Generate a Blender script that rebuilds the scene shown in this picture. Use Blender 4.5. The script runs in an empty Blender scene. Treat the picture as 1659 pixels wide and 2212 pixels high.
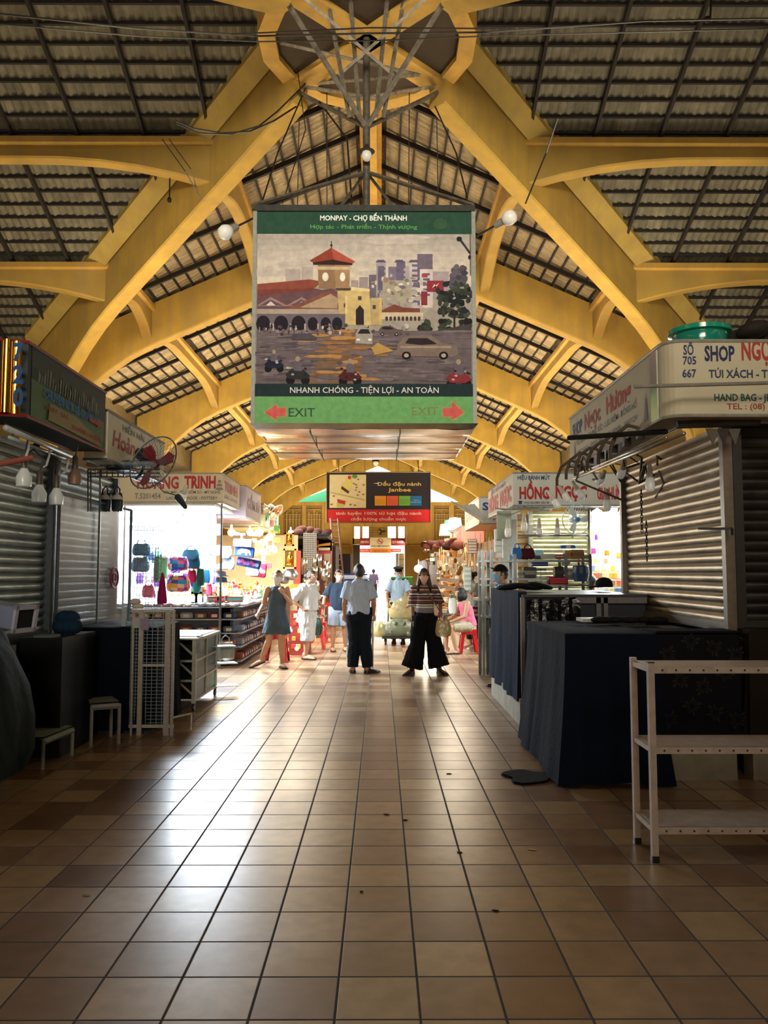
import bpy, math, random
from math import sin, cos, pi, radians, sqrt, exp
from mathutils import Vector, Matrix, Euler, noise
random.seed(7)
S = bpy.context.scene
COL = S.collection
V = Vector

# ---------------------------------------------------------------- camera, world, exposure
FPX = 1750.0
PITCH = 4.31
YAW = -0.245
cam_d = bpy.data.cameras.new('camera'); cam = bpy.data.objects.new('camera', cam_d); COL.objects.link(cam)
cam_d.sensor_fit = 'HORIZONTAL'; cam_d.sensor_width = 36.0; cam_d.lens = 36.0 * FPX / 1659.0
cam_d.clip_start = 0.05; cam_d.clip_end = 400
CE = Euler((radians(90 + PITCH), 0, radians(YAW)), 'XYZ')
EYE = V((0.2, 0.0, 1.55))
cam.location = EYE; cam.rotation_euler = CE
S.camera = cam
CR = CE.to_matrix()

w = bpy.data.worlds.new('daylight'); S.world = w; w.use_nodes = True
w.node_tree.nodes['Background'].inputs[0].default_value = (0.86, 0.94, 1.0, 1)
w.node_tree.nodes['Background'].inputs[1].default_value = 9.0

S.view_settings.view_transform = 'Standard'; S.view_settings.look = 'None'
S.view_settings.exposure = 0.0; S.view_settings.gamma = 1.0
S.view_settings.use_curve_mapping = False
cy = S.cycles
cy.max_bounces = 7; cy.diffuse_bounces = 4; cy.glossy_bounces = 4; cy.transmission_bounces = 4; cy.transparent_max_bounces = 8
cy.sample_clamp_indirect = 4.0; cy.sample_clamp_direct = 0.0
cy.caustics_reflective = False; cy.caustics_refractive = False
cy.use_denoising = True
cy.use_adaptive_sampling = True; cy.adaptive_threshold = 0.02


def lamp(name, kind, loc, power, color, size=0.5, rot=None, size_y=None, spread=None, cone=None):
    d = bpy.data.lights.new(name, kind); d.energy = power; d.color = color
    if kind == 'AREA':
        d.size = size
        if size_y: d.shape = 'RECTANGLE'; d.size_y = size_y
        if spread: d.spread = radians(spread)
    else:
        d.shadow_soft_size = size
        if cone: d.spot_size = radians(cone); d.spot_blend = .6
    o = bpy.data.objects.new(name, d); COL.objects.link(o); o.location = loc
    if rot: o.rotation_euler = [radians(a) for a in rot]
    return o


WARM = (1.0, 0.80, 0.50); TUNG = (1.0, 0.82, 0.55); COOL = (0.78, 0.90, 1.0)
# added uplights over the stalls, standing in for light leaking up to the roof
for yy, pw in ((15.5, 300), (24, 520), (32, 640), (40, 640), (48, 640), (56, 560)):
    for sx in (-1, 1):
        lamp('stall_top_fill', 'AREA', (sx * 4.6, yy, 3.5), pw, WARM, 2.2, (180, 0, 0))
for sx in (-1, 1):
    lamp('stall_top_fill', 'AREA', (sx * 5.2, 8.6, 3.5), 90, WARM, 2.0, (180, sx * 12, 0))
    lamp('transept_fill', 'AREA', (sx * 13.4, 11.5, 3.0), 85 + 35 * sx, (1, .9, .7), 3.5, (90, 0, sx * 90), 4.0)  # unseen area lights added for transept daylight; the end walls have no openings
lamp('entrance_daylight', 'AREA', (0.0, -5.6, 2.6), 170, (1, .84, .64), 3.0, (97, 0, 0), 4.0)
lamp('sign_front_fill', 'AREA', (0.0, -7.4, 6.6), 380, (1, .9, .72), 6.0, (95, 0, 0), 3.0, 60)  # unseen light added to brighten the front of the hanging sign box
# lights of the glowing stalls, with one added cool fill
lamp('stall_strip_light', 'AREA', (-3.6, 14.3, 2.64), 1400, COOL, 2.6, (0, 0, 0), .8)
lamp('shutter_cool_fill', 'AREA', (-3.4, 13.2, 2.2), 70, COOL, 1.8, (-80, 0, 0), .8)  # cool light added to tint the grey shutters blue
lamp('stall_strip_light', 'AREA', (-3.1, 18.6, 2.5), 520, TUNG, 1.4, (0, 0, 0), 1.8)
lamp('stall_strip_light', 'AREA', (4.6, 14.6, 2.6), 420, COOL, 1.6, (0, 0, 0), .8)
lamp('stall_strip_light', 'AREA', (3.6, 13.3, 2.6), 30, (.95, 1, .85), 1.6, (0, 0, 0), .3)
for yy, pw in ((19.5, 330), (24.5, 330), (29, 300), (36, 300), (44, 300), (52, 300)):
    for sx in (-1, 1):
        lamp('aisle_fill', 'AREA', (sx * 2.3, yy, 3.3), pw * .75, (1, .88, .68), 1.6, (0, sx * 25, 0), 3.0)  # area lights added to brighten the aisle and far hall; no fixtures here


# ---------------------------------------------------------------- pixel -> world
def ray(px, py):
    return (CR @ V(((px - 829.5) / FPX, (1106.0 - py) / FPX, -1.0)))


def P(px, py, Y):
    d = ray(px, py); t = (Y - EYE.y) / d.y
    return EYE + d * t


def F(px, py, z=0.0):
    d = ray(px, py); t = (z - EYE.z) / d.z
    return EYE + d * t


def R(px, py, X):
    d = ray(px, py); t = (X - EYE.x) / d.x
    return EYE + d * t


def C(h, k=1.0):
    h = h.lstrip('#'); o = []
    for i in (0, 2, 4):
        c = int(h[i:i + 2], 16) / 255.0
        o.append((c / 12.92 if c <= .04045 else ((c + .055) / 1.055) ** 2.4) * k)
    return tuple(o)


def var(c, a=.12):
    f = 1 + random.uniform(-a, a)
    return tuple(max(0, x * f * (1 + random.uniform(-a, a) * .3)) for x in c)


# ---------------------------------------------------------------- materials (finishes that read the mesh colour "col")
MATS = {}


def finish(name, rough=.6, metal=0.0, nscale=6.0, namp=.12, bump=0.0, bscale=40.0, emis=0.0, alpha=1.0, trans=0.0, spec=.5, streak=0.0, sheen=0.0, coat=0.0, rvar=0.0):
    if name in MATS: return MATS[name]
    m = bpy.data.materials.new(name); m.use_nodes = True
    nt = m.node_tree; N = nt.nodes; L = nt.links
    b = N['Principled BSDF']
    a = N.new('ShaderNodeVertexColor'); a.layer_name = 'col'
    tc = N.new('ShaderNodeTexCoord')
    nz = N.new('ShaderNodeTexNoise'); nz.inputs['Scale'].default_value = nscale; nz.inputs['Detail'].default_value = 4
    L.new(tc.outputs['Object'], nz.inputs['Vector'])
    mr = N.new('ShaderNodeMapRange'); mr.inputs[1].default_value = .3; mr.inputs[2].default_value = .7
    mr.inputs[3].default_value = 1 - namp; mr.inputs[4].default_value = 1 + namp
    L.new(nz.outputs['Fac'], mr.inputs[0])
    mx = N.new('ShaderNodeVectorMath'); mx.operation = 'SCALE'
    L.new(a.outputs['Color'], mx.inputs[0]); L.new(mr.outputs[0], mx.inputs['Scale'])
    col = mx.outputs[0]
    if streak:
        mp = N.new('ShaderNodeMapping'); mp.inputs['Scale'].default_value = (3.0, 3.0, .35)
        L.new(tc.outputs['Object'], mp.inputs[0])
        n2 = N.new('ShaderNodeTexNoise'); n2.inputs['Scale'].default_value = 1.6; n2.inputs['Detail'].default_value = 5
        L.new(mp.outputs[0], n2.inputs['Vector'])
        m2 = N.new('ShaderNodeMapRange'); m2.inputs[1].default_value = .42; m2.inputs[2].default_value = .72
        m2.inputs[3].default_value = 0; m2.inputs[4].default_value = streak
        L.new(n2.outputs['Fac'], m2.inputs[0])
        mm = N.new('ShaderNodeMix'); mm.data_type = 'RGBA'
        L.new(m2.outputs[0], mm.inputs[0]); L.new(col, mm.inputs[6]); mm.inputs[7].default_value = (.30, .20, .08, 1)
        col = mm.outputs[2]
    L.new(col, b.inputs['Base Color'])
    b.inputs['Roughness'].default_value = rough; b.inputs['Metallic'].default_value = metal
    b.inputs['Specular IOR Level'].default_value = spec
    if sheen: b.inputs['Sheen Weight'].default_value = sheen
    if coat: b.inputs['Coat Weight'].default_value = coat
    if emis:
        L.new(a.outputs['Color'], b.inputs['Emission Color']); b.inputs['Emission Strength'].default_value = emis
    if alpha < 1: b.inputs['Alpha'].default_value = alpha
    if trans: b.inputs['Transmission Weight'].default_value = trans
    if rvar:
        r2 = N.new('ShaderNodeMapRange'); r2.inputs[3].default_value = rough - rvar; r2.inputs[4].default_value = rough + rvar
        L.new(nz.outputs['Fac'], r2.inputs[0]); L.new(r2.outputs[0], b.inputs['Roughness'])
    if bump:
        n3 = N.new('ShaderNodeTexNoise'); n3.inputs['Scale'].default_value = bscale; n3.inputs['Detail'].default_value = 5
        L.new(tc.outputs['Object'], n3.inputs['Vector'])
        bp = N.new('ShaderNodeBump'); bp.inputs['Strength'].default_value = bump; bp.inputs['Distance'].default_value = .02
        L.new(n3.outputs['Fac'], bp.inputs['Height']); L.new(bp.outputs[0], b.inputs['Normal'])
    MATS[name] = m
    return m


FIN = dict(
    matte=dict(rough=.85), satin=dict(rough=.42, namp=.06), gloss=dict(rough=.14, namp=.05, coat=.3),
    cloth=dict(rough=.95, bump=.35, bscale=18, namp=.1, spec=.15), knit=dict(rough=.95, bump=.25, bscale=120, namp=.08),
    skin=dict(rough=.5, namp=.06, nscale=12), hair=dict(rough=.45, bump=.5, bscale=90, namp=.2),
    steel=dict(rough=.32, metal=1.0, namp=.12, rvar=.12), alu=dict(rough=.22, metal=1.0, namp=.2, nscale=3, bump=.15, bscale=6),
    shutter=dict(rough=.38, metal=.75, namp=.3, nscale=5, rvar=.15), brass=dict(rough=.16, metal=1.0, namp=.1, nscale=4),
    iron=dict(rough=.6, metal=.35, namp=.35, nscale=14), paintmetal=dict(rough=.4, namp=.14, nscale=20),
    plaster=dict(rough=.85, namp=.14, nscale=1.6, bump=.12, bscale=9, streak=.5), tile=dict(rough=.8, namp=.22, nscale=7, bump=.2, bscale=30),
    wood=dict(rough=.6, namp=.2, nscale=9), banner=dict(rough=.6, spec=.3, namp=.05, nscale=5), picture=dict(rough=.75, namp=.13, nscale=14, spec=.12),
    tarp=dict(rough=.8, spec=.2, namp=.2, nscale=3, bump=.5, bscale=7), shiny=dict(rough=.2, namp=.1, bump=.8, bscale=14),
    film=dict(rough=.25, alpha=.5, bump=.6, bscale=20, namp=.05), clear=dict(rough=.08, alpha=.28, namp=.02), frost=dict(rough=.35, alpha=.6, namp=.12, nscale=3),
    glow=dict(emis=9.0), glowhi=dict(emis=38.0), glowlo=dict(emis=2.2), bulb=dict(rough=.25, namp=.02, emis=.12), concrete=dict(rough=.8, namp=.2, nscale=5, bump=.2, bscale=20),
)


def M(name):
    return finish(name, **FIN[name])


# ---------------------------------------------------------------- mesh builder
class MB:
    def __init__(s, c=(.5, .5, .5)):
        s.v = []; s.f = []; s.c = []; s.col = c if not isinstance(c, str) else C(c)

    def color(s, c): s.col = C(c) if isinstance(c, str) else c; return s

    def face(s, idx, c=None): s.f.append(tuple(idx)); s.c.append(c or s.col)

    def quad(s, a, b, c, d, col=None):
        i = len(s.v); s.v += [V(a), V(b), V(c), V(d)]; s.face((i, i + 1, i + 2, i + 3), col); return s

    def poly(s, pts, col=None):
        i = len(s.v); s.v += [V(p) for p in pts]; s.face(range(i, i + len(pts)), col); return s

    def box(s, a, b, col=None, M_=None, bev=0.0):
        x0, y0, z0 = [min(a[i], b[i]) for i in range(3)]; x1, y1, z1 = [max(a[i], b[i]) for i in range(3)]
        i = len(s.v)
        if bev <= 0:
            ps = [(x0, y0, z0), (x1, y0, z0), (x1, y1, z0), (x0, y1, z0), (x0, y0, z1), (x1, y0, z1), (x1, y1, z1), (x0, y1, z1)]
            fs = [(0, 3, 2, 1), (4, 5, 6, 7), (0, 1, 5, 4), (1, 2, 6, 5), (2, 3, 7, 6), (3, 0, 4, 7)]
        else:
            e = min(bev, (x1 - x0) * .45, (y1 - y0) * .45, (z1 - z0) * .45)
            ps = []
            for (zz, q) in ((z0, e), (z0 + e, 0), (z1 - e, 0), (z1, e)):
                for (xx, yy, sx, sy) in ((x0, y0, 1, 1), (x1, y0, -1, 1), (x1, y1, -1, -1), (x0, y1, 1, -1)):
                    if sx * sy > 0:
                        ps += [(xx + sx * q, yy + sy * (e + q * .4), zz), (xx + sx * (e + q * .4), yy + sy * q, zz)]
                    else:
                        ps += [(xx + sx * (e + q * .4), yy + sy * q, zz), (xx + sx * q, yy + sy * (e + q * .4), zz)]
            fs = [tuple(range(7, -1, -1)), tuple(range(24, 32))]
            for r in range(3):
                for k in range(8):
                    fs.append((r * 8 + k, r * 8 + (k + 1) % 8, r * 8 + 8 + (k + 1) % 8, r * 8 + 8 + k))
        s.v += [(M_ @ V(p)) if M_ else V(p) for p in ps]
        for f in fs: s.face([i + k for k in f], col)
        return s

    def cbox(s, c, d, rz=0.0, col=None, bev=0.0, rx=0.0, ry=0.0):
        m = Matrix.Translation(V(c)) @ Euler((rx, ry, rz)).to_matrix().to_4x4()
        return s.box((-d[0] / 2, -d[1] / 2, -d[2] / 2), (d[0] / 2, d[1] / 2, d[2] / 2), col, m, bev)

    def rings(s, rr, col=None, cap=True, closed=False):
        base = len(s.v); n = len(rr[0])
        for r in rr: s.v += [V(p) for p in r]
        m = len(rr)
        for i in range(m - 1 if not closed else m):
            a = base + i * n; b = base + ((i + 1) % m) * n
            for k in range(n):
                s.face((a + k, a + (k + 1) % n, b + (k + 1) % n, b + k), col)
        if cap and not closed:
            s.face([base + k for k in range(n - 1, -1, -1)], col)
            s.face([base + (m - 1) * n + k for k in range(n)], col)
        return s

    def tube(s, pts, r, n=8, col=None, round_=False, flat=1.0):
        pts = [V(p) for p in pts]
        if not hasattr(r, '__len__'): r = [r] * len(pts)
        r = list(r)
        if round_:
            d0 = (pts[0] - pts[1]).normalized(); d1 = (pts[-1] - pts[-2]).normalized()
            A = [(pts[0] + d0 * r[0] * sin(a), r[0] * cos(a)) for a in (1.35, .95, .5)]
            B = [(pts[-1] + d1 * r[-1] * sin(a), r[-1] * cos(a)) for a in (.5, .95, 1.35)]
            pts = [a[0] for a in A] + pts + [b[0] for b in B]; r = [a[1] for a in A] + r + [b[1] for b in B]
        rr = []; up = None
        for i, p in enumerate(pts):
            t = (pts[min(i + 1, len(pts) - 1)] - pts[max(i - 1, 0)]).normalized()
            if up is None:
                ref = V((0, 0, 1)) if abs(t.z) < .9 else V((1, 0, 0))
                x = t.cross(ref).normalized()
            else:
                x = (up - t * up.dot(t))
                x = x.normalized() if x.length > 1e-6 else t.orthogonal().normalized()
            up = x; y = t.cross(x)
            rr.append([p + (x * cos(2 * pi * k / n) + y * sin(2 * pi * k / n) * flat) * r[i] for k in range(n)])
        return s.rings(rr, col)

    def lathe(s, c, prof, n=20, col=None, ax=None, cap=True):
        """prof: [(radius, height)] about axis ax through c"""
        c = V(c); q = (V((0, 0, 1)).rotation_difference(V(ax).normalized()).to_matrix() if ax is not None else Matrix.Identity(3))
        return s.rings([[c + q @ V((max(r, 1e-4) * cos(2 * pi * k / n), max(r, 1e-4) * sin(2 * pi * k / n), h)) for k in range(n)] for r, h in prof], col, cap)

    def ell(s, c, r, n=12, m=8, col=None, rot=None):
        c = V(c); q = rot.to_matrix() if rot else Matrix.Identity(3)
        rr = []
        for j in range(m + 1):
            a = -pi / 2 + pi * j / m
            a = max(-pi / 2 + .02, min(pi / 2 - .02, a))
            rr.append([c + q @ V((r[0] * cos(a) * cos(2 * pi * k / n), r[1] * cos(a) * sin(2 * pi * k / n), r[2] * sin(a))) for k in range(n)])
        return s.rings(rr, col)

    def prism(s, pts, off, col=None):
        off = V(off); i = len(s.v); n = len(pts)
        s.v += [V(p) for p in pts] + [V(p) + off for p in pts]
        s.face(range(i, i + n), col); s.face(range(i + 2 * n - 1, i + n - 1, -1), col)
        for k in range(n): s.face((i + (k + 1) % n, i + k, i + n + k, i + n + (k + 1) % n), col)
        return s

    def mesh(s, name, smooth=False):
        me = bpy.data.meshes.new(name)
        me.from_pydata([tuple(p) for p in s.v], [], s.f)
        at = me.color_attributes.new('col', 'FLOAT_COLOR', 'CORNER')
        buf = []
        for f, c in zip(s.f, s.c): buf += [c[0], c[1], c[2], 1.0] * len(f)
        at.data.foreach_set('color', buf)
        if smooth: me.polygons.foreach_set('use_smooth', [True] * len(me.polygons))
        me.update()
        return me

    def build(s, name, fin, parent=None, smooth=False, sharp=None):
        me = s.mesh(name, smooth)
        me.materials.append(M(fin) if isinstance(fin, str) else fin)
        if smooth and sharp is not None:
            try: me.set_sharp_from_angle(angle=radians(sharp))
            except Exception: pass
        o = bpy.data.objects.new(name, me); COL.objects.link(o)
        if parent is not None: adopt(o, parent)
        return o


def wloc(o):
    p = V(o.location)
    return p


def adopt(o, parent):
    o.parent = parent
    m = Matrix.Identity(4); q = parent
    ch = []
    while q is not None: ch.append(q); q = q.parent
    for q in reversed(ch): m = m @ q.matrix_parent_inverse @ Matrix.LocRotScale(q.location, q.rotation_euler, q.scale)
    o.matrix_parent_inverse = m.inverted()


def thing(name, label, cat, loc, group=None):
    o = bpy.data.objects.new(name, None); COL.objects.link(o); o.location = loc; o.empty_display_size = .1
    return tag(o, label, cat, group)


def tag(o, label, cat, group=None):
    o['label'] = label; o['category'] = cat
    if group: o['group'] = group
    return o


def struct(o):
    o['kind'] = 'structure'; return o


def stuff(o):
    o['kind'] = 'stuff'; return o


def dup(root, loc=None, rotz=0.0, label=None, sc=None, group=None, parent=None, rot=None):
    r = root.copy(); COL.objects.link(r)
    if parent is not None: r.parent = parent
    else:
        if loc is not None: r.location = loc
        if rotz: r.rotation_euler = (0, 0, rotz)
        if rot: r.rotation_euler = rot
        if sc: r.scale = (sc, sc, sc) if not hasattr(sc, '__len__') else sc
        if label: r['label'] = label
        if group: r['group'] = group
    for ch in list(root.children): dup(ch, parent=r)
    return r


def solo(mb, name, fin, label, cat, group=None, smooth=False, base=None):
    """a thing that is one mesh, with its origin moved to its base"""
    o = mb.build(name, fin, None, smooth)
    me = o.data
    if base is None:
        xs = [v.x for v in mb.v]; ys = [v.y for v in mb.v]; zs = [v.z for v in mb.v]
        base = V(((min(xs) + max(xs)) / 2, (min(ys) + max(ys)) / 2, min(zs)))
    me.transform(Matrix.Translation(-V(base))); o.location = base
    return tag(o, label, cat, group)


# ---------------------------------------------------------------- writing
def text(mb, s, O, U, W, size, width=None, bold=0.0, col=None, ext=.0, shear=0.0, center=False, space=1.0, res=2):
    """flat letters: O = baseline start, U along, W up; size = cap height; width = fitted width"""
    cu = bpy.data.curves.new('txt', 'FONT'); cu.body = s; cu.size = 1.0; cu.offset = bold; cu.resolution_u = res; cu.shear = shear; cu.space_character = space
    if center: cu.align_x = 'CENTER'
    o = bpy.data.objects.new('txt', cu); COL.objects.link(o)
    bpy.context.view_layer.update()
    me = bpy.data.meshes.new_from_object(o.evaluated_get(bpy.context.evaluated_depsgraph_get()))
    bpy.data.objects.remove(o); bpy.data.curves.remove(cu)
    if not len(me.vertices): return mb
    U = V(U).normalized(); W = V(W).normalized(); Nn = U.cross(W); O = V(O)
    k = size / .72
    kx = k
    xs = [v.co.x for v in me.vertices]
    if width: kx = width / max(1e-4, max(xs) - min(xs))
    x0 = min(xs) if not center else 0
    i = len(mb.v)
    mb.v += [O + U * ((v.co.x - x0) * kx) + W * (v.co.y * k) + Nn * ext for v in me.vertices]
    for p in me.polygons: mb.face([i + q for q in p.vertices], C(col) if isinstance(col, str) else col)
    bpy.data.meshes.remove(me)
    return mb


class Canvas:
    """flat artwork: coloured polygons in picture units laid on a plane, thin layers"""
    def __init__(s, O, U, W, w, h, x0, x1, y0, y1, step=.00004):
        s.O = V(O); s.U = V(U).normalized(); s.W = V(W).normalized(); s.N = s.U.cross(s.W)
        s.w = w; s.h = h; s.b = (x0, x1, y0, y1); s.mb = MB(); s.z = 0.001; s.step = step; s.gain = (1.0, 1.0)

    def at(s, x, y, dz=0):
        x0, x1, y0, y1 = s.b
        return s.O + s.U * ((x - x0) / (x1 - x0) * s.w) + s.W * ((y1 - y) / (y1 - y0) * s.h) + s.N * (s.z + dz)

    def poly(s, pts, c):
        x0, x1, y0, y1 = s.b
        s.mb.poly([s.at(min(max(x, x0), x1), min(max(y, y0), y1)) for x, y in pts][::-1], s.tone(C(c) if isinstance(c, str) else c)); s.z += s.step

    def tone(s, c):
        l = sum(c) / 3; g, sat = s.gain
        return tuple(min(.9, (l + (x - l) * sat) * g) for x in c)

    def rect(s, a, b, c, d, col): s.poly([(a, b), (c, b), (c, d), (a, d)], col)

    def oval(s, x, y, rx, ry, col, n=14, j=0.0):
        s.poly([(x + rx * cos(2 * pi * k / n) * (1 + random.uniform(-j, j)), y + ry * sin(2 * pi * k / n) * (1 + random.uniform(-j, j))) for k in range(n)], col)

    def text(s, t, x, y, size, width=None, col='#ffffff', bold=0.0, center=False, shear=0.0, space=1.0):
        x0, x1, y0, y1 = s.b
        text(s.mb, t, s.at(x, y), s.U, s.W, size / (y1 - y0) * s.h, width / (x1 - x0) * s.w if width else None, bold, s.tone(C(col)), 0, shear, center, space); s.z += s.step


# ---------------------------------------------------------------- building blocks used on many stalls
def shutter(name, label, A, B, z0, z1, col='#8d8b84', pitch=.082, parent=None, rail=True, frame='#6f6a60'):
    """rolling shutter between plan points A and B; outside is to the viewer's side (left normal of A->B flipped)"""
    A = V(A); B = V(B); u = (B - A).normalized(); L = (B - A).length; n = V((u.y, -u.x, 0))
    t = thing(name, label, 'shutter', ((A.x + B.x) / 2, (A.y + B.y) / 2, z0))
    prof = [(0, 0), (.018, .012), (.05, .016), (.07, .006), (.076, -.006), (.082, 0)]
    mb = MB(col); zz = z0; pts = []
    while zz < z1 - 1e-3:
        for h, d in prof[:-1]: pts.append((zz + h * pitch / .082, d))
        zz += pitch
    pts.append((zz, 0))
    i = len(mb.v); nseg = 6
    for h, d in pts:
        for k in range(nseg + 1):
            p = A + u * (L * k / nseg) + n * (d + .004 * sin(k * 2.1 + h * 3)); mb.v.append(V((p.x, p.y, min(h, z1))))
    for j in range(len(pts) - 1):
        cc = var(C(col), .10) if j % 5 == 0 else (cc if j else C(col))
        for k in range(nseg):
            a = i + j * (nseg + 1) + k
            mb.face((a, a + 1, a + nseg + 2, a + nseg + 1), cc)
    mb.build('shutter_curtain', 'shutter', t, True, 40)
    m2 = MB(frame)
    p0 = A + n * .03; p1 = B + n * .03
    m2.box(V((0, 0, 0)), V((L, .05, .07)), None, Matrix.Translation(V((A.x, A.y, z0 - .05))) @ Matrix(((u.x, n.x, 0, 0), (u.y, n.y, 0, 0), (0, 0, 1, 0), (0, 0, 0, 1))))
    m2.build('bottom_bar', 'paintmetal', t)
    if rail:
        for q, e in ((A, -1), (B, 1)):
            m3 = MB(frame)
            m3.box(V((-.035, -.03, z0 - .06)), V((.035, .06, z1)), None, Matrix.Translation(V((q.x, q.y, 0)) + V((u.x, u.y, 0)) * e * .03) @ Matrix(((u.x, n.x, 0, 0), (u.y, n.y, 0, 0), (0, 0, 1, 0), (0, 0, 0, 1))))
            m3.build('guide_rail', 'paintmetal', t)
    return t


def bulb_proto():
    t = thing('hanging_bulb', 'white LED bulb hanging below a bent bracket', 'lamp', (0, 0, 0), None)
    m = MB('#3c3a36'); m.tube([(0, .0, .30), (0, .03, .34), (0, .06, .33), (0, .065, .26), (0, .03, .16), (0, 0, .1)], .006, 6); m.build('bracket', 'iron', t, True)
    m = MB('#cfc8ba'); m.lathe((0, 0, .03), [(.012, .08), (.018, .07), (.02, .02), (.027, 0), (.027, -.03)], 12); m.build('socket', 'satin', t, True, 40)
    m = MB('#e8e6df'); m.lathe((0, 0, 0), [(.026, 0), (.036, -.02), (.038, -.08), (.034, -.10), (.02, -.112), (.001, -.115)], 14); m.build('bulb', 'bulb', t, True)
    return t
# ================================================================ THE HALL
YC = 11.5; HW = 8.4; SL = .44; ZB = 9.6; ZR = 10.78; YE = 61.0; XE = 14.0
BEAM = C('#b3923f'); BEAM2 = C('#a5863c')


def floor_mat():
    m = bpy.data.materials.new('floor_tiles'); m.use_nodes = True; nt = m.node_tree; N = nt.nodes; L = nt.links
    b = N['Principled BSDF']; tc = N.new('ShaderNodeTexCoord')
    o = F(722.5, 2203)
    mp = N.new('ShaderNodeMapping'); mp.inputs['Location'].default_value = (-o.x / .3 + 40, -o.y / .3 + 40, 0); mp.inputs['Scale'].default_value = (1 / .3, 1 / .3, 1)
    L.new(tc.outputs['Object'], mp.inputs[0])
    nw = N.new('ShaderNodeTexNoise'); nw.inputs['Scale'].default_value = 1.3
    L.new(tc.outputs['Object'], nw.inputs['Vector'])
    fr = N.new('ShaderNodeVectorMath'); fr.operation = 'FRACTION'; L.new(mp.outputs[0], fr.inputs[0])
    fl = N.new('ShaderNodeVectorMath'); fl.operation = 'FLOOR'; L.new(mp.outputs[0], fl.inputs[0])
    wn = N.new('ShaderNodeTexWhiteNoise'); wn.noise_dimensions = '3D'; L.new(fl.outputs[0], wn.inputs['Vector'])
    sp = N.new('ShaderNodeSeparateXYZ'); L.new(fr.outputs[0], sp.inputs[0])

    def edge(sock):
        a = N.new('ShaderNodeMath'); a.operation = 'SUBTRACT'; a.inputs[1].default_value = .5; L.new(sock, a.inputs[0])
        c = N.new('ShaderNodeMath'); c.operation = 'ABSOLUTE'; L.new(a.outputs[0], c.inputs[0]); return c.outputs[0]
    mxm = N.new('ShaderNodeMath'); mxm.operation = 'MAXIMUM'; L.new(edge(sp.outputs[0]), mxm.inputs[0]); L.new(edge(sp.outputs[1]), mxm.inputs[1])
    gr = N.new('ShaderNodeMapRange'); gr.inputs[1].default_value = .478; gr.inputs[2].default_value = .49; L.new(mxm.outputs[0], gr.inputs[0])
    ramp = N.new('ShaderNodeValToRGB'); e = ramp.color_ramp.elements
    e[0].position = 0; e[0].color = (*C('#65452f'), 1); e[1].position = 1; e[1].color = (*C('#a38765'), 1)
    for p_, c_ in ((.05, '#7a5a42'), (.35, '#8d6f54'), (.6, '#9b7d5f'), (.85, '#a88c68')):
        q = e.new(p_); q.color = (*C(c_), 1)
    L.new(wn.outputs['Value'], ramp.inputs[0])
    nz = N.new('ShaderNodeTexNoise'); nz.inputs['Scale'].default_value = 9; nz.inputs['Detail'].default_value = 6; L.new(tc.outputs['Object'], nz.inputs['Vector'])
    mr = N.new('ShaderNodeMapRange'); mr.inputs[1].default_value = .3; mr.inputs[2].default_value = .7; mr.inputs[3].default_value = .82; mr.inputs[4].default_value = 1.15; L.new(nz.outputs['Fac'], mr.inputs[0])
    sc = N.new('ShaderNodeVectorMath'); sc.operation = 'SCALE'; L.new(ramp.outputs[0], sc.inputs[0]); L.new(mr.outputs[0], sc.inputs['Scale'])
    mx = N.new('ShaderNodeMix'); mx.data_type = 'RGBA'; L.new(gr.outputs[0], mx.inputs[0]); L.new(sc.outputs[0], mx.inputs[6]); mx.inputs[7].default_value = (.025, .018, .014, 1)
    L.new(mx.outputs[2], b.inputs['Base Color'])
    rr = N.new('ShaderNodeMapRange'); rr.inputs[3].default_value = .24; rr.inputs[4].default_value = .38; L.new(nw.outputs['Fac'], rr.inputs[0])
    ad = N.new('ShaderNodeMath'); ad.operation = 'ADD'; L.new(rr.outputs[0], ad.inputs[0]); L.new(gr.outputs[0], ad.inputs[1])
    L.new(ad.outputs[0], b.inputs['Roughness']); b.inputs['Specular IOR Level'].default_value = .85
    # slight tilt of each tile and sunk joints
    w2 = N.new('ShaderNodeTexNoise'); w2.inputs['Scale'].default_value = 2.2; L.new(tc.outputs['Object'], w2.inputs['Vector'])
    hs = N.new('ShaderNodeMath'); hs.operation = 'SUBTRACT'; L.new(w2.outputs['Fac'], hs.inputs[0]); L.new(gr.outputs[0], hs.inputs[1])
    bp = N.new('ShaderNodeBump'); bp.inputs['Strength'].default_value = .25; bp.inputs['Distance'].default_value = .005; L.new(hs.outputs[0], bp.inputs['Height']); L.new(bp.outputs[0], b.inputs['Normal'])
    return m


m = MB(); m.quad((-XE, -8, 0), (XE, -8, 0), (XE, YE, 0), (-XE, YE, 0))
m.quad((-XE, -8, -.1), (XE, -8, -.1), (XE, YE, -.1), (-XE, YE, -.1))
struct(m.build('floor', floor_mat()))
m = MB('#a8a49a'); m.box((-30, YE, -.12), (30, 110, -.02)); struct(m.build('street_pavement', 'concrete'))

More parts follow.
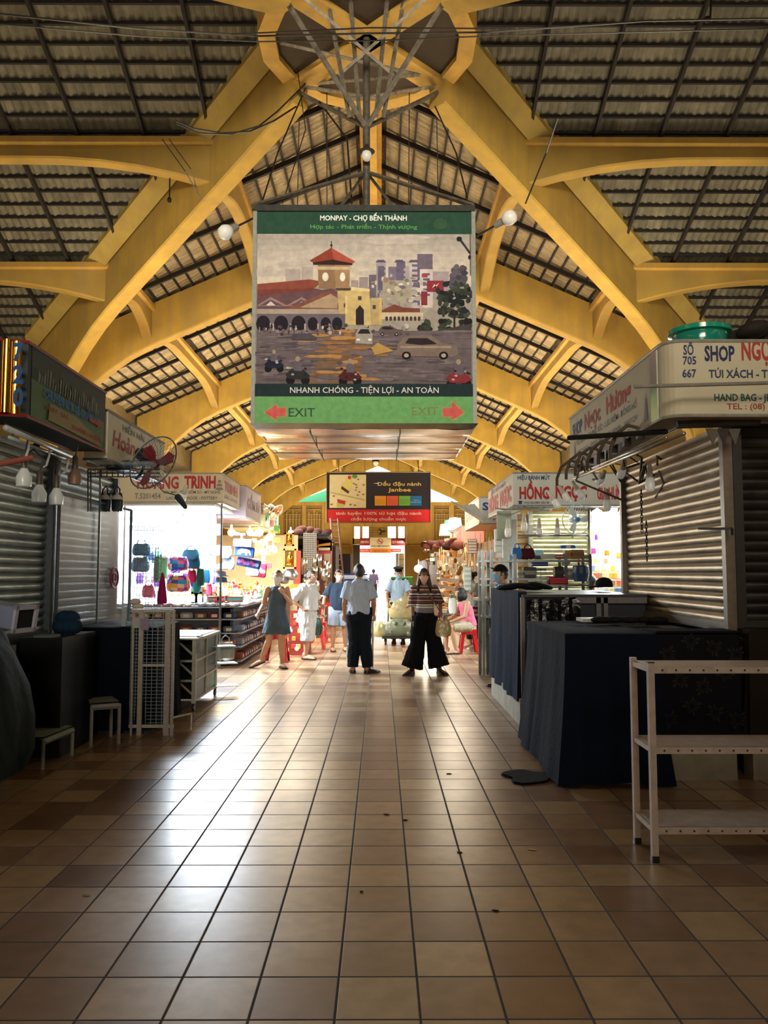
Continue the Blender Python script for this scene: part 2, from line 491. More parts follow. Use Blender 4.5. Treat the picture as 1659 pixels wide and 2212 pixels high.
# ---- tiled roof slopes
def roof(name, side, far, along0, along1, step):
    """far: slopes of the nave (along Y) or the transept (along X). side: sign of the downhill direction"""
    mb = MB(); n = 29; rw = .3
    for k in range(n):
        c0 = k * rw; c1 = c0 + rw + .02
        a0 = (YC + c0 if far == 'nave' else c0); a1 = along1
        if far == 'transept': a0 = c0
        for sgn in ((1,) if far == 'nave' else (1, -1)):
            cnt = max(2, int((a1 - a0) / step)); i = len(mb.v)
            for q in range(cnt + 1):
                a = a0 + (a1 - a0) * q / cnt
                wv = .016 * sin(a * 2 * pi / .15) + .01 * sin(a * 2 * pi / .6)
                lip = .012 * sin(a * 2 * pi / .15 + 1.2)
                for c, z in ((c0, ZR - SL * c0 + .03 + wv), (c1 + lip, ZR - SL * c1 - .012 + wv)):
                    if far == 'nave': mb.v.append(V((side * c, a, z)))
                    else: mb.v.append(V((sgn * a, YC + side * c, z)))
            cc = None
            for q in range(cnt):
                if q % max(1, int(.3 / step)) == 0 or cc is None: kk = random.choice((.75, .88, .95, 1, 1.05, 1.15)); cc = tuple(x * kk for x in (C('#7d7866', .7) if far == 'transept' else C('#98886a')))  # transept dimness is put into a darker copy of the tile colour
                j = i + q * 2
                mb.face((j, j + 1, j + 3, j + 2), cc)
    return struct(mb.build(name, 'tile'))


roof('left_nave_roof', -1, 'nave', 0, YE + .6, .05)
roof('right_nave_roof', 1, 'nave', 0, YE + .6, .05)
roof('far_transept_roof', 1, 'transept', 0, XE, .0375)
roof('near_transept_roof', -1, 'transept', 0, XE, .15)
# near nave roof behind the crossing
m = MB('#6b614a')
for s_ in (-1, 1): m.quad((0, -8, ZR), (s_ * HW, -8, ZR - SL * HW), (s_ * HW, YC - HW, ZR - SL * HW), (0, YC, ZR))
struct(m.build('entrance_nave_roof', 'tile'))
# outer aisles' flat roofs and walls
m = MB('#6b5a36')
for s_ in (-1, 1):
    m.quad((s_ * HW, YC + HW, 6.2), (s_ * XE, YC + HW, 5.0), (s_ * XE, YE, 5.0), (s_ * HW, YE, 6.2))
    m.quad((s_ * HW, -8, 6.2), (s_ * XE, -8, 5.0), (s_ * XE, YC - HW, 5.0), (s_ * HW, YC - HW, 6.2))
    m.quad((s_ * HW, YC + HW, 6.2), (s_ * HW, YE, 6.2), (s_ * HW, YE, ZR - SL * HW), (s_ * HW, YC + HW, ZR - SL * HW))
struct(m.build('side_aisle_roof', 'tile'))
for s_, nm in ((-1, 'wall_left'), (1, 'wall_right')):
    m = MB('#8f7436'); m.box((s_ * XE, -8, 0), (s_ * (XE + .25), YE, 10.8)); struct(m.build(nm, 'plaster'))
m = MB('#6d5a30'); m.box((-XE, -8.3, 0), (XE, -8, 10.8)); struct(m.build('wall_entrance', 'plaster'))

# ---- dark rafters (down the slope) and battens (along the ridge)
DARK = C('#1a120e')
m = MB(DARK); nb = MB(C('#20160f'))


def stick(mb, a, b, wd, hg, side_dir):
    a = V(a); b = V(b); t = (b - a).normalized(); sd = V(side_dir).normalized(); up = t.cross(sd).normalized()
    if up.z < 0: up = -up
    i = len(mb.v)
    for p in (a, b):
        mb.v += [p - sd * wd / 2, p + sd * wd / 2, p + sd * wd / 2 - up * hg, p - sd * wd / 2 - up * hg]
    for f in ((0, 1, 5, 4), (1, 2, 6, 5), (2, 3, 7, 6), (3, 0, 4, 7), (0, 3, 2, 1), (4, 5, 6, 7)): mb.face([i + k for k in f])


y = YC + .35
while y < YE:
    umax = min(HW, y - YC)
    for s_ in (-1, 1): stick(m, (0, y, ZR - .06), (s_ * umax, y, ZR - .06 - SL * umax), .075, .10, (0, 1, 0))
    y += 1.383
for k in range(1, 28):
    c = k * .3
    for s_ in (-1, 1): stick(nb, (s_ * c, YC + c, ZR - SL * c - .005), (s_ * c, YE, ZR - SL * c - .005), .04, .055, (1, 0, 0))
struct(m.build('nave_rafter_beam', 'matte')); struct(nb.build('nave_batten_beam', 'matte'))
m = MB(DARK); nb = MB(C('#1a130d'))
x = .5
while x < XE:
    cm = min(HW, x)
    for s_ in (-1, 1): stick(m, (s_ * x, YC, ZR - .06), (s_ * x, YC + cm, ZR - .06 - SL * cm), .055, .10, (1, 0, 0))
    x += 1.2
for k in range(1, 28):
    c = k * .3
    for s_ in (-1, 1): stick(nb, (s_ * c, YC + c, ZR - SL * c - .005), (s_ * XE, YC + c, ZR - SL * c - .005), .05, .055, (0, 1, 0))
struct(m.build('transept_rafter_beam', 'matte')); struct(nb.build('transept_batten_beam', 'matte'))
m = MB(C('#c29a44')); m.box((-.22, YC + 2, ZR - .42), (.22, YE, ZR - .06)); m.box((-.12, YC + 2, ZR - .6), (.12, YE, ZR - .4)); struct(m.build('ridge_beam', 'plaster'))

# ---- diagonal beams of the crossing
def drop(u): return .18 * max(0, u - 5.5) ** 2


def swept(mb, path, hw, depth, sd, col=None):
    """beam with vertical section along path of bottom-centre points; depth = list of heights"""
    sd = V(sd).normalized()
    rr = []
    for p, d in zip(path, depth):
        p = V(p); e = .03
        rr.append([p - sd * (hw - e), p + sd * (hw - e), p + sd * hw + V((0, 0, e)), p + sd * hw + V((0, 0, d)), p - sd * hw + V((0, 0, d)), p - sd * hw + V((0, 0, e))])
    mb.rings(rr, col)


for sx in (-1, 1):
    for sy in (1, -1):
        m = MB(BEAM); us = [1.12, 2, 4, 5.5, 6, 6.5, 7, 7.5, 8, 8.4]
        swept(m, [(sx * u, YC + sy * u, ZB - SL * u - drop(u)) for u in us], .17, [1.3 + drop(u) for u in us], (sx, -sy, 0))
        # gutter shoulder on the transept side
        g = V((sx, -sy, 0)).normalized()
        us = [1.5, 4, 8.4]
        rr = []
        for u in us:
            p = V((sx * u, YC + sy * u, ZB - SL * u)); q = g * (-1 if sy > 0 else -1) * 0 + V((0, -sy, 0))
            rr.append([p + q * .30 + V((0, 0, 1.0)), p + q * .66 + V((0, 0, 1.34)), p + q * .66 + V((0, 0, 1.5)), p + q * .30 + V((0, 0, 1.5))])
        m.rings(rr, C('#a8904a'))
        struct(m.build('diagonal_beam', 'plaster'))
        m = MB(BEAM); m.box((sx * (HW - .3), YC + sy * HW - .3, 0), (sx * (HW + .3), YC + sy * HW + .3, ZB - SL * HW - 1.2)); struct(m.build('pillar', 'plaster'))
# ---- nave frames (portal frames with curved haunches)
FR = [YC + HW + 8.3 * k for k in range(0, 5)] + [YE - .35]
for y in FR:
    m = MB(BEAM)
    xs = [0, 1.5, 3, 4.5, 5.5, 6, 6.5, 7, 7.4, 7.8, 8.1, 8.3]
    full = [-x for x in xs[::-1]] + xs[1:]
    rr = []
    for x in full:
        a = abs(x); zb = ZB - SL * a - drop(a) - (1.6 * max(0, a - 7.6) ** 1.5); zt = ZR - .14 - SL * a
        rr.append([V((x, y - .19, zb + .03)), V((x, y - .16, zb)), V((x, y + .16, zb)), V((x, y + .19, zb + .03)), V((x, y + .19, zt)), V((x, y - .19, zt))])
    m.rings(rr)
    for s_ in (-1, 1): m.box((s_ * 7.9, y - .3, 0), (s_ * 8.6, y + .3, 5.3))
    struct(m.build('portal_frame_beam', 'plaster'))
# ---- longitudinal ties with haunched ends, nave and transept
def tie(A, B, z_top, d_mid, d_end, hw, name, hl=1.5):
    A = V(A); B = V(B); L = (B - A).length; u = (B - A).normalized(); m = MB(BEAM2); n = 16
    path = []; dep = []
    for k in range(n + 1):
        s_ = L * k / n; e = min(s_, L - s_); t = max(0, 1 - e / min(hl, L * .5)) ** 2
        d = d_mid + (d_end - d_mid) * t
        path.append(A + u * s_ + V((0, 0, z_top - d))); dep.append(d)
    sd = V((u.y, -u.x, 0))
    swept(m, path, hw, dep, sd)
    swept(m, [p + V((0, 0, d - .14)) for p, d in zip(path, dep)][::n], hw + .08, [.14, .14], sd, C('#b7903f'))
    return struct(m.build(name, 'plaster'))


for X in (2.8, 5.6):
    zt = ZR - .14 - SL * X
    for s_ in (-1, 1):
        ys = [YC + X] + FR
        for a, b in zip(ys[:-1], ys[1:]):
            if b - a > .8: tie((s_ * X, a, 0), (s_ * X, b, 0), zt, .38, 1.0, .13, 'longitudinal_tie_beam', 2.6 if b - a > 4 else 1.6)
        tie((s_ * X, YC + X, 0), (s_ * (XE), YC + X, 0), zt, .36, .86, .15, 'transept_tie_beam', 3.2)
# ---- octagonal ring and dark lantern over the crossing
m = MB(C('#c9a04a')); n = 8
def octo(r, z, n=16, ph=pi / 16): return [V((r * cos(ph + 2 * pi * k / n), YC + .25 + r * sin(ph + 2 * pi * k / n), z)) for k in range(n)]
m.rings([octo(1.40, 9.5), octo(1.66, 9.5), octo(1.66, 10.1), octo(1.40, 10.1)], closed=True, cap=False)
for a in (45, 135):
    m.cbox((0, YC + .1, 9.56), (3.1, .36, .16), radians(a))
struct(m.build('ring_beam', 'plaster'))
m = MB(C('#3a2c1a')); m.poly(octo(1.45, 9.58)); m.poly(octo(1.6, 10.08)); struct(m.build('lantern_ceiling', 'matte'))
m = MB(C('#4a3a22'))
m.rings([[V((1.6 * cos(a), YC + 1.6 * sin(a), z)) for a in [2 * pi * k / 24 for k in range(24)]] for z in (10.7, 12)], cap=True); struct(m.build('lantern_wall', 'matte'))

# ---- far gable wall with door and windows
YW = YE
def wbox(m, px0, py0, px1, py1, y0=YW, y1=YW + .35, col=None):
    a = P(px0, py0, YW); b = P(px1, py1, YW)
    m.box((a.x, y0, max(0, min(a.z, b.z))), (b.x, y1, max(a.z, b.z)), col)


WY = C('#b39348')
m = MB(WY)
wbox(m, 560, 1175, 757, 1300); wbox(m, 879, 1175, 1100, 1300)      # lower wall beside door
wbox(m, 700, 1084, 935, 1137)                                    # above the opening
wbox(m, 757, 1137, 762, 1300); wbox(m, 874, 1137, 879, 1300)
wbox(m, 700, 1137, 757, 1176); wbox(m, 879, 1137, 935, 1176)
wbox(m, 560, 1084, 701, 1092); wbox(m, 934, 1084, 1100, 1092)      # sill band
for a, b in ((560, 612), (653, 661), (696, 701), (934, 937), (972, 981), (1028, 1100)): wbox(m, a, 1084, b, 1176, YW - .1)
struct(m.build('wall_far', 'plaster'))
# louvred shutters between the posts
n_ = 0
for a, b in ((612, 653), (661, 696), (937, 972), (981, 1028)):
    n_ += 1
    m = MB(C('#8c6f3a')); wbox(m, a, 1092, b, 1176, YW + .12, YW + .2)
    for k in range(1, 6):
        q = a + (b - a) * k / 6.0
        wbox(m, q - .6, 1100 + (k % 3) * 6, q + .6, 1172, YW, YW + .12, C('#c2a868'))
    for yy in (1100, 1110, 1121): wbox(m, a + 2, yy, b - 2, yy + 1.2, YW - .02, YW + .1, C('#c2a868'))
    o = m.build('window_%d' % n_, 'plaster'); struct(o)
m = MB(WY)
# tympanum above the door with four openings
wbox(m, 762, 1137, 765, 1176); wbox(m, 777, 1137, 783, 1176); wbox(m, 796, 1137, 838, 1176); wbox(m, 855, 1137, 860, 1176); wbox(m, 762, 1163, 874, 1176)
for k in range(5): wbox(m, 796.5, 1140 + k * 5, 837.5, 1140.7 + k * 5, YW - .03, YW, C('#7c6230'))
struct(m.build('wall_far_tympanum', 'plaster'))
n_ += 1
m = MB(C('#c9b98c'))
for a, b in ((765, 777), (783, 796), (838, 855), (860, 874)):
    for k in range(1, 3): wbox(m, a + (b - a) * k / 3. - .3, 1137, a + (b - a) * k / 3. + .3, 1163, YW + .1, YW + .15)
    for k in range(1, 4): wbox(m, a, 1137 + 6.5 * k - .3, b, 1137 + 6.5 * k + .3, YW + .1, YW + .15)
struct(m.build('window_%d' % n_, 'matte'))
m = MB('#4b443c'); wbox(m, 758, 1176, 777, 1300, YW + .4, YW + .5); wbox(m, 855, 1195, 862, 1300, YW + .4, YW + .48, C('#cfcfc4'))
wbox(m, 862, 1195, 874, 1300, YW + .42, YW + .5, C('#d8d3bd'))
for k in range(4): wbox(m, 862.5, 1208 + k * 12, 873.5, 1209 + k * 12, YW + .38, YW + .42, C('#8a8678'))
struct(m.build('door_1', 'satin'))
# green corrugated canopy outside the gable opening
m = MB('#3f9c7c'); a = P(628, 1086, YW + 2); b = P(712, 1058, YW + 2); m.prism([P(628, 1086, YW + 2), P(712, 1086, YW + 2), P(712, 1056, YW + 2)], (0, .1, 0)); struct(m.build('outside_canopy_roof', 'satin'))
# ================================================================ GENERIC GOODS
def cube_goods(name, label, cat, cols, c, d, rz=0, bev=.01, fin='satin', lid=None, group=None):
    """box of goods with a lid / label band as a part"""
    t = thing(name, label, cat, (c[0], c[1], c[2]), group)
    m = MB(cols[0]); m.cbox((c[0], c[1], c[2] + d[2] / 2), d, rz, None, bev); m.build('body', fin, t)
    if len(cols) > 1:
        m = MB(cols[1]); m.cbox((c[0], c[1], c[2] + d[2] * .5), (d[0] * 1.01, d[1] * 1.01, d[2] * .35), rz); m.build('label_band', 'satin', t)
    return t


def jar(name, label, cat, col, c, r, h, lidc='#d8d4c8', fin='gloss', group=None, n=14):
    t = thing(name, label, cat, c, group)
    m = MB(col); m.lathe(c, [(r * .9, 0), (r, .02 * h), (r, .72 * h), (r * .75, .84 * h), (r * .7, .86 * h)], n); m.build('body', fin, t, True, 40)
    m = MB(lidc); m.lathe(c, [(r * .78, .85 * h), (r * .8, .99 * h), (r * .7, h)], n); m.build('lid', 'satin', t, True, 40)
    return t


def bag(name, label, cat, col, c, wd, h, dp=.12, fin='cloth', strap=True, group=None, col2=None, grid=None):
    """hanging or standing bag: puffed body with strap; c = bottom centre, faces -Y"""
    t = thing(name, label, cat, c, group); c = V(c)
    m = MB(col); rr = []
    prof = [(0, .55), (.06, .92), (.25, 1.04), (.5, 1.05), (.75, .96), (.93, .84), (1, .80)]
    for f, s_ in prof:
        k = 20; row = []
        for q in range(k):
            a = 2 * pi * q / k; x = abs(cos(a)) ** .5 * (1 if cos(a) > 0 else -1); y = abs(sin(a)) ** .8 * (1 if sin(a) > 0 else -1)
            row.append(c + V((x * wd / 2 * s_, y * dp / 2 * (1.25 - f), f * h + .01 * sin(q * 2.3))))
        rr.append(row)
    m.rings(rr)
    if grid:
        for i, f in enumerate(m.f):
            if len(f) == 4: m.c[i] = C(random.choice(grid))
    m.build('body', fin, t, True, 60)
    if strap:
        m = MB(col2 or col); m.tube([c + V((-wd * .25, -dp * .2, h * .97)), c + V((-wd * .2, 0, h * 1.25)), c + V((0, 0, h * 1.42)), c + V((wd * .2, 0, h * 1.25)), c + V((wd * .25, -dp * .2, h * .97))], .009, 6)
        m.build('strap', fin, t, True)
    return t


def cap_(name, label, col, c, rz=0, group=None, tilt=0.0):
    t = thing(name, label, 'cap', c, group); t.rotation_euler = (0, 0, 0); c = V(c)
    m = MB(col); m.lathe(c, [(.10, 0), (.102, .03), (.09, .075), (.055, .105), (.01, .115)], 18); m.build('crown', 'cloth', t, True)
    m = MB(var(C(col)) if isinstance(col, str) else col)
    b = [c + V((.1 * cos(a), .1 * sin(a), .01)) for a in [-.9 + rz + .2 * k for k in range(10)]]
    e = [c + V((.17 * cos(rz) * .5 + .135 * cos(a), .17 * sin(rz) * .5 + .135 * sin(a), -.01)) for a in [-.9 + rz + .2 * k for k in range(10)]]
    m.rings([[p for p in b], [p for p in e], [p + V((0, 0, .006)) for p in e], [p + V((0, 0, .006)) for p in b]], closed=False, cap=False); m.build('peak', 'cloth', t)
    return t


BULB = bulb_proto(); BULB_USED = [False]


def bulb(px, py, Y, label, sc=1.3, rz=0.0, tilt=0.0, group=None):
    p = P(px, py, Y)
    if not BULB_USED[0]:
        BULB_USED[0] = True; b = BULB
    else: b = dup(BULB)
    b.location = p; b.rotation_euler = (tilt, 0, rz); b.scale = (sc, sc, sc); b['label'] = label
    if abs(tilt) > .3:
        for ch in list(b.children):
            if ch.name.startswith('bracket'): bpy.data.objects.remove(ch)
    if group: b['group'] = group
    return b


def fan(name, label, c, r, face, col_blade='#b8c4cc', col_hub='#3a6a9a', motor='#1c2430', cage='#9aa4aa'):
    """caged fan: c = cage centre, face = facing direction"""
    t = thing(name, label, 'fan', c); c = V(c); d = V(face).normalized()
    q = V((0, -1, 0)).rotation_difference(d).to_matrix()
    def w_(x, y, z): return c + q @ V((x, y, z))
    m = MB(cage)
    for k in range(28):
        a = 2 * pi * k / 28
        m.tube([w_(.03 * cos(a), -.07, .03 * sin(a)), w_(r * .7 * cos(a), -.06, r * .7 * sin(a)), w_(r * cos(a), 0, r * sin(a)), w_(r * .7 * cos(a), .06, r * .7 * sin(a)), w_(.05 * cos(a), .08, .05 * sin(a))], .0022, 4)
    m.build('cage', 'paintmetal', t)
    m = MB(cage); m.tube([w_(r * cos(a), 0, r * sin(a)) for a in [2 * pi * k / 32 for k in range(33)]], .008, 6); m.build('cage_rim', 'paintmetal', t, True)
    for k in range(3):
        m = MB(col_blade); a0 = 2 * pi * k / 3; rr = []
        pts = [(.04, -.3), (.5, -.35), (.85, -.15), (.9, .15), (.7, .45), (.35, .4), (.04, .25)]
        ps = [w_(r * f * cos(a0 + a), -.015 + .03 * (a), r * f * sin(a0 + a)) for f, a in pts]
        m.prism(ps, q @ V((0, .006, 0))); m.build('blade', 'satin', t)
    m = MB(col_hub); m.lathe(w_(0, -.05, 0), [(.045, 0), (.05, .03), (.05, .06)], 16, None, q @ V((0, 1, 0))); m.build('hub', 'satin', t, True, 40)
    m = MB(motor); m.lathe(w_(0, .06, 0), [(.06, 0), (.075, .02), (.07, .14), (.04, .19)], 18, None, q @ V((0, 1, 0))); m.build('motor', 'satin', t, True, 40)
    m = MB(motor); m.tube([w_(0, .12, -.03), w_(0, .14, -.2), w_(0, .2, -.3)], .016, 8); m.build('bracket', 'paintmetal', t, True)
    return t


def sign_block(name, label, pts, z0, z1, col, group=None, frame=None):
    """fascia sign as a plan polygon extruded upward"""
    c = V((sum(p[0] for p in pts) / len(pts), sum(p[1] for p in pts) / len(pts), z0))
    t = thing(name, label, 'sign', c, group)
    m = MB(col); m.prism([V((p[0], p[1], z0)) for p in pts], (0, 0, z1 - z0)); m.build('sign_panel', 'banner', t, False)
    if frame:
        m = MB(frame)
        for z in (z0, z1): m.tube([V((p[0], p[1], z)) for p in pts] + [V((pts[0][0], pts[0][1], z))], .014, 6)
        m.build('sign_edge', 'paintmetal', t)
    return t


# ================================================================ RIGHT FRONT STALL
XR = 2.35; YR = 6.0
arc = [(XR + .14 - .14 * cos(a), YR + .14 - .14 * sin(a)) for a in [pi / 2 * k / 6 for k in range(7)]]
pts = [(XR, 9.1)] + arc + [(4.6, YR), (4.6, YR + .25), (XR + .25, YR + .25), (XR + .25, 9.1)]
t = sign_block('shop_sign', 'cream corner shop sign with number 705 and faded red and navy lettering', pts, 2.73, 3.30, '#bdb49a', frame='#8f8a80')
SGN_R = t
m = MB('#d9d6cc'); m.box((XR - .012, 6.17, 2.72), (XR + .01, 6.32, 3.28)); m.build('metal_corner_strip', 'alu', t)
U = V((0, -1, 0)); Z = V((0, 0, 1)); m = MB()
def rtext(s, px, py, size, wpx=None, col='#26355e', bold=.02, x=XR):
    a = R(px, py, x); a.x = x - .004
    wd = None
    if wpx: wd = abs(R(wpx, py, x).y - a.y)
    text(m, s, a, U, Z, size, wd, bold, col)
a0 = 8.95
text(m, 'SHOP', (XR - .004, a0, 3.06), U, Z, .14, .42, .03, '#26355e')
text(m, 'Ngọc', (XR - .004, a0 - .52, 3.05), U, Z, .17, .62, .03, '#8c3a34')
text(m, 'Hương', (XR - .004, a0 - 1.35, 3.05), U, Z, .17, .75, .03, '#a5302c')
text(m, 'TÚI XÁCH - TRANG SỨC - LƯU NIỆM - ĐỒNG HỒ', (XR - .004, a0 - .15, 2.94), U, Z, .055, 2.1, .01, '#5b5c66')
text(m, 'HAND BAG - JEWELLERY - SOUVENIR - WATCH', (XR - .004, a0 - .15, 2.83), U, Z, .05, 2.1, .01, '#6b6a62')
text(m, 'TEL: 08 3520   CHỢ BẾN THÀNH', (XR - .004, a0 - .3, 2.755), U, Z, .04, 1.5, .01, '#a05248')
def ftext(s, px, py, size, wpx=None, col='#26355e', bold=.02, Y=YR):
    a = P(px, py, Y); a.y = Y - .004
    wd = P(wpx, py, Y).x - a.x if wpx else None
    text(m, s, a, (1, 0, 0), Z, size, wd, bold, col)
ftext('SỐ', 1476, 766, .075, 1498, '#2a3564')
ftext('705', 1475, 787, .062, 1504, '#2a3564')
ftext('667', 1474, 815, .062, 1504, '#2a3564')
ftext('SHOP', 1522, 779, .115, 1587, '#222a52', .03)
ftext('NGỌC HƯƠNG', 1602, 777, .15, 1800, '#a23a34', .03)
ftext('TÚI XÁCH - TRANG SỨC', 1531, 816, .062, 1760, '#2c3454', .02)
ftext('HAND BAG - JEWELLERY', 1543, 866, .055, 1740, '#24504e', .02)
ftext('TEL : (08) 3520', 1570, 884, .045, 1700, '#8a3c3c', .01)
m.build('lettering', 'banner', t)
m = MB('#6a6670')
for (py, px) in ((1, 8.9), (1, 6.5)):
    m.prism([V((XR - .006, px, 2.78)), V((XR - .006, px - .04, 3.0)), V((XR - .006, px - .08, 2.78))], (-.003, 0, 0))
m.build('tower_emblem', 'banner', t)
# stall body behind the shutters
m = MB('#2a241c'); m.box((3.05, 6.45, 0), (4.55, 9.15, 2.72)); m.build('stall_block', 'matte', None)
o = bpy.data.objects['stall_block']; tag(o, 'dark closed stall box behind the brown rolling shutters', 'stall')
shutter('rolling_shutter', 'brown steel rolling shutter under the cream corner sign, facing the aisle', (2.97, 9.08, 0), (2.97, 6.42, 0), 1.14, 2.74, '#8f8370', frame='#6e6152')
shutter('rolling_shutter', 'shadow-toned rolling shutter at the end wall, next to the white slotted shelf', (3.05, 6.40, 0), (4.5, 6.40, 0), 1.16, 2.74, '#3c3630', frame='#2e2a24')  # its shadow is put into the darker curtain and frame colours
# latch and chains
m = MB('#1c1814'); a = R(1510, 1142, 2.90); b = R(1580, 1142, 2.90); m.tube([a, b], .012, 6); m.tube([b, b + V((0, 0, -.05))], .014, 6)
solo(m, 'shutter_latch', 'iron', 'short black latch bar on the brown rolling shutter', 'latch')
for (x0, y0, y1) in ((1385, 1062, 1155), (1396, 1130, 1222)):
    m = MB('#1a1613'); a = P(x0, y0, 7.9); b = P(x0 + 2, y1, 7.9); n = int((a.z - b.z) / .035)
    for k in range(n):
        z = a.z - .035 * k; x_ = a.x + (b.x - a.x) * k / n
        ps = [V((x_ + (.011 * cos(q) if k % 2 else 0), a.y + (0 if k % 2 else .011 * cos(q)), z + .024 * sin(q))) for q in [2 * pi * j / 8 for j in range(9)]]
        m.tube(ps, .0045, 5)
    solo(m, 'hanging_chain', 'iron', 'black iron chain hanging before the brown shutter, ' + ('upper and thinner one' if x0 == 1385 else 'lower one reaching further down'), 'chain')
# rails, rods and goosenecks below the sign
t = thing('light_rail', 'silver double pipe rail with dark goosenecks below the cream corner sign', 'rail', R(1240, 1030, 2.2))
m = MB('#c9c4b8'); m.tube([R(1240, 1034, 2.25), R(1478, 936, 2.25)], .014, 8); m.tube([R(1252, 1022, 2.35), R(1440, 945, 2.35)], .012, 8); m.build('pipe', 'steel', t, True)
for k, (px, py) in enumerate(((1240, 1008), (1262, 992), (1284, 982), (1312, 968), (1339, 952), (1368, 936))):
    m = MB('#4a3f36'); a = R(px, py, 2.3)
    m.tube([a + V((.08, 0, -.02)), a + V((.03, 0, .05)), a + V((-.04, .02, .07)), a + V((-.13, .05, .0)), a + V((-.17, .08, -.12)), a + V((-.17, .09, -.2))], .016, 8)
    m.box(a + V((.03, -.03, -.05)), a + V((.09, .03, .03)), None)
    m.build('gooseneck', 'iron', t, True, 40)
m = MB('#17130f'); m.tube([P(1228, 946, 7.0), P(1440, 932, 6.3)], .022, 8); solo(m, 'awning_rod', 'iron', 'thick black rod jutting past the cream corner sign', 'rod')
m = MB('#7f7a72'); m.tube([P(1370, 835, 5.75), P(1700, 826, 5.75)], .014, 8); solo(m, 'awning_rod', 'paintmetal', 'thin grey rod crossing in front of the sign with number 705', 'rod')
for i, (px, py, Y, tl, s_, lb) in enumerate(((1196, 1080, 8.9, -.55, 1.0, 'white LED bulb at the outer end of the row under the cream sign'), (1218, 1066, 8.8, -.55, 1.0, 'white LED bulb second from the outer end of the row'),
        (1248, 1058, 8.6, -.55, 1.0, 'white LED bulb third from the outer end, slanting down'), (1300, 1030, 8.3, 1.2, 1.15, 'round white LED bulb pointing at the camera below the rail'),
        (1311, 1080, 8.6, 0, 1.1, 'small greenish bulb hanging straight down over the bright gap'), (1404, 1032, 7.4, 0, 1.15, 'white LED bulb in a long holder in front of the brown shutter'),
        (1345, 1012, 7.9, .9, 1.1, 'bulb tucked behind the tangle of cables under the rail'))):
    bulb(px, py, Y, lb, s_, 1.2 if i < 3 else 0, tl)
# cable tangle
for k in range(9):
    m = MB(random.choice(('#231e1a', '#4a4138', '#6b6258', '#1c1a18'))); x0 = random.uniform(1260, 1430); y0 = random.uniform(985, 1040)
    p = [P(x0 + random.uniform(-45, 55) * q / 3, y0 + 22 * sin(q * 1.7 + k) + q * random.uniform(-6, 14), 7.6 + .25 * q + random.uniform(-.1, .1)) for q in range(5)]
    m.tube(p, random.uniform(.006, .013), 6); solo(m, 'electric_cable', 'satin', 'loose electric cable in the tangle below the rail of bulbs', 'cable', 'cables tangled under the cream sign')
for k in range(3):
    x0 = 1525 + 24 * k; m = MB('#5b574f' if k != 1 else '#3d3a35')
    m.prism([P(x0, 926, 6.1), P(x0 + 27, 926, 6.1), P(x0 + 16, 962, 6.1)], (0, .01, 0)); solo(m, 'pennant_flap', 'cloth', 'grey triangular flap hanging under the sign edge by the dark shutter', 'flap', 'flaps under the sign')
m = MB('#4b453c'); m.tube([P(1462, 918, 6.2), P(1640, 912, 6.2)], .03, 8); solo(m, 'shutter_roller', 'iron', 'dark steel roller tube below the sign with number 705', 'roller')
# basin on top, dark bundle
t = thing('plastic_basin', 'green round plastic basin on top of the cream corner sign', 'basin', P(1510, 745, 6.45)); c = V(P(1510, 690, 6.45)); c.z = 3.28
m = MB('#157a68'); m.lathe(c, [(.17, 0), (.19, .02), (.215, .20), (.21, .21), (.18, .03), (.01, .02)], 32); m.build('bowl', 'gloss', t, True, 40)
m = MB('#1a8a74'); m.lathe(c, [(.215, .19), (.245, .20), (.245, .235), (.235, .24), (.215, .235)], 32); m.build('rim', 'gloss', t, True, 40)
m = MB('#2a2320'); c = P(1640, 722, 6.5)
for k in range(6): m.ell(c + V((random.uniform(-.2, .3), random.uniform(-.05, .3), random.uniform(-.05, .06))), (random.uniform(.1, .2), .12, .07), rot=Euler((0, random.uniform(-.3, .3), 0)))
solo(m, 'tarpaulin_bundle', 'tarp', 'dark folded tarpaulin bundle lying on the sign beside the green basin', 'bundle', smooth=True)

# ---- counters
def cloth_box(mb, x0, x1, y0, y1, z0, z1, flare=.05, wav=.012, col=None, seed=0, gap=.0, sides='fl', sub=26):
    """draped cloth around a counter: wavy skirt that flares at the bottom plus flat top"""
    per = []
    n = sub
    for k in range(n): per.append((x0, y1 + (y0 - y1) * k / n, -1, 0))
    for k in range(n): per.append((x0 + (x1 - x0) * k / n, y0, 0, -1))
    for k in range(n): per.append((x1, y0 + (y1 - y0) * k / n, 1, 0))
    for k in range(n): per.append((x1 - (x1 - x0) * k / n, y1, 0, 1))
    rows = []
    for j in range(9):
        f = j / 8.0; row = []
        for i, (x, y, nx, ny) in enumerate(per):
            wv = (noise.noise(V((i * .37 + seed, f * .8, seed))) * 2.2 + .6 * sin(i * .9 + seed)) * wav * (f ** .7)
            fl = flare * f ** 1.6 + wv
            cx = -1 if i in (0,) else 0
            ax = x + nx * fl; ay = y + ny * fl
            corner = 1.0 if (i % n) < 2 or (i % n) > n - 2 else 0
            if corner:
                ax = x + (flare * f ** 1.6) * (1 if x > (x0 + x1) / 2 else -1) * .9; ay = y + (flare * f ** 1.6) * (1 if y > (y0 + y1) / 2 else -1) * .9
            zz = z1 + (z0 - z1) * f + (noise.noise(V((i * .13, seed, 3))) * .04 if j == 8 else 0)
            row.append(V((ax, ay, max(zz, .004))))
        rows.append(row)
    top = [[V(((x0 + x1) / 2 + (p.x - (x0 + x1) / 2) * s_, (y0 + y1) / 2 + (p.y - (y0 + y1) / 2) * s_, z1 + .008 + .006 * noise.noise(V((p.x * 3, p.y * 3, s_)))))for p in rows[0]] for s_ in (.02, .5, .93)]
    mb.rings(top + rows, col, cap=False)


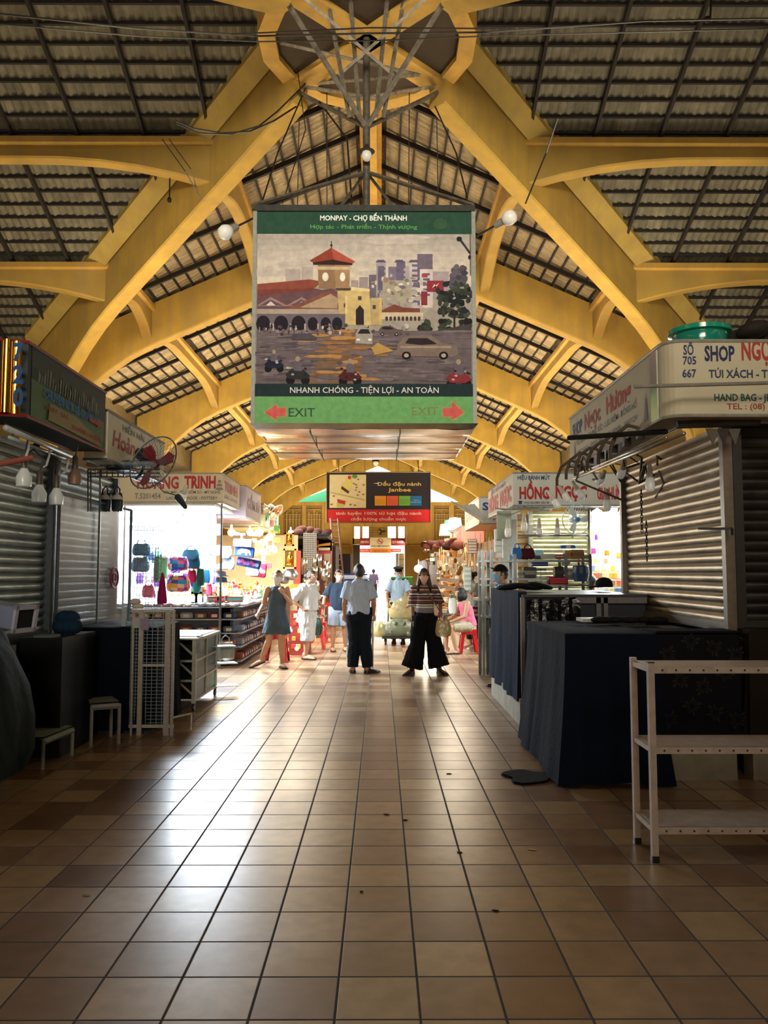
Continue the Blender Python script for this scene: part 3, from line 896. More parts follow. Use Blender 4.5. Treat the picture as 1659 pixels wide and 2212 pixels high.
# near navy counter
t = thing('market_counter', 'counter fully draped in navy blue cloth, beside the floral counter', 'counter', (1.95, 6.8, 0))
m = MB('#8f8878'); m.box((1.60, 6.10, 0), (2.22, 7.55, 1.08)); m.build('counter_body', 'concrete', t)
m = MB('#091220'); cloth_box(m, 1.57, 2.25, 6.06, 7.6, .03, 1.10, .10, .02, None, 3.0); m.build('cloth_cover', 'cloth', t, True, 50)
t = thing('market_counter', 'counter hung with dark floral cloth over a cream plinth, behind the white shelf', 'counter', (2.6, 6.5, 0))
m = MB('#8a7f68'); m.box((2.28, 6.2, 0), (2.88, 7.5, .34)); m.build('plinth', 'concrete', t)
m = MB('#3a3330'); m.box((2.30, 6.24, .34), (2.88, 7.5, 1.07)); m.build('counter_body', 'wood', t)
m = MB('#131116'); m.box((2.27, 6.14, .30), (2.9, 6.19, 1.10)); m.box((2.27, 6.14, 1.09), (2.9, 6.45, 1.115))
m.build('floral_cloth', 'cloth', t)
m = MB()
for k in range(7):
    for j in range(3):
        if (k + j) % 2: continue
        c = V((2.36 + .085 * k, 6.135, .46 + .24 * j + .05 * (k % 3)))
        for q in range(11):
            a = 2 * pi * q / 11 + k; l = .05 + .03 * ((q * 7) % 3) / 2
            m.poly([c + V((cos(a) * .012, 0, sin(a) * .012)), c + V((cos(a - .2) * l * .8, -.001, sin(a - .2) * l * .8)), c + V((cos(a) * l, -.001, sin(a) * l)), c + V((cos(a + .2) * l * .8, -.001, sin(a + .2) * l * .8))], C('#2a241e'))
m.build('flower_print', 'cloth', t)
t = thing('market_counter', 'counter at the frame edge under a brown cloth, beyond the floral counter', 'counter', (3.4, 6.6, 0))
m = MB('#8a7f68'); m.box((3.0, 6.2, 0), (4.4, 6.36, .34)); m.build('plinth', 'concrete', t)
m = MB('#241d14'); cloth_box(m, 2.98, 4.4, 6.16, 6.42, .3, 1.12, .03, .015, None, 8.0); m.build('cloth_cover', 'cloth', t, True, 50)
# board on the counter behind
m = MB('#b8b4a4'); m.box((2.0, 7.25, 1.115), (2.72, 7.5, 1.145)); solo(m, 'wooden_board', 'satin', 'pale flat board lying on the navy counter top', 'board')
m = MB('#181410')
for k in range(5): m.ell(V((2.10 + .12 * k, 7.0 + .03 * (k % 2), 1.15)), (.1, .07, .03))
solo(m, 'crumpled_cloth', 'tarp', 'black crumpled cloth dropped next to the pale board', 'cloth', smooth=True)
# far navy counter
t = thing('market_counter', 'taller counter with navy cloth on its side, white base and black plastic front', 'counter', (2.3, 9.5, 0))
m = MB('#a39c8c'); m.box((1.62, 8.37, 0), (2.94, 10.5, .27)); m.build('base', 'concrete', t)
m = MB('#2d3138'); m.box((1.67, 8.42, .27), (2.94, 10.45, 1.30)); m.build('counter_body', 'matte', t)
m = MB('#1a2332'); cloth_box(m, 1.63, 1.72, 8.45, 10.52, .24, 1.35, .035, .03, None, 11.0, sub=30); m.build('side_cloth', 'cloth', t, True, 50)
m = MB('#20242c'); m.box((1.66, 8.38, 1.30), (2.95, 10.5, 1.33)); m.build('counter_top', 'satin', t)
m = MB('#6b6468'); m.box((1.64, 8.36, .27), (1.68, 8.40, 1.30))
for a, b in ((1228, 1244), (1287, 1297), (1303, 1312)):
    pa = P(a, 1300, 8.38); pb = P(b, 1300, 8.38); m.box((pa.x, 8.36, .9), (pb.x, 8.41, 1.30))
m.box((2.1, 8.36, 1.24), (2.94, 8.41, 1.30)); m.build('front_frame', 'paintmetal', t)
m = MB('#101014')
n = 14; rr = []
for j in range(10):
    rr.append([V((1.70 + .55 * k / n, 8.36 - .03 * noise.noise(V((k * .8, j * .9, 4))) - .01, .6 + .68 * j / 9 + .04 * noise.noise(V((k * .9, 2, 1))))) for k in range(n + 1)])
for j in range(9):
    for k in range(n): m.quad(rr[j][k], rr[j][k + 1], rr[j + 1][k + 1], rr[j + 1][k])
m.build('plastic_sheet', 'shiny', t, True)
m = MB('#0e0f14')
for k in range(4): m.ell(P(1100 + 22 * k, 1268 - (k % 2) * 3, 9.4) , (.16, .14, .035), rot=Euler((0, .1 * (k - 1), 0)))
solo(m, 'folded_cloth', 'tarp', 'black folded cloth heaped on the tall navy counter', 'cloth', smooth=True)
cap_('peaked_hat', 'small black cap lying at the far end of the tall counter', '#101216', P(1305, 1268, 9.6), 2.0)

# ---- white slotted shelf
t = thing('shelving_rack', 'white metal shelf rack with three slotted boards and black feet', 'shelf', (1.9, 4.6, 0))
fl = F(1415, 1862); bl = F(1378, 1824)
x0 = fl.x; y0 = fl.y; y1 = bl.y + .02; x1 = x0 + 1.3
zs = [P(1400, 1440, y0).z, P(1400, 1613, y0).z, P(1400, 1786, y0).z]
WH = C('#b5a394')
for (x, y) in ((x0, y0), (x0, y1), (x1, y0), (x1, y1)):
    m = MB(WH); m.box((x - .017, y - .017, .03), (x + .017, y + .017, zs[0] + .02)); q = m.build('leg', 'paintmetal', t)
    m = MB('#14110f'); m.box((x - .019, y - .019, 0), (x + .019, y + .019, .035)); m.build('rubber_foot', 'satin', q)
for z in zs:
    m = MB(WH); m.box((x0 + .017, y0 - .017, z - .035), (x1 - .017, y0 + .006, z)); m.box((x0 + .017, y1 - .006, z - .035), (x1 - .017, y1 + .017, z)); m.box((x0 - .012, y0 + .017, z - .03), (x0 + .012, y1 - .017, z - .003)); m.box((x0 + .012, y0, z - .008), (x1, y1, z))
    q = m.build('shelf_board', 'paintmetal', t)
    m = MB('#2a2420')
    for k in range(17): m.lathe((x0 + .06 + .075 * k, y0 - .0175, z - .018), [(.006, 0), (.006, -.001)], 8, None, (0, 1, 0))
    m.build('slot_hole', 'matte', q)
m = MB('#14110f'); m.box((x0 - .018, y0 - .018, zs[0] + .02), (x0 + .018, y0 + .018, zs[0] + .026)); m.build('post_cap', 'satin', t)
# ================================================================ HANGING SIGN BOX
YF = 10.1; bl = P(546, 915, YF); br = P(1026, 915, YF); HWB = (br.x - bl.x) / 2; cx = (br.x + bl.x) / 2
zb = bl.z; zt = P(785, 448, YF).z; YB = YF + 2 * HWB
t = thing('hanging_sign_box', 'large square advertising box with market painting and EXIT arrows, hung from the roof', 'sign', (cx, (YF + YB) / 2, zb))
m = MB('#5f6a5c'); m.box((cx - HWB, YF + .01, zb + .005), (cx + HWB, YB, zt)); m.build('box_body', 'banner', t)
m = MB('#8d9088')
for x in (cx - HWB, cx + HWB):
    m = MB('#8d9088'); m.box((x - .025, YF - .02, zb), (x + .025, YF + .04, zt - .05)); m.build('corner_trim', 'paintmetal', t)
m = MB('#2b2d2a'); m.box((cx - HWB - .02, YF - .03, zt - .06), (cx + HWB + .02, YB, zt + .02)); m.build('top_frame', 'iron', t)
# reflective pan below
m = MB('#cfc8b8')
hw1 = HWB + .04; o = zb
rr = []
n = 9
m2 = V((0, 0, 0))
r0 = [V((cx - hw1, YF - .03, o)), V((cx + hw1, YF - .03, o)), V((cx + hw1, YB + .05, o)), V((cx - hw1, YB + .05, o))]
r1 = [V((cx - hw1 + .06, YF + .05, o - .06)), V((cx + hw1 - .06, YF + .05, o - .06)), V((cx + hw1 - .06, YB, o - .06)), V((cx - hw1 + .06, YB, o - .06))]
m.rings([r0, r1], cap=False)
N_ = 12; g = {}
for i in range(N_ + 1):
    for j in range(N_ + 1):
        x = r1[0].x + (r1[1].x - r1[0].x) * i / N_; y = r1[0].y + (r1[2].y - r1[0].y) * j / N_
        z = o - .06 - .03 * sin(j * 1.3) * (1 if 0 < j < N_ else 0) + .02 * noise.noise(V((i * .5, j * .6, 5)))
        m.v.append(V((x, y, z))); g[i, j] = len(m.v) - 1
for i in range(N_):
    for j in range(N_): m.face((g[i, j], g[i, j + 1], g[i + 1, j + 1], g[i + 1, j]))
m.build('foil_underside', 'alu', t, True, 30)
m = MB('#4c463e')
for i in (3, 8): m.box((r1[0].x + (r1[1].x - r1[0].x) * i / N_ - .006, YF + .05, o - .095), (r1[0].x + (r1[1].x - r1[0].x) * i / N_ + .006, YB, o - .085))
for j in (4, 8): m.box((r1[0].x, YF + 2.8 * j / N_, o - .1), (r1[1].x, YF + 2.8 * j / N_ + .012, o - .09))
m.build('underside_seam', 'iron', t)
cv = Canvas((cx - HWB + .025, YF, zb), (1, 0, 0), (0, 0, 1), 2 * HWB - .05, zt - .06 - zb, 150, 1482, 160, 1472); cv.gain = (1.55, .85)
cv.rect(150, 160, 1482, 1472, '#8d857c')
cv.rect(150, 160, 1482, 300, '#1f4034')
cv.text('MONPAY - CHỢ BẾN THÀNH', 541, 214, 32, 540, '#e4e2da', .02)
cv.text('Hợp tác - Phát triển - Thịnh vượng', 480, 266, 26, 665, '#4c8a44', .01)
for k in range(5): cv.oval(1290, 235, 42 - 8 * k, 34 - 7 * k, ('#2c4f2f', '#254637')[k % 2])
# painting: sky
for k in range(9): cv.rect(155, 300 + k * 36, 1477, 340 + k * 36, ('#8f8782', '#958d88', '#9c948e', '#a39a92', '#aaa096', '#ada398', '#b0a699', '#b2a89a', '#b3a998')[k])
rnd = random.Random(3)
def dab(x, y, rx, ry, col, a=.25):
    c = C(col); f = 1 + rnd.uniform(-a, a); cv.poly([(x + rx * cos(q) * rnd.uniform(.7, 1.2), y + ry * sin(q) * rnd.uniform(.7, 1.2)) for q in [2 * pi * k / 9 for k in range(9)]], tuple(v * f for v in c))
for k in range(26): dab(rnd.uniform(160, 1470), rnd.uniform(320, 560), rnd.uniform(50, 150), rnd.uniform(8, 24), '#a39a94', .07)
# distant silhouettes and tower blocks
for x, y, w_, h, c in ((330, 520, 90, 80, '#968c8a'), (430, 505, 70, 95, '#9a8f8b'), (735, 590, 45, 60, '#8d8080'), (785, 570, 55, 90, '#85787a'), (845, 555, 60, 150, '#5f5566'), (890, 470, 60, 230, '#8a8088'), (900, 500, 40, 150, '#5a4f66'), (965, 505, 60, 130, '#6b6078'), (1015, 470, 55, 180, '#5d526c'), (1060, 500, 45, 160, '#948a8c'),
                       (1095, 465, 75, 300, '#a59ba0'), (1145, 425, 95, 320, '#5f5468'), (1160, 520, 80, 240, '#b0a6a6'), (1240, 535, 100, 160, '#8e8088')):
    cv.rect(x, y, x + w_, y + h, c)
for x in (893, 1008, 1098): cv.poly([(x - 8, 478), (x + 60, 478), (x + 45, 462), (x + 5, 462)], '#4f4660')
for x, y0, y1 in ((1112, 490, 740), (1180, 545, 700), (905, 510, 640), (1028, 500, 600)):
    for yy in range(y0, y1, 32): cv.rect(x, yy, x + 42, yy + 14, '#575071')
cv.rect(930, 590, 1110, 760, '#8f8878')
for k in range(60): dab(rnd.uniform(860, 1200), rnd.uniform(560, 760), rnd.uniform(6, 22), rnd.uniform(5, 18), rnd.choice(('#8b8494', '#55684e', '#a8a094', '#6d5f78', '#7f6a5c', '#c0b8ac')))
cv.rect(1204, 592, 1308, 662, '#7d2230'); cv.rect(1168, 660, 1206, 745, '#742431'); cv.rect(1172, 548, 1208, 572, '#86343c'); cv.poly([(1235, 640), (1250, 612), (1262, 630), (1280, 606)], '#d0b0b0')
# market hall roofs
cv.poly([(155, 615), (480, 585), (560, 600), (480, 660), (155, 655)], '#7c3b30')
cv.poly([(155, 650), (500, 640), (640, 665), (640, 720), (155, 720)], '#6a342e')
cv.poly([(155, 690), (660, 640), (700, 780), (155, 790)], '#5a4048')
for x in (240, 430): cv.poly([(x - 100, 752), (x, 695), (x + 110, 752)], '#8a6560'); cv.poly([(x - 70, 748), (x, 712), (x + 75, 748)], '#4b4458'); cv.poly([(x - 30, 748), (x, 722), (x + 30, 748)], '#b6aeb0')
cv.poly([(330, 770), (600, 655), (660, 690), (660, 780)], '#744538'); cv.poly([(420, 760), (610, 675), (655, 705), (650, 765)], '#9a8268')
cv.rect(155, 770, 680, 800, '#96867a'); cv.rect(155, 800, 700, 900, '#5c5460')
for x in (195, 305, 412, 500, 580, 650): cv.oval(x, 862, 44 if x < 450 else 32, 52 if x < 450 else 42, '#221d28'); cv.rect(x - 52, 860, x - 44, 905, '#a3948a')
# clock tower
cv.poly([(528, 480), (728, 480), (722, 650), (535, 640)], '#7e6248'); cv.poly([(632, 480), (728, 480), (724, 660), (640, 660)], '#8f7050')
cv.poly([(515, 505), (735, 505), (730, 525), (520, 525)], '#b09878'); cv.poly([(478, 468), (612, 388), (760, 474), (742, 486), (620, 462), (500, 480)], '#7d3024'); cv.poly([(612, 388), (760, 474), (742, 486), (628, 462)], '#99402e')
cv.poly([(498, 480), (620, 462), (745, 486), (740, 496), (500, 494)], '#2e2022'); cv.rect(609, 345, 615, 392, '#3c2a2c'); cv.oval(612, 372, 8, 8, '#3c2a2c')
cv.oval(576, 570, 20, 28, '#c9bba8'); cv.oval(682, 570, 17, 28, '#d4c8b4'); cv.oval(576, 570, 12, 19, '#e0d8c8'); cv.oval(682, 570, 10, 18, '#e6dfd0')
cv.poly([(640, 640), (735, 640), (720, 680), (655, 680)], '#463634'); cv.poly([(650, 655), (700, 655), (700, 800), (660, 800)], '#a88f62')
# gate
cv.poly([(700, 655), (848, 655), (862, 870), (700, 870)], '#b39d62'); cv.poly([(735, 632), (850, 645), (850, 662), (735, 655)], '#c4b27c')
cv.rect(905, 700, 925, 868, '#b59a58'); cv.rect(860, 700, 925, 720, '#b09a64'); cv.rect(862, 720, 908, 868, '#a58e5c'); cv.poly([(765, 868), (765, 775), (790, 745), (815, 775), (815, 868)], '#2b2228')
cv.rect(778, 690, 800, 715, '#4a3c34'); cv.rect(868, 745, 888, 770, '#4a3c34'); cv.rect(690, 735, 708, 760, '#4a3c34'); cv.rect(700, 690, 712, 800, '#c8b078')
cv.poly([(925, 778), (1000, 740), (1060, 760), (1160, 765), (1160, 790), (930, 790)], '#6e3a30'); cv.rect(925, 790, 1180, 835, '#b3a388')
for k in range(9): cv.oval(955 + 25 * k, 828, 9, 14, '#40323a')
# trees
for k in range(70):
    a = rnd.uniform(0, 2 * pi); r_ = rnd.uniform(0, 1) ** .6; dab(1375 + 115 * r_ * cos(a), 700 + 130 * r_ * sin(a), rnd.uniform(12, 32), rnd.uniform(10, 26), rnd.choice(('#23272b', '#2e3530', '#3a4038', '#1d2024')))
for k in range(24): dab(1395 + rnd.uniform(-45, 45), 560 + rnd.uniform(-60, 60), 22, 20, rnd.choice(('#4a4652', '#3b3a44', '#5a5560')))
cv.rect(1366, 780, 1378, 905, '#2a2426')
for x, r_ in ((1190, 46), (1312, 44), (1440, 44)):
    for k in range(16): dab(x + rnd.uniform(-r_, r_) * .7, 870 + rnd.uniform(-r_, r_) * .7, 20, 18, rnd.choice(('#26282a', '#31382f', '#1d1d22')))
cv.poly([(1180, 920), (1477, 860), (1477, 960), (1300, 940)], '#3b3a38')
# street
cv.rect(155, 905, 1477, 1232, '#5e535a')
cv.poly([(560, 940), (860, 920), (760, 1232), (470, 1232)], '#6d5544')
for k in range(230):
    y = rnd.uniform(905, 1225); x = rnd.uniform(160, 1470)
    near = exp(-((x - 690) / 170) ** 2)
    dab(x, y, rnd.uniform(20, 110), rnd.uniform(4, 13), rnd.choice(('#8a6038', '#6b4a34', '#a0743c')) if rnd.random() < near * .8 else rnd.choice(('#5a5058', '#675c64', '#4c434c', '#6c6167', '#564b53')), .05)
for k in range(60): dab(rnd.uniform(160, 1100), rnd.uniform(870, 930), rnd.uniform(4, 14), rnd.uniform(5, 16), rnd.choice(('#2f2830', '#857a80', '#5b4444', '#a39a9a', '#453b48')))
cv.poly([(900, 980), (1000, 1030), (880, 1055), (860, 1010)], '#a5803e')
# cars
def car(x0, y0, x1, y1, c1, c2):
    w_ = x1 - x0; h = y1 - y0; X = lambda a: x0 + a * w_; Y = lambda a: y0 + a * h
    cv.poly([(X(0), Y(.75)), (X(.02), Y(.4)), (X(.12), Y(.08)), (X(.3), Y(0)), (X(.55), Y(.03)), (X(.75), Y(.32)), (X(.97), Y(.45)), (X(1), Y(.85)), (X(.9), Y(.95)), (X(.05), Y(.9))], c1)
    cv.poly([(X(.14), Y(.35)), (X(.2), Y(.12)), (X(.5), Y(.12)), (X(.66), Y(.38)), (X(.4), Y(.42))], c2)
    for q in (.16, .76): cv.oval(X(q), Y(.88), .075 * w_, .17 * h, '#1c1618'); cv.oval(X(q), Y(.88), .04 * w_, .09 * h, '#9a8e86')
car(1015, 935, 1395, 1075, '#6e5f58', '#2a2226'); cv.rect(1040, 1000, 1350, 1012, '#8d7c70')
car(905, 875, 1050, 935, '#57484c', '#252025')
cv.poly([(762, 985), (765, 920), (790, 890), (845, 890), (868, 930), (868, 990)], '#8c847e'); cv.poly([(775, 925), (795, 897), (842, 897), (855, 925)], '#2a242a'); cv.rect(770, 955, 790, 968, '#d6d0c8'); cv.rect(842, 955, 862, 968, '#d6d0c8')
cv.poly([(370, 960), (375, 930), (480, 922), (530, 950), (520, 965)], '#46404a')
for x, y, s_, c in ((265, 1085, 1, '#1d2436'), (410, 1140, 1.25, '#2a2a30'), (730, 1150, 1.2, '#4a2024'), (1395, 1160, 1.3, '#7a2430')):
    cv.oval(x - 35 * s_, y + 55 * s_, 22 * s_, 22 * s_, '#1d181c'); cv.oval(x + 38 * s_, y + 55 * s_, 22 * s_, 22 * s_, '#1d181c')
    cv.poly([(x - 60 * s_, y + 30 * s_), (x - 30 * s_, y), (x + 30 * s_, y + 5 * s_), (x + 62 * s_, y + 35 * s_), (x + 30 * s_, y + 52 * s_), (x - 40 * s_, y + 50 * s_)], c)
    cv.poly([(x - 18 * s_, y + 10 * s_), (x - 20 * s_, y - 28 * s_), (x, y - 40 * s_), (x + 20 * s_, y - 24 * s_), (x + 22 * s_, y + 12 * s_)], '#5a5060'); cv.oval(x, y - 48 * s_, 12 * s_, 13 * s_, '#8f7a6a')
    for k in range(6): dab(x + rnd.uniform(-50, 50) * s_, y + rnd.uniform(-10, 50) * s_, 10, 7, rnd.choice((c, '#9a8e88', '#2a2228')))
cv.rect(1470, 300, 1476, 560, '#4a4650'); cv.poly([(1476, 420), (1412, 330), (1404, 336), (1470, 428)], '#2a2c36'); cv.oval(1405, 333, 17, 13, '#1c2028'); cv.oval(1468, 448, 9, 12, '#1c2028')
cv.rect(150, 1232, 1482, 1310, '#1f2f33'); cv.text('NHANH CHÓNG - TIỆN LỢI - AN TOÀN', 365, 1288, 36, 908, '#dcdcd8', .005)
cv.rect(150, 1310, 1482, 1472, '#5f9c5c')
for x, s_ in ((205, 1), (1432, -1)):
    cv.poly([(x, 1408), (x + 82 * s_, 1352 if s_ > 0 else 1330), (x + 82 * s_, 1376), (x + 137 * s_, 1376), (x + 137 * s_, 1434), (x + 82 * s_, 1434), (x + 82 * s_, 1462)], '#b9803a')
    cv.poly([(x + 6 * s_, 1408), (x + 79 * s_, 1358 if s_ > 0 else 1340), (x + 79 * s_, 1379), (x + 134 * s_, 1379), (x + 134 * s_, 1431), (x + 79 * s_, 1431), (x + 79 * s_, 1452)], '#c04a4c')
cv.text('EXIT', 358, 1432, 54, 160, '#2d4a3c', .005); cv.text('EXIT', 1108, 1424, 52, 162, '#6d7a48', .005)
cv.mb.build('printed_banner', 'picture', t)

# ---- steel hanger
t = thing('steel_hanger_truss', 'grey steel mast with spreading struts that carries the advertising box', 'truss', (cx, YC, zt))
J = P(783, 275, YC); ST = C('#6d675c')
m = MB('#57524a'); m.tube([(cx, YC, zt), (cx, YC, J.z + 2.1)], .055, 10); m.build('mast', 'iron', t, True, 40)
FZ = 9.55; h = 1.32
cor = {}
for sx in (-1, 1):
    for sy in (-1, 1):
        e = V((cx + sx * h, YC + sy * h, FZ)); cor[sx, sy] = e
        m = MB(ST); m.tube([V((cx, YC, J.z)), e], .04, 6); m.build('strut', 'iron', t)
        m = MB(ST); m.tube([e + V((0, 0, -.12)), e + V((0, 0, .9))], .05, 4); m.build('hanger_post', 'iron', t)
for a, b in (((-1, -1), (1, -1)), ((1, -1), (1, 1)), ((1, 1), (-1, 1)), ((-1, 1), (-1, -1))):
    m = MB('#8a8478'); m.tube([cor[a] + V((0, 0, .1)), cor[b] + V((0, 0, .1))], .035, 4); m.build('frame_bar', 'iron', t)
for a, b in (((-1, 1), (.35, 1)), ((1, 1), (-.35, 1)), ((-1, -1), (.5, -1)), ((1, -1), (-.5, -1)), ((-1, .2), (1, -.1)), ((-.8, 1), (.9, -.3))):
    p = V((cx + a[0] * h, YC + a[1] * h, FZ + .05)); q = V((cx + b[0] * h * .6, YC + b[1] * h * .2, FZ - .95 + .3 * abs(b[0])))
    m = MB('#9a9284'); m.tube([p, q], .03, 4); m.build('brace', 'iron', t)
for a in (-.5, .5, -.2, .28):
    m = MB('#7a7468'); m.tube([(cx + a * 1.3, YC - .9, FZ + .6), (cx + a * .5, YC - .1, J.z + .1)], .03, 4); m.build('brace', 'iron', t)
A = P(790, 372, YC)
for sx in (-1, 1):
    for sy in (-1, 1):
        m = MB(ST); m.tube([(cx, YC, A.z), (cx + sx * HWB, YC + sy * HWB, zt + .03)], .03, 4); m.build('canopy_bar', 'iron', t)
for sx in (-1, 1):
    for k in range(2):
        m = MB('#2a2622'); x = cx + sx * (HWB - .25 - .5 * k); m.tube([(x, YC + HWB - .2, zt), (x * .9 + sx * .1, YC + HWB, 9.6)], .008, 5); m.build('hanging_wire', 'iron', t)
# lamps attached
def flood(px, py, Y, arm_to, lb):
    c = P(px, py, Y); t = thing('globe_lamp', lb, 'lamp', c)
    d = (V(arm_to) - c).normalized()
    m = MB('#e6e4de'); m.lathe(c, [(.02, 0), (.075, -.03), (.095, -.1), (.08, -.16), (.03, -.19)], 16, None, d); m.build('bulb', 'bulb', t, True)
    m = MB('#8d8a84'); m.lathe(c, [(.05, 0), (.045, .12), (.02, .14)], 12, None, d); m.build('socket', 'satin', t, True, 40)
    m = MB('#3a3632'); m.tube([c + d * .13, V(arm_to)], .015, 6); m.build('arm', 'iron', t)
    return t
flood(498, 496, 9.9, P(550, 470, 10.2), 'white globe lamp on an arm beside the dark green top of the advertising box')
flood(1087, 478, 9.9, P(1030, 510, 10.2), 'white globe lamp with a dark arm near the tie beam, east side of the box')
c = P(792, 336, 11.3); t = thing('globe_lamp', 'round white globe lamp on the steel mast above the advertising box', 'lamp', c)
m = MB('#d8d4c8'); m.ell(c, (.075, .075, .085), 16, 10); m.build('bulb', 'bulb', t, True)
m = MB('#35302a'); m.lathe(c, [(.03, .16), (.05, .1), (.12, .06), (.11, .05)], 16); m.build('shade', 'iron', t, True, 40); m.tube
# wires across the roof
for k, (pts, r) in enumerate((([(0, 30, 9.4), (300, 62, 9.8), (560, 78, 10.2), (800, 72, 10.6), (1050, 70, 10.2), (1400, 45, 9.8), (1659, 40, 9.4)], .012), ([(0, 52, 9.4), (300, 78, 9.8), (560, 90, 10.2), (800, 88, 10.6), (1050, 78, 10.2), (1659, 62, 9.4)], .009), ([(500, 74, 10), (800, 60, 10.6), (1100, 62, 10)], .01), ([(380, 262, 12.0), (420, 278, 12.1), (480, 288, 12.2), (540, 284, 12.2), (590, 262, 12.3), (640, 230, 12.5)], .014), ([(382, 268, 12.0), (430, 288, 12.1), (500, 290, 12.2), (560, 272, 12.2), (600, 240, 12.3), (660, 180, 12.6)], .012),
        ([(350, 300, 12.2), (400, 370, 12.6), (434, 430, 13.2)], .008), ([(365, 300, 12.2), (412, 365, 12.6), (430, 425, 13.2)], .008), ([(1205, 255, 12.2), (1180, 330, 12.8), (1135, 440, 13.4)], .014), ([(660, 190, 12.6), (600, 330, 12), (565, 440, 11.6)], .012), ([(940, 230, 12.6), (985, 330, 12), (1010, 430, 11.6)], .012), ([(690, 220, 12.2), (750, 300, 12), (760, 440, 11.8)], .015), ([(640, 130, 12.4), (660, 280, 12), (610, 440, 11.6)], .008))):
    m = MB('#1a1613'); m.tube([P(*p) for p in pts], r, 6)
    solo(m, 'overhead_cable', 'satin', ['black cable strung across the crossing, topmost', 'thinner black cable strung just under the topmost one', 'short black cable near the steel mast', 'thick cable looping along the diagonal beam', 'second cable loop hanging against the diagonal beam', 'taut wire from the transept tie to the diagonal beam, outer', 'taut wire from the transept tie to the diagonal beam, inner', 'cable dropping over the opposite diagonal beam', 'cable slanting from the ring to one corner of the box', 'cable slanting from the ring to the other corner of the box', 'cable running down beside the steel mast', 'fine wire slanting from the steel truss to the box'][k], 'cable')
m = MB('#1a1613'); a = P(367, 385, 12.6); m.tube([a, P(366, 438, 12.6)], .012, 5); m.ell(P(366, 432, 12.6), (.035, .035, .05)); solo(m, 'roof_hook', 'iron', 'black hook dangling below the transept tie beam', 'hook')
m = MB('#1a1613'); m.tube([P(1536, 0, 10.8), P(1534, 40, 10.8)], .015, 5); m.ell(P(1528, 42, 10.8), (.05, .04, .05)); solo(m, 'roof_hook', 'iron', 'black hook dangling from the roof tiles near the top edge', 'hook')

# ================================================================ SOY OIL BANNER
YJ = 40.0; a = P(705, 1129, YJ); b = P(930, 1020, YJ)
t = thing('hanging_banner', 'wide black and red soybean oil advert hanging across the nave', 'banner', (a.x, YJ, a.z))
m = MB('#3a3434'); m.box((a.x, YJ + .01, a.z), (b.x, YJ + .12, b.z)); m.build('banner_box', 'banner', t)
cv = Canvas((a.x, YJ, a.z), (1, 0, 0), (0, 0, 1), b.x - a.x, b.z - a.z, 435, 1370, 85, 535, .0006)
cv.rect(435, 85, 1370, 535, '#262430'); cv.rect(437, 418, 1368, 533, '#cf2a38')
cv.rect(462, 108, 790, 404, '#d6cfae')
cv.poly([(462, 290), (560, 300), (680, 318), (788, 330), (788, 404), (462, 404)], '#ddd6b4')
for k in range(14): cv.poly([(470 + 22 * k, 262 + 5 * k), (492 + 22 * k, 268 + 5 * k), (492 + 22 * k, 274 + 5 * k), (470 + 22 * k, 268 + 5 * k)], '#a09464')
cv.poly([(555, 262), (575, 205), (600, 168), (622, 140), (655, 150), (662, 180), (650, 225), (632, 278)], '#d2cf7e'); cv.poly([(566, 235), (572, 208), (640, 258), (630, 278)], '#4c2c2c'); cv.oval(641, 133, 16, 17, '#c42c3c')
cv.poly([(530, 326), (606, 345), (600, 374), (536, 358)], '#b83040'); cv.poly([(525, 360), (602, 376), (585, 398), (530, 395)], '#bcc070'); cv.oval(688, 125, 24, 17, '#5d8c3c', j=.2)
for x, y in ((720, 150), (680, 188), (700, 198), (705, 222), (698, 245), (768, 200), (730, 262), (765, 285), (715, 290), (650, 375), (690, 380), (480, 375), (500, 300)): cv.oval(x, y, 10, 7, '#8a6a48', 9, .2)
cv.text('Dầu đậu nành', 895, 206, 32, 388, '#d9c07a', .015); cv.text('Janbee', 988, 258, 34, 205, '#d9b860', .02)
for x, c, in ((868, '#d99a2c'), (976, '#d8604a'), (1084, '#6fae4a'), (1187, '#1f6cae')): cv.rect(x, 297, x + 102, 384, c)
cv.poly([(852, 186), (905, 180), (905, 192)], '#cfc8b0')
cv.text('Đậu nành', 1218, 340, 11, 44, '#b8d0e4'); cv.text('NGUYÊN CHẤT', 1192, 358, 10, 92, '#b8d0e4')
for x, c in ((872, '#b87c20'), (980, '#b44c3a'), (1088, '#569036')): cv.text('Nguyên chất', x + 8, 340, 8, 78, c); cv.text('Omega 369', x + 8, 362, 8, 78, c)
cv.text('tinh luyện 100% từ hạt đậu nành', 520, 465, 27, 765, '#efd9d4', .012); cv.text('chất lượng chuẩn mực', 655, 515, 27, 495, '#efd9d4', .012)
cv.mb.build('printed_face', 'banner', t)
m = MB('#8a7f5c'); m.tube([(a.x, YJ - .01, a.z), (a.x, YJ - .01, b.z), (b.x, YJ - .01, b.z), (b.x, YJ - .01, a.z), (a.x, YJ - .01, a.z)], .03, 4); m.build('frame', 'paintmetal', t)
m = MB('#3a342c')
for x in (a.x + .6, b.x - .6): m.tube([(x, YJ + .05, b.z), (x, YJ + .05, ZR - SL * abs(x) - .2)], .02, 5)
m.build('hanging_wire', 'iron', t)
c = P(812, 1000, 38.5); t = thing('globe_lamp', 'small lamp hanging above the middle of the soybean oil advert', 'lamp', c)
m = MB('#e8e4d6'); m.ell(c, (.12, .12, .14)); m.build('bulb', 'bulb', t, True); m = MB('#2c2824'); m.lathe(c, [(.2, .06), (.12, .16), (.03, .22)], 14); m.build('shade', 'iron', t, True, 40)
m = MB('#2c2824'); m.tube([c + V((0, 0, .2)), V((c.x, c.y, ZR - .7))], .012, 5); m.build('cord', 'satin', t)
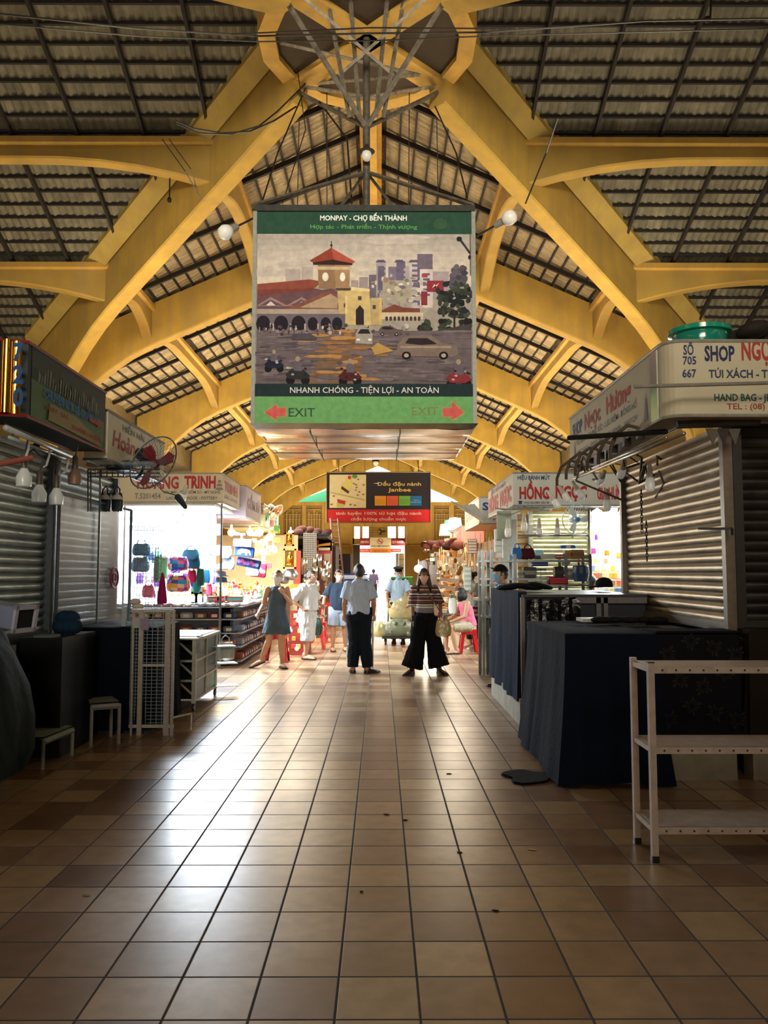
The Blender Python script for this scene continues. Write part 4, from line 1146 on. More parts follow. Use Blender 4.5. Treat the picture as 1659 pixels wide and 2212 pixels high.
# end wall banners, fan, no smoking
YN = 52.0
a = P(799, 1195, YN); b = P(845, 1161, YN)
t = thing('hanging_no_smoking_banner', 'pale banner reading NO SMOKING with an orange foot, above the exit', 'banner', (a.x, YN, a.z))
m = MB('#d8c8a0'); m.box((a.x, YN + .01, a.z), (b.x, YN + .05, b.z)); m.build('backing', 'banner', t)
cv = Canvas((a.x, YN, a.z), (1, 0, 0), (0, 0, 1), b.x - a.x, b.z - a.z, 828, 1015, 668, 808, .0008)
cv.rect(828, 668, 1015, 808, '#dccfa8'); cv.rect(828, 766, 1015, 808, '#d98438'); cv.oval(918, 703, 26, 26, '#c04038', 24); cv.oval(918, 703, 20, 20, '#e0d4b0', 24); cv.rect(903, 700, 934, 706, '#3a3430'); cv.poly([(900, 690), (905, 685), (936, 716), (931, 721)], '#c04038')
cv.text('NO SMOKING', 842, 752, 15, 156, '#5a5248', .015); cv.text('CẤM HÚT THUỐC', 850, 795, 12, 140, '#8a4a28', .01)
cv.mb.build('printed_face', 'banner', t)
for x in (a.x + .15, b.x - .15):
    m = MB('#5a5248'); m.tube([(x, YN + .03, b.z), (x, YN + .03, ZR - SL * abs(x) - .1)], .012, 4); m.build('hanging_wire', 'iron', t)
for nm, pa, pb, txt in (('dark red banner with pale text above the exit, west of the no smoking one', (777, 1179), (799, 1162), 'CHÀO MỪNG'), ('dark red banner with pale text above the exit, east of the no smoking one', (845, 1179), (875, 1162), 'QUÝ KHÁCH'), ('narrow bright red strip banner under the first dark red one', (777, 1194), (799, 1185), 'CHỢ BẾN'), ('narrow bright red strip banner under the second dark red one', (845, 1193), (867, 1185), 'THÀNH')):
    a = P(*pa, YN + .3); b = P(*pb, YN + .3); t = thing('hanging_red_banner', nm, 'banner', (a.x, a.y, a.z))
    m = MB('#8c2430' if 'dark' in nm.split()[0] else '#c8382c'); m.box((a.x, a.y, a.z), (b.x, a.y + .04, b.z)); m.build('cloth', 'banner', t)
    m = MB(); h_ = (b.z - a.z); text(m, txt, (a.x + .06, a.y - .01, a.z + h_ * .35), (1, 0, 0), (0, 0, 1), h_ * .3, (b.x - a.x) * .8, .02, '#e8c8b8'); m.build('lettering', 'banner', t)
    m = MB('#5a5248'); x = (a.x + b.x) / 2; m.tube([(x, a.y + .02, b.z), (x, a.y + .02, ZR - SL * abs(x) - .1)], .012, 4); m.build('hanging_wire', 'iron', t)
c = P(824, 1148, YW - .6); fan('wall_fan', 'dark round fan on the wall over the no smoking banner', c, .32, (0, -1, -.2), '#2a2a2c', '#1a1a1c', '#161618', '#26262a')
# ================================================================ LEFT FRONT STALL (720)
XL = -2.4; U = V((0, 1, 0)); Z = V((0, 0, 1))
ya = R(60, 800, XL).y; yb = R(227, 900, XL).y; yc2 = R(232, 900, XL).y; yd = R(355, 950, XL).y
t = sign_block('shop_sign', 'dark green shop sign with brass corner column numbered 720 and blue lettering', [(XL, ya), (XL, yb), (XL - .3, yb), (XL - .3, ya + .3), (-4.6, ya + .3), (-4.6, ya - .05), (XL - .14, ya - .05)], 2.70, 3.25, '#243230', frame='#7c2226')
cv = Canvas((XL + .002, ya + .06, 2.71), U, Z, yb - ya - .1, .53, 130, 665, 100, 820, .0004)
cv.rect(130, 100, 665, 820, '#3a3f3c'); cv.poly([(130, 420), (250, 400), (420, 460), (540, 480), (665, 430), (665, 820), (130, 820)], '#4f6a44')
cv.poly([(130, 300), (300, 330), (500, 300), (665, 360), (665, 480), (520, 470), (130, 430)], '#22352f')
for k in range(26): x = 170 + 17 * k; cv.poly([(x, 430), (x + 3, 300 + 70 * sin(k * 1.3)), (x + 14, 290 + 60 * cos(k)), (x + 8, 430)], ('#7c7f74', '#5c6258')[k % 2])
cv.poly([(240, 600), (420, 600), (600, 720), (640, 820), (230, 780)], '#8c7f54')
cv.text('CHUYÊN SỈ & LẺ QUẦN ÁO', 200, 560, 92, 420, '#1f6db8', .035)
cv.poly([(530, 520), (600, 520), (600, 495), (650, 545), (600, 600), (600, 570), (530, 570)], '#9c3a3c')
cv.text('SHIRT - BAG', 215, 680, 50, 150, '#9a2e34', .02); cv.text('SOUVENIR - LACQUER', 390, 760, 54, 240, '#9a2e34', .02)
cv.mb.build('printed_face', 'banner', t)
m = MB('#c8963c')
for (px, r_) in ((14, .035), (36, .05)):
    p = P(px, 800, ya - .06 + (px - 14) * .003); m.lathe((p.x, p.y, 2.71), [(r_, 0), (r_, .54)], 20, None)
p = P(-18, 800, ya - .08); m.lathe((p.x, p.y, 2.71), [(.05, 0), (.05, .54)], 20)
m.build('brass_column', 'brass', t, True, 40)
m = MB()
for k, s_ in enumerate('720'):
    a = P(27, 800 + 43 * k - 5, ya - .13); a.z = 3.08 - .165 * k; text(m, s_, a, (1, 0, 0), Z, .13, .075, .04, '#1c4a86')
m.build('number_lettering', 'banner', t)
t = sign_block('shop_sign', 'white shop sign with red script lettering, next to the dark green one', [(XL, yc2 + .02), (XL, yd), (XL - .22, yd), (XL - .22, yc2 + .02)], 2.63, 3.10, '#d2cdb8', frame='#5c6a6c')
m = MB(); L_ = yd - yc2
text(m, 'HIỀN HẢI', (XL + .004, yc2 + .45, 2.98), U, Z, .065, .75, .01, '#5c6674')
text(m, 'Hoàng', (XL + .004, yc2 + .15, 2.78), U, Z, .17, .9, .012, '#a8383c', shear=.2)
text(m, 'Phát', (XL + .004, yc2 + 1.15, 2.76), U, Z, .17, .7, .012, '#a8383c', shear=.2)
m.build('lettering', 'banner', t)
XS = -2.95
m = MB('#1c2226'); m.box((-4.6, 6.1, 0), (XS - .12, 9.6, 2.62)); o = m.build('stall_block', 'matte'); tag(o, 'dark closed stall box behind the grey shutters under sign 720', 'stall')
yA = R(100, 1100, XS).y
shutter('rolling_shutter', 'grey steel rolling shutter beneath the dark green 720 sign', (XS, 5.2, 0), (XS, yA, 0), 1.0, 2.70, '#7f8c8a', .078, frame='#454e54')
shutter('rolling_shutter', 'grey steel rolling shutter beneath the white sign with red script', (XS, yA + .16, 0), (XS, 9.5, 0), 1.0, 2.66, '#788a94', .078, frame='#4a545c')
m = MB('#8e887c'); m.box((XS + .0, yA + .05, .0), (XS + .08, yA + .12, 2.7)); solo(m, 'steel_post', 'paintmetal', 'narrow steel post between the two grey shutters', 'post')
# translucent sheet
t = thing('plastic_screen', 'tall cloudy plastic panel in a thin frame leaning on the second grey shutter', 'panel', R(200, 1330, -2.78))
a = R(118, 1330, -2.80); b = R(282, 1100, -2.80)
m = MB('#6f8798'); m.quad((-2.80, a.y, .95), (-2.80, b.y, .95), (-2.80, b.y, 2.28), (-2.80, a.y, 2.28)); m.build('sheet', 'frost', t)
m = MB('#5e707e'); m.tube([(-2.79, a.y, .95), (-2.79, b.y, .95), (-2.79, b.y, 2.3), (-2.79, a.y, 2.3), (-2.79, a.y, .95)], .018, 4); m.build('frame', 'paintmetal', t)
m = MB('#8a3a4c'); c = R(247, 1248, -2.77)
m.tube([c + V((0, .13 * cos(q), .11 * sin(q))) for q in [2 * pi * k / 14 for k in range(15)]], .012, 5); m.tube([c + V((0, .06 * cos(q), .05 * sin(q))) for q in [2 * pi * k / 10 for k in range(11)]], .01, 5); m.build('red_print', 'satin', t)
m = MB('#8fa0aa')
for px in (117, 213): p = R(px, 1200, -2.77); m = MB('#8fa0aa'); m.tube([(-2.77, p.y, .9), (-2.77, p.y, 2.5)], .012, 6); m.build('rod', 'steel', t)
# light rail and hanging shaded bulbs
t = thing('light_rail', 'pale double tube rail with hooks below the dark green sign', 'rail', R(20, 930, -2.5))
m = MB('#a9b4b4'); m.tube([R(12, 924, -2.5), R(152, 985, -2.5)], .022, 8); m.tube([R(20, 945, -2.6), R(140, 990, -2.6)], .014, 8); m.build('tube', 'paintmetal', t, True)
for px, py in ((62, 955), (107, 970), (148, 985)):
    m = MB('#c8d0d0'); a = R(px, py, -2.52); m.tube([a, a + V((0, 0, -.05)), a + V((.0, -.05, -.14)), a + V((0, -.1, -.16))], .009, 6); m.build('hook', 'paintmetal', t)
m = MB('#a05a50'); m.tube([P(-10, 1004, 5.6), P(69, 989, 5.8)], .02, 8); solo(m, 'fluorescent_tube', 'satin', 'thin unlit tube poking out under the brass column', 'lamp')
for i, (px, py, Y, lb) in enumerate(((52, 1020, 6.2, 'white shaded bulb hanging under the 720 sign, closest to the brass column'), (85, 1055, 6.6, 'white shaded bulb hanging lowest under the 720 sign'), (122, 1062, 6.9, 'white shaded bulb in front of the steel post'), (162, 1020, 7.2, 'small dull bulb in an orange holder under the sign joint'))):
    c = P(px, py, Y); t = thing('hanging_bulb', lb, 'lamp', c)
    m = MB('#c9cdc8' if i < 3 else '#8a6a5a'); m.lathe(c, [(.055, -.11), (.06, -.04), (.04, .0), (.025, .03)], 14); m.build('bulb', 'bulb' if i < 3 else 'satin', t, True, 40)
    m = MB('#5a5450'); m.lathe(c, [(.028, .03), (.024, .13), (.01, .15)], 10); m.build('socket', 'satin', t, True, 40)
    m = MB('#3a3c3e'); m.tube([c + V((0, 0, .14)), c + V((.02, 0, .25)), c + V((-.06, 0, .32)), c + V((-.12, .05, .30))], .007, 5); m.build('cord', 'satin', t)
m = MB('#283440'); m.cbox(P(262, 1007, 8.2), (.26, .2, .1), 0, None, .02); m.tube([P(252, 1000, 8.2), P(256, 993, 8.2), P(266, 993, 8.2), P(270, 1001, 8.2)], .008, 5); solo(m, 'black_case', 'satin', 'small dark case with a handle on the wire rack under the white sign', 'case')
m = MB('#5c6a72')
for k in range(7): a = P(195 + 12 * k, 1012, 8.0 + .1 * k); m.tube([a, P(195 + 12 * k, 1030, 8.3)], .006, 4)
for k in range(3): m.tube([P(190, 1014 + 8 * k, 8.0 + .1 * k), P(345, 1014 + 8 * k, 8.5 + .1 * k)], .007, 4)
for px in (190, 196, 216): m.tube([P(px, 1014, 8.1), P(px, 1105, 8.1)], .008, 4)
solo(m, 'wire_rack', 'paintmetal', 'wire rack hanging off the shutters below the white sign', 'rack')
m = MB('#7c8890')
for k in range(5): m.ell(P(205 + 28 * k, 1003, 8.1), (.1, .07, .035))
solo(m, 'plastic_bundle', 'film', 'bundle of clear plastic on the wire rack', 'bundle', smooth=True)
fan('wall_fan', 'large caged fan with red blades and black motor below the white script sign', P(332, 1000, 8.3), .30, (.75, -.35, -.5), '#8c2430', '#701c28', '#131c2a', '#4a5862')
for i, px in enumerate((227, 253)):
    bag('garment_cover', 'black cover with white shoulders hanging above the cloudy panel, ' + ('nearer the shutter' if i == 0 else 'nearer the bright stall'), 'garment cover', '#18222e', P(px, 1104, 8.8), .12, .19, .06, 'satin', True, None)
    m = MB('#ded9cc'); c = P(px, 1079, 8.78); m.lathe(c, [(.062, 0), (.05, .03), (.018, .06), (.01, .08)], 12)
    o = m.build('white_shoulder', 'cloth', bpy.data.objects[[o.name for o in COL.objects if o.name.startswith('garment_cover')][-1]], True)
bulb(397, 1065, 10.5, 'glass bulb on a swan neck in front of the red lettered stall sign', 1.3, .5, .9)
m = MB('#1e2c3c'); m.tube([P(385, 1075, 10.5), P(400, 1095, 10.4)], [.05, .03], 10, round_=True); m.tube([P(330, 1040, 9.6), P(352, 1062, 9.9), P(380, 1070, 10.4)], .008, 5)
solo(m, 'lamp_holder', 'satin', 'dark lamp holder on a curved cable over the glowing stall', 'lamp holder')

# tarp covered counter
t = thing('market_counter', 'low counter under a dark green tarpaulin, below the 720 shutters', 'counter', (-2.8, 6.3, 0))
m = MB('#38342c'); m.box((-3.0, 5.0, .0), (-2.6, 6.3, 1.0)); m.build('counter_body', 'wood', t)
m = MB('#0a1e1e'); n = 20; rr = []
pr = [(-3.0, 1.12), (-2.9, 1.20), (-2.75, 1.21), (-2.58, 1.15), (-2.44, .98), (-2.33, .78), (-2.27, .55), (-2.28, .32), (-2.33, .10)]
for j in range(n + 1):
    y = 4.6 + 1.75 * j / n; e = max(0, (j - n + 5) / 5.0)
    rr.append([V((x - (.25 * e * (1 if i > 3 else .3)) + .05 * noise.noise(V((i * .6, j * .5, 2))), y + .06 * noise.noise(V((i, j * .4, 7))), max(.16, z - .25 * e * e + .05 * noise.noise(V((i * .7, j * .45, 9)))))) for i, (x, z) in enumerate(pr)])
for r_ in rr: m.v += r_
q = len(pr)
for j in range(n):
    for i in range(q - 1): m.face((j * q + i, j * q + i + 1, (j + 1) * q + i + 1, (j + 1) * q + i))
m.v.append(V((-2.9, 6.45, .6)))
for i in range(q - 1): m.face((n * q + i, n * q + i + 1, (n + 1) * q))
o = m.build('tarpaulin', 'tarp', t, True)
m = MB('#8d98b8'); Mx = Matrix.Translation(P(18, 1332, 5.7)) @ Euler((0, radians(8), radians(-14))).to_matrix().to_4x4()
t = thing('plastic_crate', 'grey-blue plastic box with an open end, tipped on the dark tarpaulin', 'crate', P(18, 1350, 5.7))
m.box((-.2, -.1, -.075), (.12, .12, .085), None, Mx, .012); m.build('body', 'satin', t)
m = MB('#b8bcd4'); m.box((.12, -.11, -.09), (.14, .13, -.06), None, Mx); m.box((.12, -.11, .07), (.14, .13, .1), None, Mx); m.box((.12, -.11, -.09), (.14, -.08, .1), None, Mx); m.box((.12, .1, -.09), (.14, .13, .1), None, Mx); m.build('rim', 'satin', t)
m = MB('#0c1018'); m.box((.119, -.08, -.06), (.1215, .1, .07), None, Mx); m.build('dark_inside', 'matte', t)
# stools and benches
def slat_stool(name, lb, a, b, h, dep, col='#8c9694', seat_t=.05, fin='paintmetal'):
    a = V((a.x, a.y, 0)); b = V((b.x, b.y, 0)); u = (b - a).normalized(); n_ = V((-abs(u.y), abs(u.x) * (1 if u.x * u.y < 0 else -1), 0)); n_ = V((-u.y, u.x, 0))
    if n_.x > 0: n_ = -n_
    t = thing(name, lb, 'stool', ((a + b) / 2))
    m = MB(col)
    for k in range(2):
        q = a + n_ * (dep * k); r_ = b + n_ * (dep * k); m.tube([q + V((0, 0, h - .04)), r_ + V((0, 0, h - .04))], .025, 4)
    m.quad(a + V((0, 0, h)), b + V((0, 0, h)), b + n_ * dep + V((0, 0, h)), a + n_ * dep + V((0, 0, h))); m.quad(a + V((0, 0, h - .02)), b + V((0, 0, h - .02)), b + n_ * dep + V((0, 0, h - .02)), a + n_ * dep + V((0, 0, h - .02)))
    m.build('seat', fin, t)
    for q in (a, b, a + n_ * dep, b + n_ * dep):
        m = MB(col); m.tube([q, q + V((0, 0, h - .02))], .016, 4); m.build('leg', fin, t)
    return t
slat_stool('low_bench', 'low pale metal bench in front of the dark tarpaulin', F(92, 1662), F(155, 1632), .25, .28, '#9aa39c')
slat_stool('step_stool', 'pale stool with a wide slat seat beside the wire mesh stand', F(196, 1612), F(256, 1606), .38, .36, '#8f8d8a')
m = MB('#a8a090'); m.box(F(0, 1700) + V((-.3, 0, 0)), F(12, 1660) + V((0, .2, .16))); solo(m, 'carton', 'matte', 'corner of a small carton on the floor at the frame edge, under the tarpaulin', 'carton')
m = MB('#6c7a80'); m.box((-2.76, 6.98, 1.0), (-2.60, 7.16, 1.02)); m.box((-2.86, 6.95, 0), (-2.5, 7.75, 1.0), C('#04080b')); solo(m, 'storage_box', 'satin', 'dark box with a pale lid between the tarpaulin and the mesh stand', 'box')
m = MB('#16304a')
for k in range(5): m.ell((-2.68 + .05 * (k % 3), 7.4 + .06 * (k // 3), 1.07 + .07 * (k // 3)), (.09, .08, .07))
solo(m, 'plastic_sack', 'tarp', 'dark blue knotted sack against the cloudy plastic panel', 'sack', smooth=True)
# dark covered counter behind the mesh stand
t = thing('market_counter', 'counter covered in dark navy cloth behind the cream mesh stand', 'counter', (-2.5, 8.45, 0))
m = MB('#20242a'); m.box((-2.95, 8.0, 0), (-2.02, 8.88, 1.0)); m.build('counter_body', 'wood', t)
m = MB('#070f1c'); cloth_box(m, -3.0, -1.99, 7.96, 8.92, .04, 1.02, .03, .012, None, 21.0); m.build('cloth_cover', 'cloth', t, True, 50)
# mesh stand
t = thing('mesh_display_stand', 'tall cream wire mesh display stand between the stool and the wheeled table', 'stand', F(330, 1588))
YM = F(330, 1588).y; x0 = P(282, 1400, YM).x; x1 = P(374, 1400, YM).x; zt_ = P(330, 1318, YM).z
m = MB('#b0aaa2')
for px, w_ in ((288, .012), (305, .028), (362, .030), (374, .014)):
    x = P(px, 1400, YM).x; m2_ = MB('#a49c96'); m2_.box((x - w_ * .8, YM - .02, 0), (x + w_ * .8, YM + .02, zt_)); m2_.build('post', 'paintmetal', t)
m.box((x0, YM - .015, zt_ - .02), (x1, YM + .015, zt_ + .01)); m.box((x0 + .08, YM - .01, P(330, 1437, YM).z - .012), (x1 - .08, YM + .01, P(330, 1437, YM).z + .012)); m.box((x0, YM - .01, .07), (x1 + .02, YM + .01, .10)); m.build('rail', 'paintmetal', t)
m = MB('#8f9aa2')
for k in range(9): x = x0 + (x1 - x0) * k / 8; m.tube([(x, YM + .012, .08), (x, YM + .012, zt_)], .0035, 4)
for k in range(34): z = .08 + (zt_ - .08) * k / 33; m.tube([(x0, YM + .014, z), (x1, YM + .014, z)], .003, 4)
m.build('wire_mesh', 'paintmetal', t)
m = MB('#c4bcae'); m.tube([(x1, YM, .16), (x1 + .13, YM + .25, .16), (x1 + .13, YM + .25, 0)], .012, 4); m.build('foot', 'paintmetal', t)
m = MB('#a8a6a4'); m.box((x0 + .02, YM - .03, zt_ - .17), (x0 + .09, YM - .024, zt_ - .07)); m.box((x0 + .1, YM - .03, zt_ - .19), (x0 + .18, YM - .024, zt_ - .08), C('#8a7f96')); m.build('price_card', 'banner', t)
m = MB('#9aa4a8'); x = P(266, 1400, 8.0).x; m.box((x - .02, 8.0, 0), (x + .02, 8.04, P(275, 1310, 8).z)); solo(m, 'steel_post', 'paintmetal', 'lone pale upright beside the mesh stand', 'post')
# tall wire grid behind the stand
m = MB('#7a8a98'); Yg = 10.4; a = P(288, 1325, Yg); b = P(350, 1130, Yg)
for k in range(10): x = a.x + (b.x - a.x) * k / 9; m.tube([(x, Yg, a.z), (x, Yg, b.z)], .004, 4)
for k in range(26): z = a.z + (b.z - a.z) * k / 25; m.tube([(a.x, Yg, z), (b.x, Yg, z)], .004, 4)
solo(m, 'wire_grid', 'paintmetal', 'tall wire grid panel hung in front of the glowing bag stall', 'grid')
# wheeled table
p0 = F(418, 1537); p1 = F(471, 1503); xk = p0.x; t = thing('wheeled_table', 'cream metal table on castors with panelled side and a folded white sheet', 'table', (xk - .4, (p0.y + p1.y) / 2, 0))
tz = .80; y0, y1 = p0.y, p1.y
m = MB('#d4d2c8'); m.box((xk - .95, y0 - .04, tz), (xk + .05, y1 + .04, tz + .018)); m.box((xk - .9, y0 + .2, tz + .018), (xk, y1, tz + .028), C('#e4e6e2')); m.build('table_top', 'satin', t)
CR_ = '#b9b8ac'
for (x, y) in ((xk, y0), (xk, y1), (xk - .88, y0), (xk - .88, y1)):
    m = MB(CR_); m.box((x - .022, y - .022, .09), (x + .022, y + .022, tz)); q = m.build('leg', 'paintmetal', t)
    m = MB('#15161a'); m.lathe((x - .012, y, .045), [(.04, 0), (.045, .008), (.04, .025)], 14, None, (1, 0, 0)); m.tube([(x, y, .045), (x, y, .1)], .008, 6); m.build('castor', 'satin', q, True, 40)
m = MB(CR_)
for z in (.12, .34, .56, .78): m.box((xk - .012, y0, z - .012), (xk + .016, y1, z + .012))
ym = (y0 + y1) / 2; m.box((xk - .012, ym - .015, .12), (xk + .018, ym + .015, .78))
for z in (.34, .56): m.box((xk - .88, y0 - .012, z - .012), (xk, y0 + .012, z + .012))
for z in (.3, .52, .74): m.tube([(xk - .17, y0, z + .02), (xk - .01, y0, z - .12)], .014, 4)
m.build('side_frame', 'paintmetal', t)
for j, z in enumerate((.13, .35, .57)):
    for k in range(2):
        m = MB('#4c5c66' if (j, k) != (0, 1) else '#6f8a78'); m.box((xk - .006, y0 + .03 + k * (ym - y0), z), (xk + .004, ym - .02 + k * (y1 - ym), z + .2)); m.build('side_panel', 'satin', t)
m = MB('#2a3a48')
for z in (.34, .56): m.box((xk - .86, y0 + .02, z), (xk - .02, y1, z + .01))
m.build('inner_shelf', 'matte', t)
m = MB('#0a121c'); m.box((xk - .85, y0 + .18, .11), (xk - .03, y1 - .04, .77)); m.build('dark_infill', 'matte', t)  # dark block added to fill the table's interior with shade
bag('plastic_bag', 'white knotted plastic bag hanging at the far corner of the wheeled table', 'bag', '#b4b2aa', P(487, 1425, 10.5), .22, .22, .16, 'film', True, None)
bag('plastic_bag', 'crumpled grey bag hanging on the panelled side of the wheeled table', 'bag', '#9a9a98', R(432, 1410, xk + .06), .1, .18, .04, 'film', True, None)
for k in range(3):
    m = MB('#c4d4d0'); p = P(480 + 4 * k, (1395, 1432, 1480)[k], 10.4); m.cbox(p, (.3, .25, .008), .4); solo(m, 'display_board', 'satin', 'thin pale tray jutting out beyond the wheeled table', 'tray', 'trays beyond the wheeled table')
m = MB('#c4b4aa'); c = P(292, 1300, 8.4)
for k in range(4): m.ell(c + V((.03 * k, 0, -.05 * k)), (.06, .05, .035))
solo(m, 'cloth_bundle', 'cloth', 'small pale cloth bundle on top of the mesh stand', 'bundle', smooth=True)
m = MB('#8a1c50'); c = P(350, 1293, 9.5); m.lathe(c, [(.055, -.06), (.06, -.02), (.035, .2), (.01, .3)], 12); solo(m, 'pink_umbrella', 'cloth', 'magenta folded umbrella hanging by the glowing bag stall', 'umbrella', smooth=True)

# ================================================================ SECOND LEFT STALL (TRINH), glowing
Y2 = 13.3
x480 = P(481, 1050, Y2).x
t = sign_block('shop_sign', 'cream fascia with large red serif name and small grey phone number, over the glowing stall', [(x480, Y2), (x480 - .0, 14.9), (x480 - .25, 14.9), (x480 - .25, Y2 + .25), (-5.2, Y2 + .25), (-5.2, Y2)], 2.71, 3.19, '#c9bca0', frame='#9a9484')
m = MB(); Y = Y2 - .004
def lt(s, px, py, size, wpx, col, bold=.02, Yp=Y2):
    a = P(px, py, Yp); a.y = Yp - .006; text(m, s, a, (1, 0, 0), Z, size, P(wpx, py, Yp).x - a.x, bold, col)
lt('HOÀNG', 296, 1055, .2, 386, '#a03a3c', .035); lt('TRINH', 398, 1054, .2, 466, '#a8262c', .04)
lt('T.5201454', 291, 1077, .09, 347, '#7a7a78'); lt('SƠN MÀI - ĐÁ - GỐM SỨ - MỸ NGHỆ', 352, 1066, .045, 476, '#5a5e68', .015); lt('LACQUER - ROCK - POTTERY', 360, 1079, .05, 470, '#5a5e68', .015)
a = R(486, 1055, x480); text(m, 'TRINH', (x480 + .006, 13.45, 2.92), U, Z, .17, 1.2, .03, '#b04848'); text(m, 'GỐM SỨ - POTTERY', (x480 + .006, 13.45, 2.8), U, Z, .06, 1.2, .01, '#8a7a70')
m.build('lettering', 'banner', t)
m = MB('#8a7c6c')
for k in range(3): c = P(474, 1058 - 8 * k, Y2 - .012); m.poly([c + V((-.07 + .02 * k, 0, 0)), c + V((.07 - .02 * k, 0, 0)), c + V((.04 - .012 * k, 0, .04)), c + V((-.04 + .012 * k, 0, .04))])
m.build('pagoda_emblem', 'banner', t)
# stall carcass
m = MB('#d8dcdc'); m.box((-5.1, 15.2, 0), (-2.9, 15.3, 2.7)); m.box((-5.2, 13.4, 0), (-5.1, 15.3, 2.7)); m.box((-5.2, 13.4, 2.66), (-2.55, 15.2, 2.70))
o = m.build('stall_back_wall', 'satin'); tag(o, 'white lit wall boards at the back of the glowing stall', 'stall'); o.name = 'stall_booth'
def tube_lamp(a, b, lb, grp=None, fin='glowhi', r=.02):
    a = V(a); b = V(b); t = thing('fluorescent_lamp', lb, 'lamp', (a + b) / 2, grp)
    m = MB('#f4faff'); m.tube([a, b], r, 8); m.build('lit_tube', fin, t, True)
    m = MB('#d8dcdc'); m.tube([a + V((0, 0, .045)), b + V((0, 0, .045))], .022, 4); m.build('batten', 'satin', t)
for k, (x0_, x1_, y_, z_) in enumerate(((-4.6, -3.4, 14.9, 2.45), (-3.9, -2.85, 13.9, 2.58), (-4.9, -4.0, 14.2, 2.56), (-4.4, -3.3, 15.1, 2.1), (-3.2, -2.75, 14.8, 2.3))):
    tube_lamp((x0_, y_, z_), (x1_, y_, z_), 'bright white tube lamp inside the glowing bag stall', 'tube lamps in the glowing stall')
# lit bulbs along the fascia
def lit_bulb(p, r, lb, grp, fin='glowhi', col='#f6fbff'):
    t = thing('lit_bulb', lb, 'lamp', p, grp); p = V(p)
    m = MB(col); m.lathe(p, [(.012, r * .9), (r * .8, r * .5), (r, 0), (r * .8, -r * .6), (.005, -r)], 12); m.build('bulb', fin, t, True)
    m = MB('#c8c4ba'); m.lathe(p, [(.02, r * .9), (.02, r * 1.8), (.006, r * 2)], 8); m.build('socket', 'satin', t)
for px, py, Y in ((330, 1128, 13.6), (362, 1140, 13.8), (395, 1130, 13.5), (425, 1150, 13.9), (455, 1135, 13.6), (345, 1165, 14.3), (440, 1170, 14.4), (385, 1172, 14.5)):
    lit_bulb(P(px, py, Y), .075, 'glaring white bulb in the glowing bag stall', 'glaring bulbs in the bag stall')
for px, py, Y in ((500, 1150, 14.8), (522, 1170, 15.4), (540, 1150, 16)):
    lit_bulb(P(px, py, Y), .07, 'glaring white bulb at the side opening of the glowing stall', 'side bulbs of the glowing stall')
for px, py, Y in ((572, 1130, 18.2), (582, 1160, 18.6), (590, 1185, 19.0), (568, 1192, 18.0), (560, 1150, 17.4)):
    lit_bulb(P(px, py, Y), .09, 'warm glaring bulb in the souvenir stall behind', 'warm bulbs of the souvenir stall', 'glowhi', '#ffd9a0')
lit_bulb(P(628, 1150, 21.0), .07, 'single lit bulb above the golden face picture', None, 'glow', '#fff2d8')

# counters with stacked goods, side facing the aisle
XC = -2.15
t = thing('market_counter', 'long dark shelving counter stacked with folded goods, behind the woman in the grey dress', 'counter', (-2.6, 15.2, 0))
m = MB('#2a3038'); m.box((-4.9, 13.85, 0), (-2.35, 14.5, .95)); m.box((-2.55, 13.85, 0), (-2.30, 17.4, .95)); m.build('counter_body', 'wood', t)
m = MB('#8a96a4')
for z in (.06, .3, .53, .76, .97): m.box((-4.9, 13.72, z), (-2.22, 13.9, z + .02)); m.box((-2.36, 13.75, z), (-2.14, 17.4, z + .02))
m.build('shelf_edge', 'satin', t)
PK = ['#3c4250', '#54404a', '#6a3c34', '#2c3a54', '#7c6a5c', '#4c2a30', '#8a5040', '#30343c', '#5a6474', '#7a3040']
protos = []
for i, (cn, cc) in enumerate((('dark blue', '#2c3850'), ('maroon', '#5c2830'), ('brown', '#6b4a38'), ('slate', '#4a5562'), ('rust', '#8c4a34'), ('grey', '#7c8088'))):
    t = thing('folded_pack', cn + ' folded pack on the dark shelving counter', 'pack', (0, 0, 0), cn + ' packs on the dark shelving counter')
    m = MB(cc); m.cbox((0, 0, .05), (.2, .16, .10), 0, None, .02); m.build('body', 'cloth', t)
    m = MB(var(C('#a8a090'))); m.cbox((0, -.001, .05), (.09, .163, .05), 0); m.build('paper_label', 'satin', t); protos.append([t, False])
def use(pr, loc, rz=0, sc=1.0, lb=None, grp=None):
    if not pr[1]: pr[1] = True; o = pr[0]
    else: o = dup(pr[0])
    o.location = loc; o.rotation_euler = (0, 0, rz); o.scale = (sc, sc, sc)
    if lb: o['label'] = lb
    if grp: o['group'] = grp
    return o
for z in (.08, .32, .55, .78):
    for k in range(11): use(random.choice(protos), (-2.36 - .235 * k + random.uniform(-.01, .01), 13.82, z + .002), random.uniform(-.05, .05), random.uniform(.95, 1.1))
    for k in range(13): use(random.choice(protos), (-2.24, 14.1 + .25 * k, z + .002), pi / 2 + random.uniform(-.05, .05), random.uniform(.95, 1.1))
